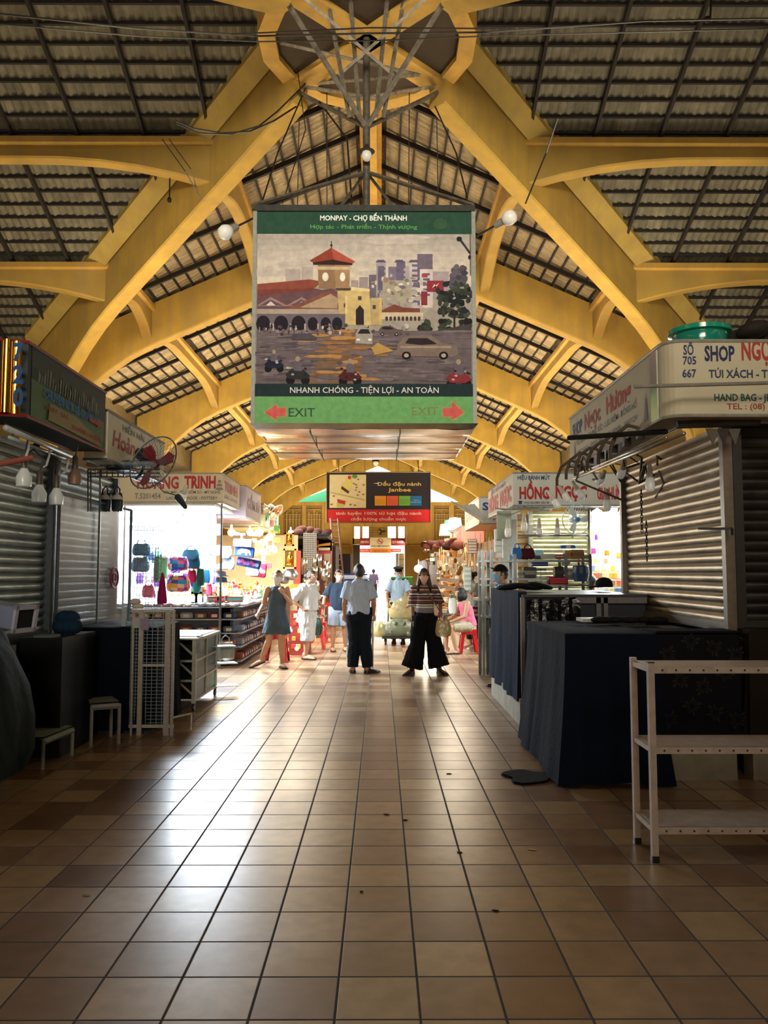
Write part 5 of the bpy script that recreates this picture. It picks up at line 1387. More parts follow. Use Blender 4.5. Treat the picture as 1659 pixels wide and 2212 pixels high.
# top cloths with white edges
for k in range(7):
    m = MB(('#c8ccd4', '#a8b4c8', '#d8d4d0', '#b08c94')[k % 4]); x = -2.55 - .35 * k; n = 8
    for i in range(n):
        a_ = x + .34 * i / n; b_ = x + .34 * (i + 1) / n; za = 1.0 + .012 * sin(i * 1.7 + k); zb_ = 1.0 + .012 * sin((i + 1) * 1.7 + k)
        m.prism([(a_, 13.62, za), (b_, 13.62, zb_), (b_, 14.1, zb_), (a_, 14.1, za)], (0, 0, .03 + .01 * (k % 2)))
    solo(m, 'folded_cloth', 'cloth', 'pale folded cloth laid along the front edge of the dark counter', 'cloth', 'folded cloths on the counter edge')
for k in range(8):
    m = MB(('#d8d8d4', '#b8a4ac', '#9cacc8', '#e0d8c8')[k % 4]); m.cbox((-2.3, 14.2 + .4 * k, 1.01), (.34, .36, .03 + .01 * (k % 3)), random.uniform(-.1, .1), None, .01)
    solo(m, 'folded_cloth', 'cloth', 'pale folded cloth on the aisle side of the dark counter', 'cloth', 'folded cloths on the aisle side')
# hanging bags and clothes
MULTI = ['#c8328c', '#3264c8', '#e8a83c', '#7c3ca8', '#d84c50', '#3c9cc8', '#f0d8c8', '#e86ca0', '#5454b4']
bag('patchwork_bag', 'multicoloured patchwork bag hanging in the glowing stall, upper one', 'bag', '#c8a4b8', P(385, 1232, 13.6), .34, .22, .1, 'cloth', False, None, grid=MULTI + ['#f4ece8', '#e8e0f0'])
bag('patchwork_bag', 'deeper coloured patchwork bag hanging below the pale patchwork one', 'bag', '#5448a8', P(385, 1278, 13.55), .38, .26, .12, 'cloth', True, None, '#6c4ca0', grid=MULTI)
for i, (px, py, w_, h_, c, lb) in enumerate(((352, 1250, .16, .42, '#6aa870', 'light green cloth bag hanging beside the patchwork bags'), (338, 1258, .1, .44, '#4c5a48', 'narrow olive bag hanging beside the green one'), (305, 1200, .3, .2, '#2f4654', 'dark teal bag hanging high near the wire grid'), (303, 1235, .3, .24, '#54687c', 'slate quilted bag below the dark teal one'),
        (418, 1228, .22, .2, '#1f4a54', 'petrol blue bag on the shelf corner'), (414, 1258, .15, .2, '#a8243c', 'crimson purse hanging between green and blue bags'), (433, 1265, .13, .28, '#284c3c', 'bottle green long bag'), (424, 1280, .12, .16, '#2c8478', 'small teal pouch with long strap'), (412, 1208, .28, .16, '#2c5c70', 'folded sea blue bag at the top of the bag rack'),
        (468, 1200, .24, .18, '#e4505c', 'bright coral bag hanging near the side opening'), (450, 1200, .14, .2, '#48b098', 'mint pouch hanging next to the coral bag'), (320, 1290, .2, .2, '#c05060', 'pink and white knitted toy bag on the low shelf'), (457, 1262, .12, .3, '#8c6cb8', 'violet scarf bag on the corner post'), (365, 1205, .26, .12, '#dfe6ee', 'white folded tote above the patchwork bags'), (452, 1285, .1, .18, '#c03048', 'tiny red purse at the end of the bag rack'),
        (488, 1205, .2, .2, '#c8d4e0', 'white cloth bag with faint print by the side opening'), (494, 1230, .2, .2, '#a0b4cc', 'pale blue bag by the side opening'))):
    bag('hanging_bag', lb, 'bag', c, P(px, py, 13.75 if px < 445 else 14.3), w_, h_, .1, 'cloth', i % 3 != 0, None, None)
for k in range(6):
    px = 300 + 26 * k; c = P(px, 1115 + 6 * (k % 2), 14.2); m = MB(('#c8505c', '#d8dce4', '#b8c4d8', '#a83848', '#ccd4dc', '#3c5078')[k]); m.cbox(c, (.16, .03, .12), 0, None, .01)
    solo(m, 'folded_scarf', 'cloth', 'small scarf clipped up high under the red lettered sign', 'scarf', 'scarves under the red lettered sign')
for px, py, c, lb in ((478, 1230, '#b8bcc8', 'pale hat'), (476, 1245, '#8c94b0', 'lilac hat'), (478, 1258, '#5c6c94', 'blue hat')):
    m = MB(c); m.lathe(P(px, py, 14.0), [(.16, 0), (.1, .02), (.09, .08), (.01, .1)], 20); solo(m, 'sun_hat', 'cloth', lb + ' in the hat stack at the corner of the glowing stall', 'hat', smooth=True)
for k in range(34):
    px = 298 + 160 * random.random(); py = random.uniform(1205, 1292); cn = random.choice(('#c8324c', '#2c6c9c', '#e0a83c', '#3c8c6c', '#6c4c9c', '#d87848', '#24344c', '#c85c94', '#e8e0d0', '#4c9cb4'))
    bag('hanging_bag', 'small cloth bag crowded among others in the glowing stall', 'bag', cn, P(px, py, 13.95 + .3 * random.random()), random.uniform(.09, .2), random.uniform(.1, .22), .07, 'cloth', False, 'small bags crowded in the glowing stall')
# cushions and elephant prints
def cushion(px, py, Y, w_, h_, cols, rz, lb, motif):
    c = P(px, py, Y); t = thing('printed_pouch', lb, 'pouch', c)
    m = MB(cols[0]); q = Matrix.Translation(c) @ Euler((0, rz, 0)).to_matrix().to_4x4(); rr = []
    for f, s_ in ((-.05, .92), (-.02, 1), (.02, 1), (.05, .92)):
        rr.append([q @ V((w_ / 2 * s_ * cx_, f, h_ / 2 * s_ * cz_)) for cx_, cz_ in ((-1, -.85), (-.85, -1), (.85, -1), (1, -.85), (1, .85), (.85, 1), (-.85, 1), (-1, .85))])
    m.rings(rr); m.build('body', 'cloth', t)
    m = MB(cols[1])
    if motif == 'elephant':
        m.poly([q @ V((x * w_, -.052, z * h_)) for x, z in ((-.32, -.3), (-.3, .1), (-.15, .3), (.12, .3), (.26, .2), (.32, 0), (.36, -.25), (.3, -.28), (.25, -.05), (.18, -.05), (.18, -.32), (.08, -.32), (.06, -.12), (-.12, -.12), (-.14, -.32), (-.26, -.32))][::-1])
    else:
        for k in range(7):
            cc = (-.38 + .125 * k, .1 * sin(k * 2)); col = C(random.choice(cols[1:]))
            for j in range(6): a = j * pi / 3; m.poly([q @ V((w_ * cc[0], -.053, h_ * cc[1])), q @ V((w_ * cc[0] + .035 * cos(a), -.053, h_ * cc[1] + .035 * sin(a))), q @ V((w_ * cc[0] + .035 * cos(a + .7), -.053, h_ * cc[1] + .035 * sin(a + .7)))], col)
    m.build('motif', 'cloth', t)
cushion(528, 1192, 14.6, .36, .18, ['#26407c', '#d4dcec'], .12, 'navy pouch with a white elephant motif hanging at the stall corner', 'elephant')
cushion(537, 1216, 14.7, .44, .16, ['#20264c', '#c05084', '#68a8a0', '#8c70c0'], .2, 'navy embroidered flower pouch slung below the elephant one', 'flower')
cushion(525, 1173, 14.55, .34, .14, ['#dde4ee', '#c8d4e4'], .05, 'white pouch above the elephant one', 'flower')
cushion(546, 1235, 15.2, .24, .16, ['#5c7088', '#c87c9c', '#d8c8d8'], 0, 'grey-blue pouch with pink flowers', 'flower')
cushion(558, 1232, 15.4, .3, .26, ['#b02c44', '#f0d4d0', '#f4e4dc'], .1, 'crimson pouch with a large white flower burst', 'flower')
# small trinkets on top of the counter: golden figures, bowls, boxes
names = (('golden figurine', '#c89a3c', 'gloss'), ('white porcelain cup', '#e0e0dc', 'gloss'), ('amber trinket bowl', '#b86c24', 'gloss'), ('jade trinket', '#7c9c78', 'gloss'), ('red lacquer pot', '#a82c28', 'gloss'))
tp = []
for nm, c, fn in names:
    t = thing('trinket', nm + ' among the trinkets on the counter top', 'trinket', (0, 0, 0), nm + 's on the counter top')
    m = MB(c); m.lathe((0, 0, 0), [(.035, 0), (.05, .02), (.045, .05), (.025, .07), (.035, .09)], 12); m.build('body', fn, t, True)
    m = MB(c); m.lathe((0, 0, .09), [(.03, 0), (.028, .025), (.008, .05)], 10); m.build('top', fn, t, True); tp.append([t, False])
for k in range(90):
    y = random.uniform(14.5, 17.3); x = random.uniform(-3.1, -2.2)
    if x > -2.5: z = 1.045
    else: z = 1.045 + min(.35, (-2.5 - x) * .45)
    use(random.choice(tp), (x, y, z), random.uniform(0, 6), random.uniform(.8, 1.35))
m = MB('#4a3020')
for k in range(4): m.box((-3.15 , 14.4, 1.0), (-2.5 - .15 * k, 17.35, 1.04 + .09 * k))
solo(m, 'display_stair', 'wood', 'stepped wooden display of the trinket counter', 'display')
for px, py, w_, c, c2, lb in ((478, 1283, .12, '#c8322c', '#e8a090', 'red and white boxed candle pair on the counter'), (468, 1284, .1, '#d8402c', '#f0c0b0', 'small red box beside the boxed candle pair'), (508, 1284, .26, '#8a5a34', '#5cb0b0', 'brown wooden box with teal rim on the counter'), (463, 1274, .2, '#5a3424', '#8a5c3c', 'dark brown tray box behind the red boxes')):
    c0 = P(px, py + 8, 13.95); c0.z = 1.05; cube_goods('gift_box', lb, 'box', (c, c2), c0, (w_, .12, .11))
for k in range(9): jar('glass_jar', 'small clear jar with brass lid on the glowing stall counter', 'jar', '#c8ccc8', V((-2.62 - .12 * k, 14.3 + .05 * (k % 2), 1.04)), .045, .14, '#b08c40', 'gloss', 'small jars on the glowing stall counter')
m = MB('#9aa4ac'); m.tube([(x480 - .03, 13.4, 0), (x480 - .03, 13.4, 2.7)], .02, 6); solo(m, 'stall_upright', 'steel', 'steel corner upright carrying the red lettered sign', 'post'); m = MB('#9aa4ac'); m.tube([(-4.05, 13.45, .95), (-4.05, 13.45, 2.7)], .015, 6); solo(m, 'stall_upright', 'steel', 'thinner steel upright standing on the dark shelving counter', 'post')

# ================================================================ FAR LEFT STALLS
def side_sign(side, ya_, yb_, z0, z1, col, lines, lb, dep=.9, edge='#8c8478', x=None):
    X = x if x is not None else (-2.35 if side < 0 else 2.35)
    t = sign_block('shop_sign', lb, [(X, ya_), (X, yb_), (X + side * dep, yb_), (X + side * dep, ya_)], z0, z1, col, frame=edge)
    m = MB(); L_ = yb_ - ya_
    for s_, f0, f1, h_, sz, cl in lines:
        if side < 0: text(m, s_, (X + .006, ya_ + L_ * f0, z0 + h_), (0, 1, 0), Z, sz, L_ * (f1 - f0), .03, cl)
        else: text(m, s_, (X - .006, yb_ - L_ * f0, z0 + h_), (0, -1, 0), Z, sz, L_ * (f1 - f0), .03, cl)
    m.build('lettering', 'banner', t)
    return t
side_sign(-1, 15.3, 17.2, 2.6, 3.2, '#b0a4a8', (('GỐM SỨ', .1, .9, .2, .2, '#8c6c78'),), 'greyish pink side sign after the red lettered one')
side_sign(-1, 17.6, 20.2, 2.55, 3.05, '#b8c4b0', (('MỸ NGHỆ', .1, .9, .15, .2, '#3c8c54'),), 'faded green and white sign over the warm souvenir stall')
t = thing('souvenir_stall', 'souvenir stall body with red side panel and warm light', 'stall', (-3, 19, 0))
m = MB('#6c4a34'); m.box((-4.6, 17.7, 0), (-2.3, 22.5, .9)); m.build('counter_body', 'wood', t)
m = MB('#d8c8a8'); m.box((-4.6, 22.5, 0), (-2.1, 22.6, 2.6)); m.box((-4.6, 17.6, .9), (-4.5, 22.5, 2.6)); m.build('back_wall', 'satin', t)
p = P(640, 1210, 21.5); m = MB('#c0342c'); m.box((p.x - .05, 21.3, P(640, 1290, 21.5).z), (p.x + .12, 21.5, P(640, 1190, 21.5).z)); m.build('red_panel', 'satin', t)
def golden_picture(px, py, Y, w_, h_, lb):
    c = P(px, py, Y); t = thing('framed_picture', lb, 'picture', c)
    m = MB('#a8762c'); W2, H2, b = w_ / 2, h_ / 2, .045
    for a in (((-W2, -H2), (W2, -H2 + b)), ((-W2, H2 - b), (W2, H2)), ((-W2, -H2), (-W2 + b, H2)), ((W2 - b, -H2), (W2, H2))): m.box((c.x + a[0][0], Y - .03, c.z + a[0][1]), (c.x + a[1][0], Y + .02, c.z + a[1][1]))
    m.build('gilt_frame', 'wood', t)
    m = MB('#4a3a2c'); m.box((c.x - W2 + .02, Y - .005, c.z - H2 + .02), (c.x + W2 - .02, Y + .01, c.z + H2 - .02)); m.build('backboard', 'matte', t)
    m = MB('#d89a34'); rr = []
    m.ell((c.x, Y - .02, c.z - .01 * h_), (w_ * .24, .05, h_ * .28), 16, 10); m.ell((c.x, Y - .02, c.z + h_ * .26), (w_ * .13, .04, h_ * .1), 12, 8); m.ell((c.x, Y - .05, c.z - .02), (w_ * .035, .03, h_ * .08), 8, 6)
    m.ell((c.x, Y - .01, c.z - h_ * .3), (w_ * .3, .03, h_ * .09), 12, 6); m.build('golden_relief', 'glowlo' if False else 'brass', t, True)
golden_picture(626, 1207, 20.2, .32, .50, 'larger golden face relief in a gilt frame on the souvenir stall')
golden_picture(625, 1165, 20.4, .24, .34, 'smaller golden face relief in a dark frame, hung above the larger one')
t = fan('tilted_fan', 'pale fan tilted face down above the warm souvenir stall', P(562, 1108, 17.6), .25, (.5, -.2, -.9), '#c8c0a8', '#8a8474', '#2a2c30', '#b0a890')
t = fan('tilted_fan', 'smaller fan with orange blades next to the louvred panels', P(597, 1106, 18.4), .2, (.8, -.3, -.7), '#c86c34', '#a86c34', '#1c1c20', '#a89c84')
for k in range(26):
    px = random.uniform(548, 600); py = random.uniform(1130, 1225); Y = random.uniform(17.8, 20)
    c = P(px, py, Y); m = MB(random.choice(('#e0a030', '#c8503c', '#d8c85c', '#5ca85c', '#d86c84', '#f0e0b0'))); m.cbox(c, (random.uniform(.08, .2), .04, random.uniform(.08, .2)), random.uniform(-.4, .4), None, .008)
    solo(m, 'hanging_souvenir', 'satin', 'small bright souvenir hanging in the warm stall', 'souvenir', 'souvenirs hanging in the warm stall')
for k in range(60):
    y = random.uniform(17.7, 20.5); x = random.uniform(-2.9, -2.2); use(random.choice(tp), (x, y, .905 + max(0, -2.4 - x) * .5), 0, random.uniform(1, 1.8))
m = MB('#4a3020')
for k in range(4): m.box((-3.15 , 17.65, .9), (-2.4 - .15 * k, 20.7, .9 + .07 * k))
solo(m, 'display_stair', 'wood', 'stepped wooden display of the warm souvenir stall', 'display')
# paper fan, silver helmet-like bowls
m = MB('#e07a30'); c = P(562, 1287, 15.8); c = P(638, 1286, 15.6)
m.poly([c] + [c + V((.26 * cos(a), 0, .22 * sin(a))) for a in [.25 + k * .2 for k in range(14)]]); m.poly([c + V((0, -.004, 0))] + [c + V((.17 * cos(a), -.004, .14 * sin(a))) for a in [.25 + k * .2 for k in range(14)]], C('#e8d8a8')); m.prism([c + V((-.05, 0, -.02)), c + V((.05, 0, -.02)), c + V((0, 0, .05))], (0, .02, 0))
solo(m, 'paper_fan', 'cloth', 'orange and cream open paper fan between the two women', 'fan')
for px, py, r_, c_, lb in ((612, 1248, .13, '#b8bcb8', 'silver wok lid above the woman in grey'), (628, 1238, .16, '#d0d0cc', 'large clear plastic dome beside the silver wok lid')):
    m = MB(c_); m.lathe(P(px, py, 16.2), [(r_, -.06), (r_ * .95, 0), (r_ * .6, .07), (.02, .1)], 20, None, (.3, -.5, .8)); solo(m, 'wok_cover', 'steel', lb, 'lid', smooth=True)
# lit steps of goods between the women
t = thing('display_rack', 'stepped rack of warmly lit goods between the two women', 'rack', P(650, 1400, 15.6))
m = MB('#8a2a24'); c = P(640, 1424, 15.4)
for k in range(6): m.box((c.x - .18, 15.5 + .1 * k, 0), (c.x + .22, 15.6 + .1 * k, .12 + .14 * k))
m.build('stepped_body', 'wood', t)
for k in range(10):
    c0 = V((c.x - .12 + .1 * (k % 3) + .05, 15.52 + .1 * (k // 2), .16 + .14 * (k // 2))); m = MB(random.choice(('#f0b048', '#e88c34', '#f4d890', '#c83c2c'))); m.cbox(c0, (.08, .06, .09), 0, None, .01)
    o = m.build('lit_carton', 'satin', t)
lit_bulb(P(643, 1340, 15.35), .035, 'small warm bulb in the stepped rack', 'rack bulbs', 'glow', '#ffd080'); lit_bulb(P(628, 1362, 15.45), .035, 'small warm bulb in the stepped rack', 'rack bulbs', 'glow', '#ffd080')
lit_bulb(P(641, 1401, 15.3), .04, 'small warm bulb in the stepped rack', 'rack bulbs', 'glow', '#ffb050')

# metalware stall beyond: grids, red rack with yellow band, cups
t = thing('wire_grid', 'white wire grid hung with cloth above the metalware', 'grid', P(665, 1220, 23))
m = MB('#c8c8c4'); a = P(655, 1230, 23); b = P(683, 1152, 23)
for k in range(9): x = a.x + (b.x - a.x) * k / 8; m.tube([(x, 23, a.z), (x, 23, b.z)], .006, 4)
for k in range(18): z = a.z + (b.z - a.z) * k / 17; m.tube([(a.x, 23, z), (b.x, 23, z)], .006, 4)
m.build('wires', 'paintmetal', t); m = MB('#6f7686'); m.box((a.x, 23.1, a.z - .3), (b.x, 23.2, b.z)); m.build('cloth_behind', 'cloth', t)
t = thing('red_sign_cabinet', 'red cabinet with a yellow curved band and white strip, beside the wire grid', 'cabinet', P(698, 1225, 24))
a = P(676, 1226, 24); b = P(716, 1167, 24); m = MB('#b82a30'); m.box((a.x, 24, P(0, 1190, 24).z), (b.x, 24.4, b.z)); m.box((P(688, 1200, 24).x, 24, a.z), (b.x, 24.3, b.z)); m.build('body', 'satin', t)
m = MB('#e0a82c'); a2 = P(682, 1183, 23.98); b2 = P(714, 1172, 23.98); m.poly([a2, P(688, 1176, 23.98), P(714, 1172, 23.98), P(714, 1178, 23.98), P(692, 1180, 23.98)]); m.poly([P(688, 1189, 23.97), P(713, 1189, 23.97), P(713, 1183, 23.97), P(688, 1183, 23.97)], C('#e8e0d4')); m.build('painted_band', 'banner', t)
m = MB('#c8786c'); m.box(P(670, 1209, 23.9), P(688, 1190, 24)); m.build('pink_panel', 'satin', t); m = MB('#6c3430'); m.box((P(688, 1200, 24).x, 24.05, 0), (P(716, 1200, 24).x, 24.35, 1.8)); m.build('plinth', 'satin', t); m = MB('#b8a890'); m.box(P(700, 1221, 23.9), P(714, 1196, 23.95)); m.build('cream_panel', 'satin', t)
m = MB('#3a3430'); a = P(658, 1270, 25); m.box((a.x - .6, 25, 0), (P(725, 1200, 25).x, 27, 2.4)); m.box((a.x - .8, 23.4, 2.55), (P(715, 1200, 25).x, 27, 2.62)); m.box((a.x - .6, 25, 2.3), (a.x, 27, 2.6)); solo(m, 'stall_block', 'matte', 'dark stall block full of metalware behind the man in the blue tee', 'stall')
for k in range(22):
    c0 = P(random.uniform(652, 712), random.uniform(1225, 1282), random.uniform(21, 23.5)); h_ = random.uniform(.15, .4)
    m = MB(random.choice(('#b0b4b4', '#c8c8c0', '#8c9090'))); r_ = random.uniform(.04, .09); m.lathe(c0, [(r_, 0), (r_, h_), (r_ * .8, h_), (r_ * .8, h_ * .9)], 14); solo(m, 'metal_cup', 'steel', 'shiny steel cup or pot in the metalware display', 'pot', 'steel pots of the metalware display', smooth=True)
t = thing('metal_shelf', 'open metal shelf of the metalware stall behind the woman in white', 'shelf', P(690, 1380, 20))
for px in (682, 700):
    m = MB('#9c988c'); a = P(px, 1200, 19.5); m.box((a.x - .02, 19.5, 0), (a.x + .02, 19.54, 1.0)); m.build('leg', 'paintmetal', t)
for z in (.25, .5, .75, 1.0):
    m = MB('#a8a498'); m.box((P(660, 1200, 19.5).x, 19.5, z - .015), (P(702, 1200, 19.5).x, 20.4, z)); m.build('shelf_board', 'paintmetal', t)
# ladder and tall dark pole with fabric bundles on top
t = thing('bamboo_ladder', 'tall reddish ladder leaning towards the soybean oil advert', 'ladder', P(735, 1290, 27))
for dx in (0, 16):
    m = MB('#5c3a38'); m.tube([P(720 + dx - 6, 1120, 28.5), P(736 + dx - 6, 1300, 27)], .035, 5); m.build('rail', 'wood', t)
for k in range(14):
    f = k / 14.0; m = MB('#6c4a44'); m.tube([P(714 + 16 * f, 1124 + 170 * f, 28.5 - 1.5 * f), P(730 + 16 * f, 1124 + 170 * f, 28.5 - 1.5 * f)], .02, 4); m.build('rung', 'wood', t)
m = MB('#2c2420'); a = P(752, 1276, 34); m.box((P(722, 1200, 34).x, 34, 0), (P(757, 1200, 34).x, 36, P(0, 1196, 34).z)); solo(m, 'stacked_goods', 'tarp', 'dark covered pile of goods beside the exit door frame', 'pile')
m = MB('#8a94ac'); c0 = P(758, 1250, 30); m.cbox((c0.x, 30, .8), (1.3, .8, 1.35), .05, None, .12)
for k in range(6): m.cbox((c0.x, 29.58, .5 + .2 * k), (1.25, .03, .06), .05, C('#2c3c74'))
solo(m, 'striped_sack', 'cloth', 'blue and white striped sack stacked behind the man in the blue tee', 'sack')
for k in range(8):
    c0 = P(640 + 9 * k + random.uniform(-4, 4), 1150, 24 + .3 * k); c0.z = 2.72 + .12 * (k % 2); m = MB(random.choice(('#1e1e26', '#3a1e1c', '#181e28', '#28221e'))); m.ell(c0, (.2, .16, .12), rot=Euler((0, random.uniform(-.5, .5), 0)))
    solo(m, 'cloth_bundle', 'tarp', 'dark bundle stowed on the roof of the metalware stall', 'bundle', 'bundles on the metalware stall roof', smooth=True)
side_sign(-1, 26, 32, 2.3, 2.9, '#8a8070', (('KIM KHÍ', .1, .9, .2, .25, '#7c3434'),), 'dusty grey sign far along the western stall row', .4)
for y0_, y1_ in ((31, 40), (43, 57)):
    m = MB('#5a4a38'); m.box((-5.5, y0_, 0), (-2.5, y1_, 2.4)); solo(m, 'stall_block', 'wood', 'brown closed stall far down the western row, ' + ('before the cross passage' if y0_ == 31 else 'close to the end wall'), 'stall')
# ================================================================ RIGHT SECOND STALL (HONG)
Y3 = 13.06
t = sign_block('shop_sign', 'white corner sign with big red lettering and navy heading, above the steel kitchen rack', [(2.35, 16.1), (2.35, Y3), (5.4, Y3), (5.4, Y3 + .3), (2.65, Y3 + .3), (2.65, 16.1)], 2.64, 3.17, '#c4cac6', frame='#8a8e90')
m = MB()
def rt(s, px, py, size, wpx, col, bold=.02, Yp=Y3):
    a = P(px, py, Yp); a.y = Yp - .006; text(m, s, a, (1, 0, 0), Z, size, P(wpx, py, Yp).x - a.x, bold, col)
rt('HIỆU BÁNH MỨT', 1118, 1036, .065, 1188, '#2a3c6c', .03); rt('HỒNG', 1122, 1077, .19, 1187, '#a8242c', .045); rt('NGỌC', 1200, 1075, .19, 1268, '#a8242c', .045); rt('CHỢ 8223889 ZIN 08', 1131, 1088, .035, 1186, '#3a4456', .02)
rt('GIA HƯNG', 1290, 1078, .19, 1352, '#b83040', .04)
a = P(1120, 1089, Y3); m.poly([V((a.x, Y3 - .006, a.z)), V((a.x + .06, Y3 - .006, a.z)), V((a.x + .05, Y3 - .006, a.z + .04)), V((a.x + .01, Y3 - .006, a.z + .04))], C('#2a3c6c')); m.tube([V((a.x - .005, Y3 - .006, a.z + .045)), V((a.x + .065, Y3 - .006, a.z + .045))], .008, 5, C('#2a3c6c'))
for s_, y_ in (('HỒNG', 16.0), ('NGỌC', 14.5)): text(m, s_, (2.344, y_, 2.74), (0, -1, 0), Z, .26, 1.25, .05, '#b8302c')
text(m, 'HIỆU BÁNH MỨT', (2.344, 15.6, 3.06), (0, -1, 0), Z, .06, 1.8, .02, '#8a5078')
m.build('lettering', 'banner', t)
shutter('rolling_shutter', 'cream lit rolling shutter behind the steel kitchen rack', (P(1150, 1200, 13.75).x, 13.75, 0), (P(1268, 1200, 13.75).x, 13.75, 0), 1.0, 2.60, '#cdc9a4', .075, frame='#a09c88')
m = MB('#b89868'); a = P(1118, 1200, 13.8); b = P(1145, 1200, 13.8); m.box((a.x, 13.8, 1.0), (b.x, 13.85, 2.55))
for k in range(14): m.box((a.x, 13.785, 1.15 + .1 * k), (b.x, 13.8, 1.16 + .1 * k), C('#7c6440'))
solo(m, 'slatted_panel', 'wood', 'narrow wooden slatted panel beside the cream shutter', 'panel')
m = MB('#8f9a88'); m.box(P(1074, 1164, 13.4), P(1104, 1104, 13.42)); solo(m, 'grey_board', 'satin', 'grey-green board hanging inside the sweets stall', 'board')
m = MB('#6a6458'); m.box((2.55, 15.9, 0), (5.4, 16.1, 2.6)); m.box((3.35, 13.9, 0), (3.42, 15.9, 1.0)); solo(m, 'stall_block', 'satin', 'back board of the sweets stall behind the cream shutter', 'stall')
# steel kitchen rack
t = thing('kitchen_rack', 'grey steel kitchen rack with two shelves of containers behind the tall counter', 'rack', (P(1190, 1200, 12.4).x, 12.4, 0))
xa, xb = P(1112, 1200, 12.4).x, P(1274, 1200, 12.4).x; xl = P(1043, 1200, 12.4).x
for x in (xl, P(1062, 1200, 12.4).x, xa, xb, P(1222, 1200, 12.4).x):
    for y in (12.4, 12.85):
        zt_ = 1.84 if x > xl + .3 else 1.9
        m = MB('#8d979c'); m.box((x - .022, y - .022, 0), (x + .022, y + .022, zt_)); m.build('post', 'steel', t)
for z in (P(1190, 1210, 12.4).z, P(1190, 1249, 12.4).z, P(1190, 1262, 12.4).z, .9):
    m = MB('#a0aab0'); m.box((xl, 12.38, z - .03), (xb, 12.87, z)); m.build('shelf_board', 'steel', t)
z7 = P(1190, 1207, 12.4).z
m = MB('#b4b8b4'); m.tube([P(1118, 1157, 12.6), P(1272, 1157, 12.6)], .018, 8); m.tube([P(1272, 1100, 12.6), P(1272, 1210, 12.6)], .022, 8); m.build('top_rail', 'steel', t, True)
def on(px, Y=12.55, py=1207): a = P(px, py, Y); return V((a.x, Y, 0))
bag('plastic_bag', 'bright blue plastic bag with tied handles on the top shelf of the kitchen rack', 'bag', '#2c74c4', V((on(1117).x, 12.55, z7)), .16, .17, .14, 'satin', True)
bag('hand_bag', 'dark maroon handbag next to the blue plastic bag', 'bag', '#4c2028', V((on(1140).x, 12.55, z7)), .22, .16, .14, 'cloth', True)
for px, w_, h_, c, c2, lb in ((1168, .13, .14, '#7cc0d8', '#9cd4e4', 'light blue tub on the kitchen rack'), (1181, .24, .08, '#c8ccd0', '#b4b8bc', 'long pale grey box in front of the light blue tub'), (1206, .15, .07, '#a8282c', '#d8d0c0', 'red round tin with green lid on the kitchen rack'), (1224, .11, .13, '#c09058', '#a87c48', 'small brown carton on the kitchen rack'), (1244, .2, .14, '#a8845c', '#8f6e4a', 'larger brown carton on the kitchen rack'), (1266, .1, .06, '#c0beb0', '#a8a698', 'small cream tin at the end of the kitchen rack'), (1158, .09, .05, '#20283c', '#303a50', 'tiny navy bowl on the kitchen rack')):
    cube_goods('container', lb, 'container', (c, c2), V((on(px).x, 12.5 if px != 1168 else 12.72, z7)), (w_, .15, h_))
m = MB('#3468b0'); m.tube([P(1214, 1181, 12.75), P(1240, 1181, 12.75)], .03, 8, round_=True); m.tube([P(1222, 1181, 12.74), P(1232, 1181, 12.74)], .032, 8, C('#c8d8e8')); solo(m, 'film_roll', 'satin', 'clear roll with blue ends lying on the brown carton', 'roll')
z8 = P(1190, 1249, 12.4).z; z9 = P(1190, 1262, 12.4).z
for px, w_, h_, z, c, c2, lb in ((1143, .2, .17, z8, '#26282a', '#8a8c80', 'black small appliance on the lower shelf'), (1124, .1, .13, z8, '#b0a88c', '#7c7868', 'beige box beside the black appliance'), (1165, .24, .08, z8 + .18, '#30406c', '#4c68b8', 'blue lidded tray above the clear jars'), (1206, .14, .18, z8, '#1c1c20', '#3c3c40', 'black radio on the red crate'), (1232, .12, .14, z8, '#9c9c80', '#c8c8b8', 'olive tin with white label on the rack'), (1222, .1, .08, z8 + .2, '#b0b0a4', '#d0d0c8', 'small grey box high on the rack end')):
    cube_goods('container', lb, 'container', (c, c2), V((on(px).x, 12.55, z)), (w_, .15, h_))
for px, lb in ((1160, 'clear tall jar between the black appliance and the red crate'), (1172, 'clear jar next to the red crate')):
    jar('storage_jar', lb, 'jar', '#b8bcb8', V((on(px).x, 12.5, z9)), .06, .24, '#5c6c7c', 'clear')
t = thing('red_crate', 'red perforated plastic crate on the lower shelf of the kitchen rack', 'crate', V((on(1200).x, 12.42, z9)))
c = V((on(1200).x, 12.45, z9)); m = MB('#b8202c')
m.box(c + V((-.14, -.09, 0)), c + V((.14, .09, .01))); m.box(c + V((-.14, -.09, 0)), c + V((.14, -.08, .08))); m.box(c + V((-.14, .08, 0)), c + V((.14, .09, .12))); m.box(c + V((-.14, -.09, 0)), c + V((-.13, .09, .13))); m.box(c + V((.13, -.09, 0)), c + V((.14, .09, .13)))
for k in range(12): m.box(c + V((-.135 + .0235 * k, -.095, .08)), c + V((-.122 + .0235 * k, -.08, .10)))
m.build('body', 'satin', t)
m = MB('#c83038'); m.box(P(1248, 1240, 12.9), P(1252, 1208, 12.88)); solo(m, 'red_strip', 'satin', 'thin red vertical strip by the rack end', 'strip')
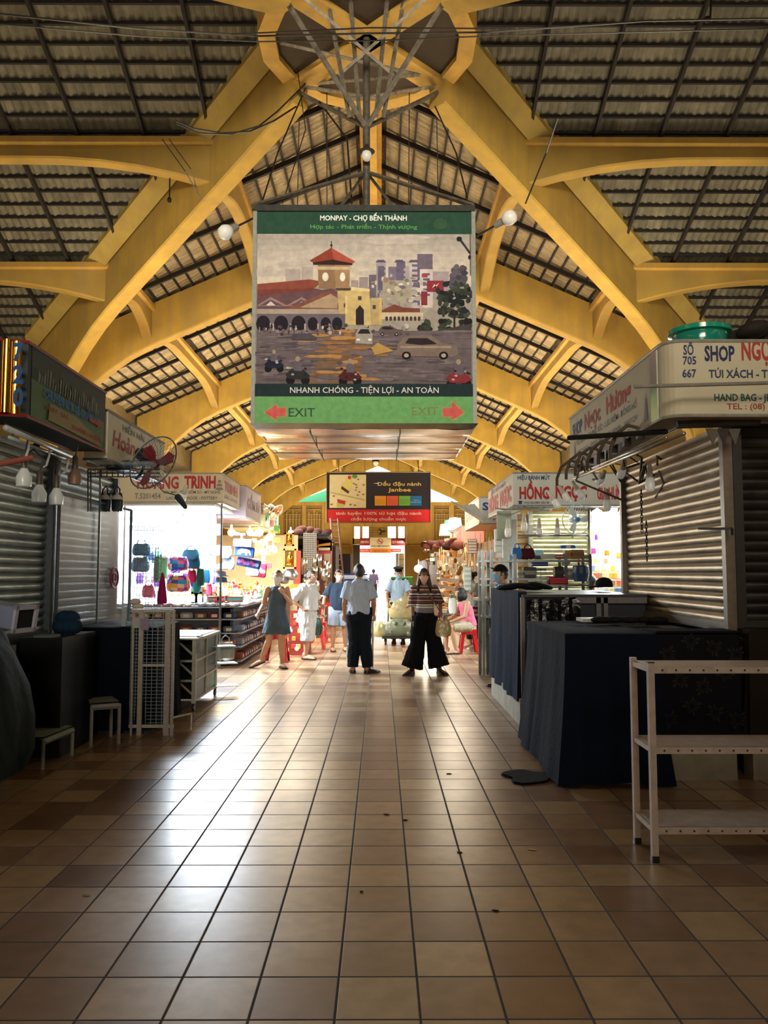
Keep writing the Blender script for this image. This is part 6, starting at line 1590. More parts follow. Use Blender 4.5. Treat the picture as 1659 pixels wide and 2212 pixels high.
# hooks with bulbs
for i, (px, py, lb) in enumerate(((1097, 1140, 'bulb hanging at the inner end of the white corner sign'), (1132, 1128, 'bulb on a white hook beside the plastic bag, higher one'), (1165, 1140, 'bulb on a white hook beside the plastic bag, lower one'), (1204, 1140, 'bulb on the straight pendant in front of the cream shutter'))):
    bulb(px, py, 12.7, lb, 1.35)
bag('plastic_bag', 'thin clear plastic bag hung between two bulbs above the kitchen rack', 'bag', '#c8ccd0', P(1148, 1156, 12.9), .2, .16, .12, 'film', True)
fan('wall_fan', 'clear caged fan with blue hub beside the bright gap', P(1246, 1122, 13.0), .24, (.1, -1, -.1), '#d4dce0', '#3c74a8', '#8a9498', '#c8d0d4')
m = MB('#8f928c'); 
for k in range(6): m.tube([P(1070 + 12 * k, 1098 + 3 * sin(k), 13.1), P(1105 + 14 * k, 1101, 13.0), P(1140 + 12 * k, 1096, 13.2)], .012, 5)
solo(m, 'cable_bundle', 'paintmetal', 'bundle of grey cables under the white corner sign', 'cable')

# bright gap stall
t = thing('stall_booth', 'glaring white stall seen in the gap beside the brown shutter', 'stall', (4.9, 15.3, 0))
m = MB('#e8eceb'); m.box((P(1262, 1200, 15).x, 15.2, 0), (6.2, 15.3, 2.7)); m.box((5.6, 13.6, 0), (5.7, 15.2, 2.7)); m.build('back_wall', 'satin', t)
for px, py, Y in ((1290, 1110, 13.9), (1322, 1100, 14.0), (1340, 1125, 13.7), (1300, 1140, 14.4), (1330, 1155, 14.2), (1310, 1122, 14.6)):
    lit_bulb(P(px, py, Y), .10, 'glaring white bulb in the gap beside the brown shutter', 'glaring bulbs of the gap stall')
tube_lamp(P(1270, 1125, 14.9), P(1345, 1125, 14.9), 'lit tube lamp on the back wall of the gap stall')
tube_lamp(P(1270, 1150, 15.1), P(1345, 1150, 15.1), 'lower lit tube lamp on the back wall of the gap stall')
m = MB('#b8a88c')
for k in range(5): m.box((P(1272, 1200, 13.9).x, 13.9 + .16 * k, .9), (P(1355, 1200, 13.9).x, 14.06 + .16 * k, 1.2 + .13 * k))
solo(m, 'display_stair', 'satin', 'stepped display of packets in the bright gap', 'display')
for k in range(34):
    r_ = k // 7; c0 = V((P(1276, 1200, 13.9).x + .09 * (k % 7) + random.uniform(-.01, .01), 13.98 + .16 * r_, 1.2 + .13 * r_)); m = MB(random.choice(('#d8c090', '#c8d0d8', '#c85c3c', '#8c6c50', '#e8d8a0', '#5c7090', '#e0a040')))
    m.cbox(c0 + V((0, 0, .05)), (.075, .04, .10), random.uniform(-.2, .2), None, .008); solo(m, 'food_packet', 'satin', 'small food packet on the stepped display in the bright gap', 'packet', 'food packets in the bright gap')
for px, py, c, lb in ((1282, 1190, '#d8489c', 'pink bag hanging in the bright gap'), (1311, 1194, '#e88830', 'orange bag hanging in the bright gap'), (1337, 1200, '#e8a850', 'amber bag hanging in the bright gap'), (1288, 1160, '#7c3cb8', 'small violet tag in the bright gap'), (1276, 1152, '#e8b03c', 'small yellow tag in the bright gap')):
    bag('hanging_bag', lb, 'bag', c, P(px, py + 6, 13.8), .09 if py > 1170 else .05, .09, .05, 'cloth', False)

# ================================================================ FAR RIGHT STALLS
t = side_sign(1, 17.6, 20.6, 2.62, 3.2, '#d8b49c', (('SHOP 93', .1, .9, .2, .2, '#d88878'),), 'pale peach side sign beyond the red lettered one', .9, '#b0a090', 2.35)
m = MB()
a = P(1027, 1083, 17.6); text(m, 'SHOP', (2.42, 17.59, 2.92), (1, 0, 0), Z, .17, .75, .03, '#2c3c8c'); text(m, '93', (2.62, 17.59, 2.70), (1, 0, 0), Z, .12, .22, .04, '#b82c34'); m.build('front_lettering', 'banner', t)
m = MB('#c8d0d0'); m.box((2.37, 17.595, 2.64), (3.24, 17.6, 3.18)); m.build('front_face', 'banner', t)
side_sign(1, 21.5, 24.0, 2.35, 2.8, '#d88c84', (('INOX', .15, .85, .15, .2, '#e8d0c8'),), 'pink-red sign beside a red and yellow strip, further down the eastern row', .6)
m = MB('#c82c28'); m.box((2.36, 24.1, 2.3), (2.9, 24.5, 2.75)); m.box((2.34, 24.6, 2.3), (2.9, 24.9, 2.75), C('#e8d890')); solo(m, 'painted_strip', 'banner', 'red and cream strip sign after the pink-red one', 'sign')
m = MB('#b8bcb4'); c = P(1020, 1098, 17.2)
m.prism([c + V((-.3, 0, .05)), c + V((.05, 0, .1)), c + V((.32, 0, -.22)), c + V((.25, 0, -.28))], (0, .25, 0)); m.tube([c + V((-.45, 0, .15)), c + V((.3, 0, -.25))], .02, 6)
solo(m, 'folded_parasol', 'cloth', 'grey folded parasol lodged below the peach sign', 'parasol')
for k, (ya_, yb_, c) in enumerate(((17.7, 25, '#8a6c4c'), (26, 34, '#7c6048'), (35, 45, '#6c5440'), (47, 58, '#6a5644'))):
    m = MB(c); m.box((2.9, ya_, 0), (5.8, yb_, 2.35)); solo(m, 'stall_block', 'wood', ('kitchenware stall block under the peach sign', 'second kitchenware stall block down the eastern row', 'third dark stall block down the eastern row', 'last stall block of the eastern row near the end wall')[k], 'stall')
# kitchenware: ladles, skimmers, baskets, tins hanging (prototypes then copies)
def ladle_proto(lb, c1, c2, kind, grp):
    t = thing('hanging_ladle', lb, 'ladle', (0, 0, 0), grp)
    m = MB(c1); m.tube([(0, 0, 0), (0, .01, -.25), (0, 0, -.5)], .008, 5); m.build('handle', 'wood' if kind != 's' else 'steel', t)
    m = MB(c2)
    if kind == 'b': m.lathe((0, 0, -.56), [(.01, -.035), (.05, -.02), (.065, .03), (.06, .03), (.045, -.01)], 12)
    elif kind == 'w': m.ell((0, 0, -.58), (.06, .015, .1), 12, 6)
    else: m.ell((0, 0, -.57), (.075, .02, .075), 12, 6)
    m.build('bowl', 'steel' if kind == 's' else 'satin', t, True); return [t, False]
lad = [ladle_proto('long wooden spoon hanging in the kitchenware row', '#c8a46c', '#d8b880', 'w', 'wooden spoons of the kitchenware row'), ladle_proto('steel ladle hanging in the kitchenware row', '#b8b4a8', '#c8c4b8', 'b', 'steel ladles of the kitchenware row'), ladle_proto('wire skimmer hanging in the kitchenware row', '#d8c490', '#a89468', 's', 'skimmers of the kitchenware row'), ladle_proto('white plastic ladle hanging in the kitchenware row', '#e0d8c0', '#e8e4d4', 'b', 'white ladles of the kitchenware row')]
for k in range(64):
    y = random.uniform(17.0, 31); x = random.uniform(2.15, 2.75); use(random.choice(lad), (x, y, random.uniform(2.0, 2.62)), random.uniform(0, 3), random.uniform(.8, 1.3))
kp = []
for nm, c, fn, pr in (('wicker basket', '#c8883c', 'wood', [(.08, 0), (.12, .1), (.13, .12), (.11, .11), (.07, .02)]), ('yellow plastic colander', '#d8a430', 'satin', [(.06, 0), (.13, .08), (.14, .09), (.12, .08), (.05, .015)]), ('red plastic bowl', '#c03028', 'gloss', [(.05, 0), (.12, .07), (.13, .075), (.11, .065), (.04, .01)]), ('steel pot', '#b4b4ac', 'steel', [(.1, 0), (.11, .01), (.11, .13), (.12, .135), (.1, .13)]), ('brown clay pot', '#7c4c30', 'satin', [(.07, 0), (.12, .06), (.09, .12), (.1, .14), (.07, .13)]), ('white enamel pot', '#dcd8c8', 'gloss', [(.09, 0), (.1, .01), (.1, .12), (.11, .125), (.09, .12)])):
    t = thing('kitchen_ware', nm + ' stacked on the kitchenware shelves', 'kitchenware', (0, 0, 0), nm + 's on the kitchenware shelves')
    m = MB(c); m.lathe((0, 0, 0), pr, 14); m.build('bowl', fn, t, True, 40)
    m = MB(var(C(c), .2)); m.lathe((0, 0, 0), [(pr[2][0] * 1.02, pr[2][1] - .012), (pr[2][0] * 1.08, pr[2][1]), (pr[2][0] * 1.0, pr[2][1] + .008)], 14); m.build('rim', fn, t, True); kp.append([t, False])
m = MB('#7a5a3c')
for k in range(5): m.box((2.25 + .13 * k, 17.8, 0), (2.9, 25, .35 + .25 * k))
solo(m, 'display_stair', 'wood', 'stepped wooden shelves full of kitchenware, behind the woman in the striped blouse', 'display')
m = MB('#7a5a3c')
for k in range(5): m.box((2.2 + .13 * k, 26, 0), (2.9, 33.5, .35 + .25 * k))
solo(m, 'display_stair', 'wood', 'further stepped wooden shelves of kitchenware down the row', 'display')
for k in range(150):
    r_ = random.randint(0, 4); far = random.random() < .4
    y = random.uniform(26.1, 33.3) if far else random.uniform(17.9, 24.9); use(random.choice(kp), (2.31 + .13 * r_ - (.05 if far else 0), y, .35 + .25 * r_), random.uniform(0, 6), random.uniform(.7, 1.2))
for k in range(26):
    y = random.uniform(22, 40); use(random.choice(kp), (random.uniform(2.2, 2.7), y, random.uniform(1.9, 2.75)), random.uniform(0, 6), random.uniform(1, 1.6), 'basin or basket hung up along the kitchenware row', 'wares hung up along the row').name = 'hanging_kitchenware'
for k in range(4):
    c0 = P(990, 1292, 18); c0.z = .35 + .22 * k; m = MB('#d8c8b0'); m.cbox((2.28, 17.3, .11 + .21 * k), (.34, .3, .2), 0, None, .01); m.cbox((2.28, 17.3, .11 + .21 * k), (.345, .305, .03), 0, C('#b8a890'))
    solo(m, 'foam_box', 'satin', 'cream box in the tall stack behind the woman in pink', 'box', 'stack of cream boxes')
for k in range(3): m = MB('#d8c8b0'); m.cbox((2.28, 17.3, .95 + .21 * k), (.34, .3, .2), 0, None, .01); solo(m, 'foam_box', 'satin', 'cream box in the tall stack behind the woman in pink', 'box', 'stack of cream boxes')
for px, py, c, lb in ((963, 1146, '#d8d0a8', 'cream lampshade-like tub up on the kitchenware roof'), (972, 1138, '#3ca070', 'green bucket'), (983, 1135, '#e0d8bc', 'pale tub beside the green bucket')):
    m = MB(c); c0 = P(px, py + 12, 26 if px < 980 else 24); m.lathe(c0, [(.2, 0), (.22, .01), (.17, .38), (.02, .4)], 16); solo(m, 'plastic_bucket', 'satin', lb + ' on top of the kitchenware row', 'bucket', smooth=False)
for px, py, Y in ((904, 1228, 29), (1033, 1180, 17.2)):
    if px < 950: lit_bulb(P(px, py, Y), .16, 'bright white bulb down the kitchenware row beside the exit', None, 'glow')
for k in range(12):
    c0 = P(915 + 7 * k, 1176 + 5 * sin(k * 2), 33 - 1.2 * k); m = MB(random.choice(('#4c2020', '#381c1c', '#6c3c30', '#2c2020', '#7c4c40'))); m.ell(c0, (.15, .13, .11), rot=Euler((0, random.uniform(-.4, .4), 0)))
    solo(m, 'hanging_bundle', 'tarp', 'reddish wrapped bundle hung high along the kitchenware row', 'bundle', 'reddish bundles of the kitchenware row', smooth=True)
for px, py, w_, h_, c, lb in ((1010, 1250, .16, .5, '#9cb8b0', 'pale green packet strip hanging by the peach sign'), (1020, 1180, .2, .3, '#b87c5c', 'brown packet strip hanging under the peach sign'), (1060, 1200, .2, .12, '#c84c34', 'red-orange box above the grey kitchen rack post'), (1077, 1175, .14, .5, '#ccd8e0', 'clear tube bundle standing by the white corner sign')):
    c0 = P(px, py, 16.6 if px < 1050 else 13.6); m = MB(c); m.cbox(c0, (w_, .08, h_), 0, None, .01)
    for j in range(5): m.cbox(c0 + V((0, -.045, (j - 2) * h_ / 5)), (w_ * .8, .01, h_ / 9), 0, C('#d8d4c8'))
    solo(m, 'hanging_goods', 'satin', lb, 'goods')
m = MB('#e8e4d4'); a = P(1040, 1300, 15.4)
bag('shopping_bag', 'white carrier bag standing on the low table in front of the woman in pink', 'bag', '#d8e4dc', P(978, 1325, 15.9), .16, .3, .1, 'satin', True, None, '#3c8c5c')
t = thing('low_table', 'dark low table of kitchenware beside the seated woman', 'table', (2.0, 16.4, 0)); m = MB('#4a3c2c'); m.box((1.45, 16.1, .70), (2.2, 16.7, .74)); m.build('table_top', 'wood', t)
for x in (1.5, 2.15):
    for y in (16.15, 16.65): m = MB('#4a3c2c'); m.box((x - .02, y - .02, 0), (x + .02, y + .02, .7)); m.build('leg', 'wood', t)
for k in range(7): use(random.choice(kp), (1.5 + .1 * k, 16.4 + .12 * (k % 2), .745), 0, .55, 'small ware set out on the dark low table', 'wares on the low table')
m = MB('#1e2226'); a = F(1062, 1425); m.cbox((a.x + .12, a.y, .2), (.3, .4, .4), 0, None, .03); solo(m, 'black_sack', 'shiny', 'black plastic sack on the floor at the foot of the grey rack post', 'sack')
t = thing('grey_side_table', 'grey steel work table beside the navy counter', 'table', (1.95, 12.9, 0))
zt_ = P(1045, 1292, 12.6).z
m = MB('#8a9290'); m.box((P(1030, 1200, 12.6).x, 12.5, zt_ - .04), (P(1062, 1200, 12.6).x + .2, 13.2, zt_)); m.build('table_top', 'steel', t)
for px in (1034, 1050): m = MB('#6c7470'); x = P(px, 1200, 12.6).x; m.box((x - .02, 12.55, 0), (x + .02, 12.59, zt_)); m.build('leg', 'steel', t)
# floor bits
m = MB('#101418'); rr = []
c = F(1142, 1680); pts = []
for k in range(22):
    a = 2 * pi * k / 22; r_ = .17 * (1 + .18 * sin(3 * a + 1) + .1 * sin(5 * a)); pts.append(V((c.x + r_ * cos(a) * 1.15, c.y + r_ * sin(a) * 1.2, .004)))
m.poly(pts); m.prism([V((c.x + (p.x - c.x) * .93, c.y + (p.y - c.y) * .93, .004)) for p in pts], (0, 0, .012)); solo(m, 'dark_rag', 'cloth', 'dark blackish rag lying on the tiles by the navy cloth corner', 'rag')
for px, py, r_, c, lb in ((1149, 1836, .018, '#c8b070', 'small pale yellow leaf on the tiles'), (993, 1842, .012, '#201812', 'dark scrap in the tile joint beneath the leaf side'), (835, 1760, .015, '#1c1612', 'dark scrap on the bright tiles, upper one'), (875, 1772, .013, '#1c1612', 'dark scrap on the bright tiles, lower one'), (1070, 1968, .012, '#241a12', 'tiny curled scrap on the floor joint'), (781, 1927, .007, '#140f0c', 'black speck on the tiles'), (186, 1935, .015, '#9a8468', 'pale crumb at the shadow edge of the floor'), (970, 1672, .016, '#1c1612', 'dark fleck far on the bright tiles')):
    c0 = F(px, py); m = MB(c); m.ell(c0 + V((0, 0, .003)), (r_ * 1.6, r_ * .7, .003), 8, 4, rot=Euler((0, 0, -.3))); solo(m, 'floor_scrap' if 'leaf' not in lb else 'fallen_leaf', 'matte', lb, 'scrap' if 'leaf' not in lb else 'leaf')
    if 'leaf' in lb: bpy.data.objects['fallen_leaf']['kind'] = 'thing'

# ================================================================ PEOPLE
def remesh(mb, vox, name, fin, parent, smooth_it=2, wrinkle=0.0, seed=0, paint=None, decimate=None):
    me = mb.mesh(name); base = bpy.data.objects.new('tmp', me); COL.objects.link(base)
    md = base.modifiers.new('r', 'REMESH'); md.mode = 'VOXEL'; md.voxel_size = vox; md.use_smooth_shade = True
    if smooth_it:
        sm = base.modifiers.new('s', 'SMOOTH'); sm.factor = .5; sm.iterations = smooth_it
    bpy.context.view_layer.update()
    out = bpy.data.meshes.new_from_object(base.evaluated_get(bpy.context.evaluated_depsgraph_get()))
    bpy.data.objects.remove(base); bpy.data.meshes.remove(me)
    if wrinkle:
        ns = [v.normal.copy() for v in out.vertices]
        for v, n_ in zip(out.vertices, ns):
            p = v.co; v.co = p + n_ * wrinkle * (noise.noise(V((p.x * 14, p.y * 14, p.z * 5 + seed))) + .5 * noise.noise(V((p.x * 30, p.y * 30, p.z * 16 + seed))))
    out.name = name; c = mb.c[0] if mb.c else (.5, .5, .5)
    if 'col' in out.color_attributes: out.color_attributes.remove(out.color_attributes['col'])
    at = out.color_attributes.new('col', 'FLOAT_COLOR', 'CORNER'); buf = []
    for p in out.polygons:
        cc = paint(p.center) if paint else c
        buf += [cc[0], cc[1], cc[2], 1.0] * p.loop_total
    at.data.foreach_set('color', buf); out.polygons.foreach_set('use_smooth', [True] * len(out.polygons))
    out.materials.clear(); out.materials.append(M(fin))
    o = bpy.data.objects.new(name, out); COL.objects.link(o); adopt(o, parent); return o


class Person:
    """joints in body frame (right, forward, up) metres; facing angle: 0 looks at the camera (-Y), positive turns to the viewer's right"""
    def __init__(s, label, px, py, H, face, skin='#b5835f', Y=None, joints=None, headturn=0.0, headtilt=0.0, X=None, fleshy=1.0):
        f = F(px, py) if Y is None else V((P(px, py, Y).x, Y, 0))
        s.o = V((f.x, f.y, 0)); s.H = H; s.fl = fleshy
        a = radians(face); s.fw = V((sin(a), -cos(a), 0)); s.rt = V((-cos(a), -sin(a), 0)); s.skin = C(skin)
        s.t = thing('person', label, 'person', s.o)
        J = dict(head=(0, .02, .925), neck=(0, 0, .845), shl=(-.098, 0, .806), shr=(.098, 0, .806), ell=(-.128, -.02, .635), elr=(.128, -.02, .635), wrl=(-.15, .03, .49), wrr=(.15, .03, .49),
                 hpl=(-.05, 0, .515), hpr=(.05, 0, .515), knl=(-.055, .015, .285), knr=(.055, .015, .285), anl=(-.06, 0, .045), anr=(.06, 0, .045), chest=(0, 0, .72), waist=(0, 0, .60), pel=(0, 0, .53))
        J.update(joints or {})
        s.J = {k: s.w(*[c * H for c in v]) for k, v in J.items()}
        h = radians(face + headturn); s.hf = V((sin(h), -cos(h), -headtilt)).normalized(); s.hr = V((-cos(h), -sin(h), 0)); s.hu = s.hf.cross(s.hr); s.hu = s.hu if s.hu.z > 0 else -s.hu
        s.hands = {}

    def w(s, r, f, u): return s.o + s.rt * r + s.fw * f + V((0, 0, u))

    def hp(s, az, el, k=1.0):
        """point on the head; az 0 = face front, el elevation"""
        H = s.H; c = s.J['head']; w_, d_, h_ = .0475 * H, .058 * H, .071 * H
        e = sin(el); jaw = 1 - .34 * max(0, -e) ** 1.3; fr = 1.0 if abs(az) < 1.2 else 1
        dd = d_ * (1.0 if cos(az) > 0 else 1.08) * (1 - .1 * max(0, -e) * (1 if cos(az) < 0 else -.35))
        return c + s.hr * (w_ * k * cos(el) * sin(az) * jaw) + s.hf * (dd * k * cos(el) * cos(az) * (jaw * .4 + .6)) + s.hu * (h_ * k * e)

    def head_patch(s, m, pred, k, n=36, mm=22, col=None, thick=.0):
        idx = {}
        for j in range(mm + 1):
            el = -pi / 2 + pi * j / mm; el = max(-1.55, min(1.55, el))
            for i in range(n):
                idx[i, j] = len(m.v); m.v.append(s.hp(2 * pi * i / n - pi, el, k))
        for j in range(mm):
            for i in range(n):
                az = 2 * pi * (i + .5) / n - pi; el = -pi / 2 + pi * (j + .5) / mm
                if pred(az, el): m.face((idx[i, j], idx[(i + 1) % n, j], idx[(i + 1) % n, j + 1], idx[i, j + 1]), col)

    def hand(s, m, wrist, d, palm, curl=.5, size=1.0):
        H = s.H; d = V(d).normalized(); pn = V(palm); pn = (pn - d * pn.dot(d)).normalized(); sd = d.cross(pn).normalized(); L_ = .047 * H * size
        m.tube([wrist - d * .01, wrist + d * L_ * .5, wrist + d * L_], [.017 * H * size, .024 * H * size, .023 * H * size], 10, None, True, .55)
        q = Matrix((sd, pn, d)).transposed()
        m.rings([[wrist + d * f + sd * (a * wd) + pn * (b * .009 * H * size) for a, b in ((-1, -.6), (0, -1), (1, -.6), (1, .6), (0, 1), (-1, .6))] for f, wd in ((0, .014 * H), (L_ * .4, .022 * H * size), (L_ * 1.05, .0235 * H * size))])
        for i, fl in enumerate((.040, .046, .043, .034)):
            b = wrist + d * L_ + sd * ((i - 1.5) * .0118 * H * size); l = fl * H * size; r_ = .0052 * H
            p1 = b + d * l * .42 + pn * (l * .12 * curl); p2 = p1 + (d * cos(curl * 1.1) + pn * sin(curl * 1.1)) * l * .32; p3 = p2 + (d * cos(curl * 2) + pn * sin(curl * 2)) * l * .28
            m.tube([b - d * .008, p1, p2, p3], [r_ * 1.15, r_ * 1.05, r_, r_ * .8], 7, None, True)
        b = wrist + d * L_ * .25 + sd * (-.018 * H); l = .04 * H; p1 = b + (d * .6 - sd * .6 + pn * .3).normalized() * l * .55; p2 = p1 + (d * .9 - sd * .1 + pn * .35).normalized() * l * .5
        m.tube([b, p1, p2], [.0085 * H, .007 * H, .0055 * H], 7, None, True)

    def limb(s, m, a, b, r0, rm, r1, n=10, bulge=.35):
        m.tube([a, a.lerp(b, bulge), a.lerp(b, .7), b], [r0, rm, (rm + r1) * .5, r1], n, None, True)

    def torso(s, m, prof, col=None, n=24, cap=True):
        """prof: (u, half width, half depth, forward offset, right offset) x H"""
        rr = []
        for row in prof:
            u, hw, hd = row[:3]; fo = row[3] if len(row) > 3 else 0; ro = row[4] if len(row) > 4 else 0
            rr.append([s.w((ro + hw * (abs(cos(a)) ** .8) * (1 if cos(a) >= 0 else -1)) * s.H, (fo + hd * sin(a)) * s.H, u * s.H) for a in [2 * pi * k / n for k in range(n)]])
        m.rings(rr, col, cap); return m

    def body(s, handl=(.5, None), handr=(.5, None), feet=True, vox=.0065):
        H = s.H; J = s.J; g = s.fl; m = MB(s.skin)
        s.torso(m, [(.50, .085 * g, .062 * g), (.54, .092 * g, .066 * g), (.60, .080 * g, .058 * g), (.66, .083 * g, .06 * g), (.74, .088, .062), (.79, .088, .054), (.82, .06, .042), (.845, .034, .032)] if s.upright else s.tprof)
        m.tube([J['neck'] - V((0, 0, .03 * H)), J['neck'].lerp(J['head'], .25), J['head'] - s.hu * .03 * H], [.036 * H, .033 * H, .034 * H], 12)
        for a in 'lr':
            s.limb(m, J['sh' + a], J['el' + a], .031 * H * g, .029 * H * g, .021 * H)
            s.limb(m, J['el' + a], J['wr' + a], .022 * H, .0235 * H, .0145 * H, bulge=.25)
            s.limb(m, J['hp' + a], J['kn' + a], .058 * H * g, .055 * H * g, .034 * H)
            s.limb(m, J['kn' + a], J['an' + a], .033 * H, .035 * H, .019 * H, bulge=.3)
            hn = handl if a == 'l' else handr
            d = J['wr' + a] - J['el' + a] if len(hn) < 3 or hn[2] is None else V(hn[2])
            pn = hn[1] if hn[1] is not None else s.rt * (-1 if a == 'r' else 1) * 1.0
            s.hand(m, J['wr' + a], d, pn, hn[0])
            if feet:
                an = J['an' + a]; fd = s.footdir.get(a, s.fw); 
                m.tube([an + V((0, 0, .01)) - fd * .02 * H, an - fd * .015 * H + V((0, 0, -.025 * H)), an + fd * .05 * H + V((0, 0, -.026 * H)), an + fd * .105 * H + V((0, 0, -.034 * H))], [.024 * H, .026 * H, .027 * H, .020 * H], 10, None, True)
        # head with nose, lips, brow, ears
        s.head_patch(m, lambda a, e: True, 1.0)
        i = len(m.v)
        n0 = s.hp(0, .18); m.tube([s.hp(0, .28, .97), s.hp(0, .0, 1.02), s.hp(0, -.2, 1.04), s.hp(0, -.28, 1.0)], [.006 * H, .007 * H, .0095 * H, .007 * H], 8, None, True)
        m.tube([s.hp(-.28, -.62, .99), s.hp(0, -.6, 1.04), s.hp(.28, -.62, .99)], .0045 * H, 6, None, True)
        m.tube([s.hp(-.5, .3, .985), s.hp(-.2, .33, 1.005), s.hp(.2, .33, 1.005), s.hp(.5, .3, .985)], .0055 * H, 6, None, True)
        m.ell(s.hp(0, -1.05, .93), (.014 * H,) * 3, 8, 6)
        for sg in (-1, 1):
            c = s.hp(sg * 1.62, -.02, 1.0); m.tube([c + s.hu * .014 * H, c + s.hr * sg * .008 * H, c - s.hu * .014 * H], [.005 * H, .009 * H, .006 * H], 7, None, True)
        s.body_o = remesh(m, vox, 'body', 'skin', s.t, 2)
        # eyes and brows
        for sg in (-1, 1):
            m = MB('#efe9e2'); m.ell(s.hp(sg * .36, .06, .985), (.0085 * H, .0085 * H, .006 * H), 10, 6); e = m.build('eye', 'gloss', s.t, True)
            m = MB('#1c120e'); m.ell(s.hp(sg * .36, .06, 1.02), (.0045 * H,) * 3, 8, 6); m.build('pupil', 'gloss', e, True)
            m = MB('#1a1310'); m.tube([s.hp(sg * .15, .27, 1.02), s.hp(sg * .35, .34, 1.02), s.hp(sg * .6, .28, 1.0)], .0028 * H, 5); m.build('eyebrow', 'hair', s.t)

    def hair(s, col='#14100f', style='short', k=1.09):
        m = MB(col); H = s.H
        pr = dict(short=lambda a, e: (e > .55) or (abs(a) > 1.25 and e > -.1) or (abs(a) > 1.9 and e > -.65),
                  thin=lambda a, e: (e > .75) or (abs(a) > 1.35 and e > -.05) or (abs(a) > 2.0 and e > -.5),
                  long=lambda a, e: (e > .62) or (abs(a) > 1.0 and e > -.9) or (abs(a) > .8 and e > .1))[style]
        s.head_patch(m, pr, k); 
        # close the rim by an inner layer
        m2 = MB(col); s.head_patch(m2, pr, .99); off = len(m.v); m.v += m2.v; m.f += [tuple(q + off for q in f[::-1]) for f in m2.f]; m.c += m2.c
        for i in range(len(m.v)):
            m.v[i] = m.v[i] + (m.v[i] - s.J['head']).normalized() * .010 * noise.noise(m.v[i] * 30)
        return m.build('hair', 'hair', s.t, True)

    def mask(s, col, k=1.19):
        m = MB(col)
        s.head_patch(m, lambda a, e: abs(a) < 1.05 and -1.25 < e < -.02, k)
        m2 = MB(col); s.head_patch(m2, lambda a, e: abs(a) < 1.05 and -1.25 < e < -.02, k - .03); off = len(m.v); m.v += m2.v; m.f += [tuple(q + off for q in f[::-1]) for f in m2.f]; m.c += m2.c
        o = m.build('face_mask', 'cloth', s.t, True)
        for sg in (-1, 1):
            m = MB('#d8d8d4'); m.tube([s.hp(sg * 1.0, -.15, 1.1), s.hp(sg * 1.4, .02, 1.08), s.hp(sg * 1.62, .12, 1.1)], .0016 * s.H, 4); m.tube([s.hp(sg * 1.0, -.7, 1.1), s.hp(sg * 1.4, -.4, 1.06), s.hp(sg * 1.64, -.16, 1.08)], .0016 * s.H, 4); m.build('ear_loop', 'cloth', o)
        return o

    def sleeve(s, m, a, f=.7, r=.04, r2=None):
        J = s.J; b = J['sh' + a].lerp(J['el' + a], min(f, 1.0)); r2 = r2 or r
        q = J['sh' + a]; ps = [q.lerp(J['neck'], .35) - V((0, 0, .012 * s.H)), q - V((0, 0, .006 * s.H)), b]; rs = [r * s.H * .62, r * s.H * .86, r2 * s.H]
        if f > 1: ps.append(J['el' + a].lerp(J['wr' + a], f - 1)); rs.append(r2 * s.H * .85)
        m.tube([ps[0] + V((0, 0, 0))] + ps[1:], rs, 14, None, False); m.ell(ps[1] + V((0, 0, .004 * s.H)), (rs[1] * 1.12,) * 3, 12, 8)

    def legs(s, m, r0=.07, r1=.05, r2=.045, f=1.0, flare=None):
        J = s.J; H = s.H
        for a in 'lr':
            if f <= 1: m.tube([J['hp' + a] + V((0, 0, .02 * H)), J['hp' + a].lerp(J['kn' + a], .5), J['hp' + a].lerp(J['kn' + a], f)], [r0 * H, (r0 + r1) / 2 * H, r1 * H], 14)
            else: m.tube([J['hp' + a] + V((0, 0, .02 * H)), J['hp' + a].lerp(J['kn' + a], .5), J['kn' + a], J['kn' + a].lerp(J['an' + a], (f - 1) * .5), J['kn' + a].lerp(J['an' + a], f - 1)], [r0 * H, (r0 + r1) / 2 * H, r1 * H, (r1 + r2) / 2 * H, r2 * H], 14)

    def shoes(s, col, kind='shoe'):
        H = s.H
        for a in 'lr':
            an = s.J['an' + a]; fd = V(s.footdir.get(a, s.fw)); up = V((0, 0, 1)); sd = fd.cross(up).normalized(); m = MB(col); bz = an - V((0, 0, .043 * H))
            if fd.z: up = sd.cross(fd).normalized()
            if kind == 'shoe':
                rr = []
                for f, wd, hh in ((-.035, .018, .03), (-.025, .026, .05), (.01, .028, .052), (.05, .030, .040), (.09, .031, .028), (.125, .024, .02), (.138, .012, .012)):
                    c = bz + fd * f * H; rr.append([c + sd * (wd * H * x) + up * (hh * H * z) for x, z in ((-1, 0), (-1.02, .3), (-.8, .8), (0, 1), (.8, .8), (1.02, .3), (1, 0))])
                m.rings(rr); m.build('shoe', 'satin', s.t, True, 50)
            else:
                rr = []
                for f, wd in ((-.045, .02), (-.03, .028), (.02, .027), (.08, .032), (.12, .028), (.135, .015)):
                    c = bz + fd * f * H; rr.append([c + sd * (wd * H * x) + up * z for x, z in ((-1, 0), (-1, .02), (1, .02), (1, 0))])
                m.rings(rr); o = m.build('sandal', 'satin', s.t)
                m = MB(col); m.tube([bz + fd * .03 * H + sd * .03 * H + up * .02, bz + fd * .055 * H + up * .04 * H, bz + fd * .03 * H - sd * .03 * H + up * .02], .007, 6); m.tube([bz + fd * .05 * H + up * .042 * H, bz + fd * .10 * H + up * .02], .006, 5); m.build('strap', 'satin', o)
    upright = True
    footdir = {}


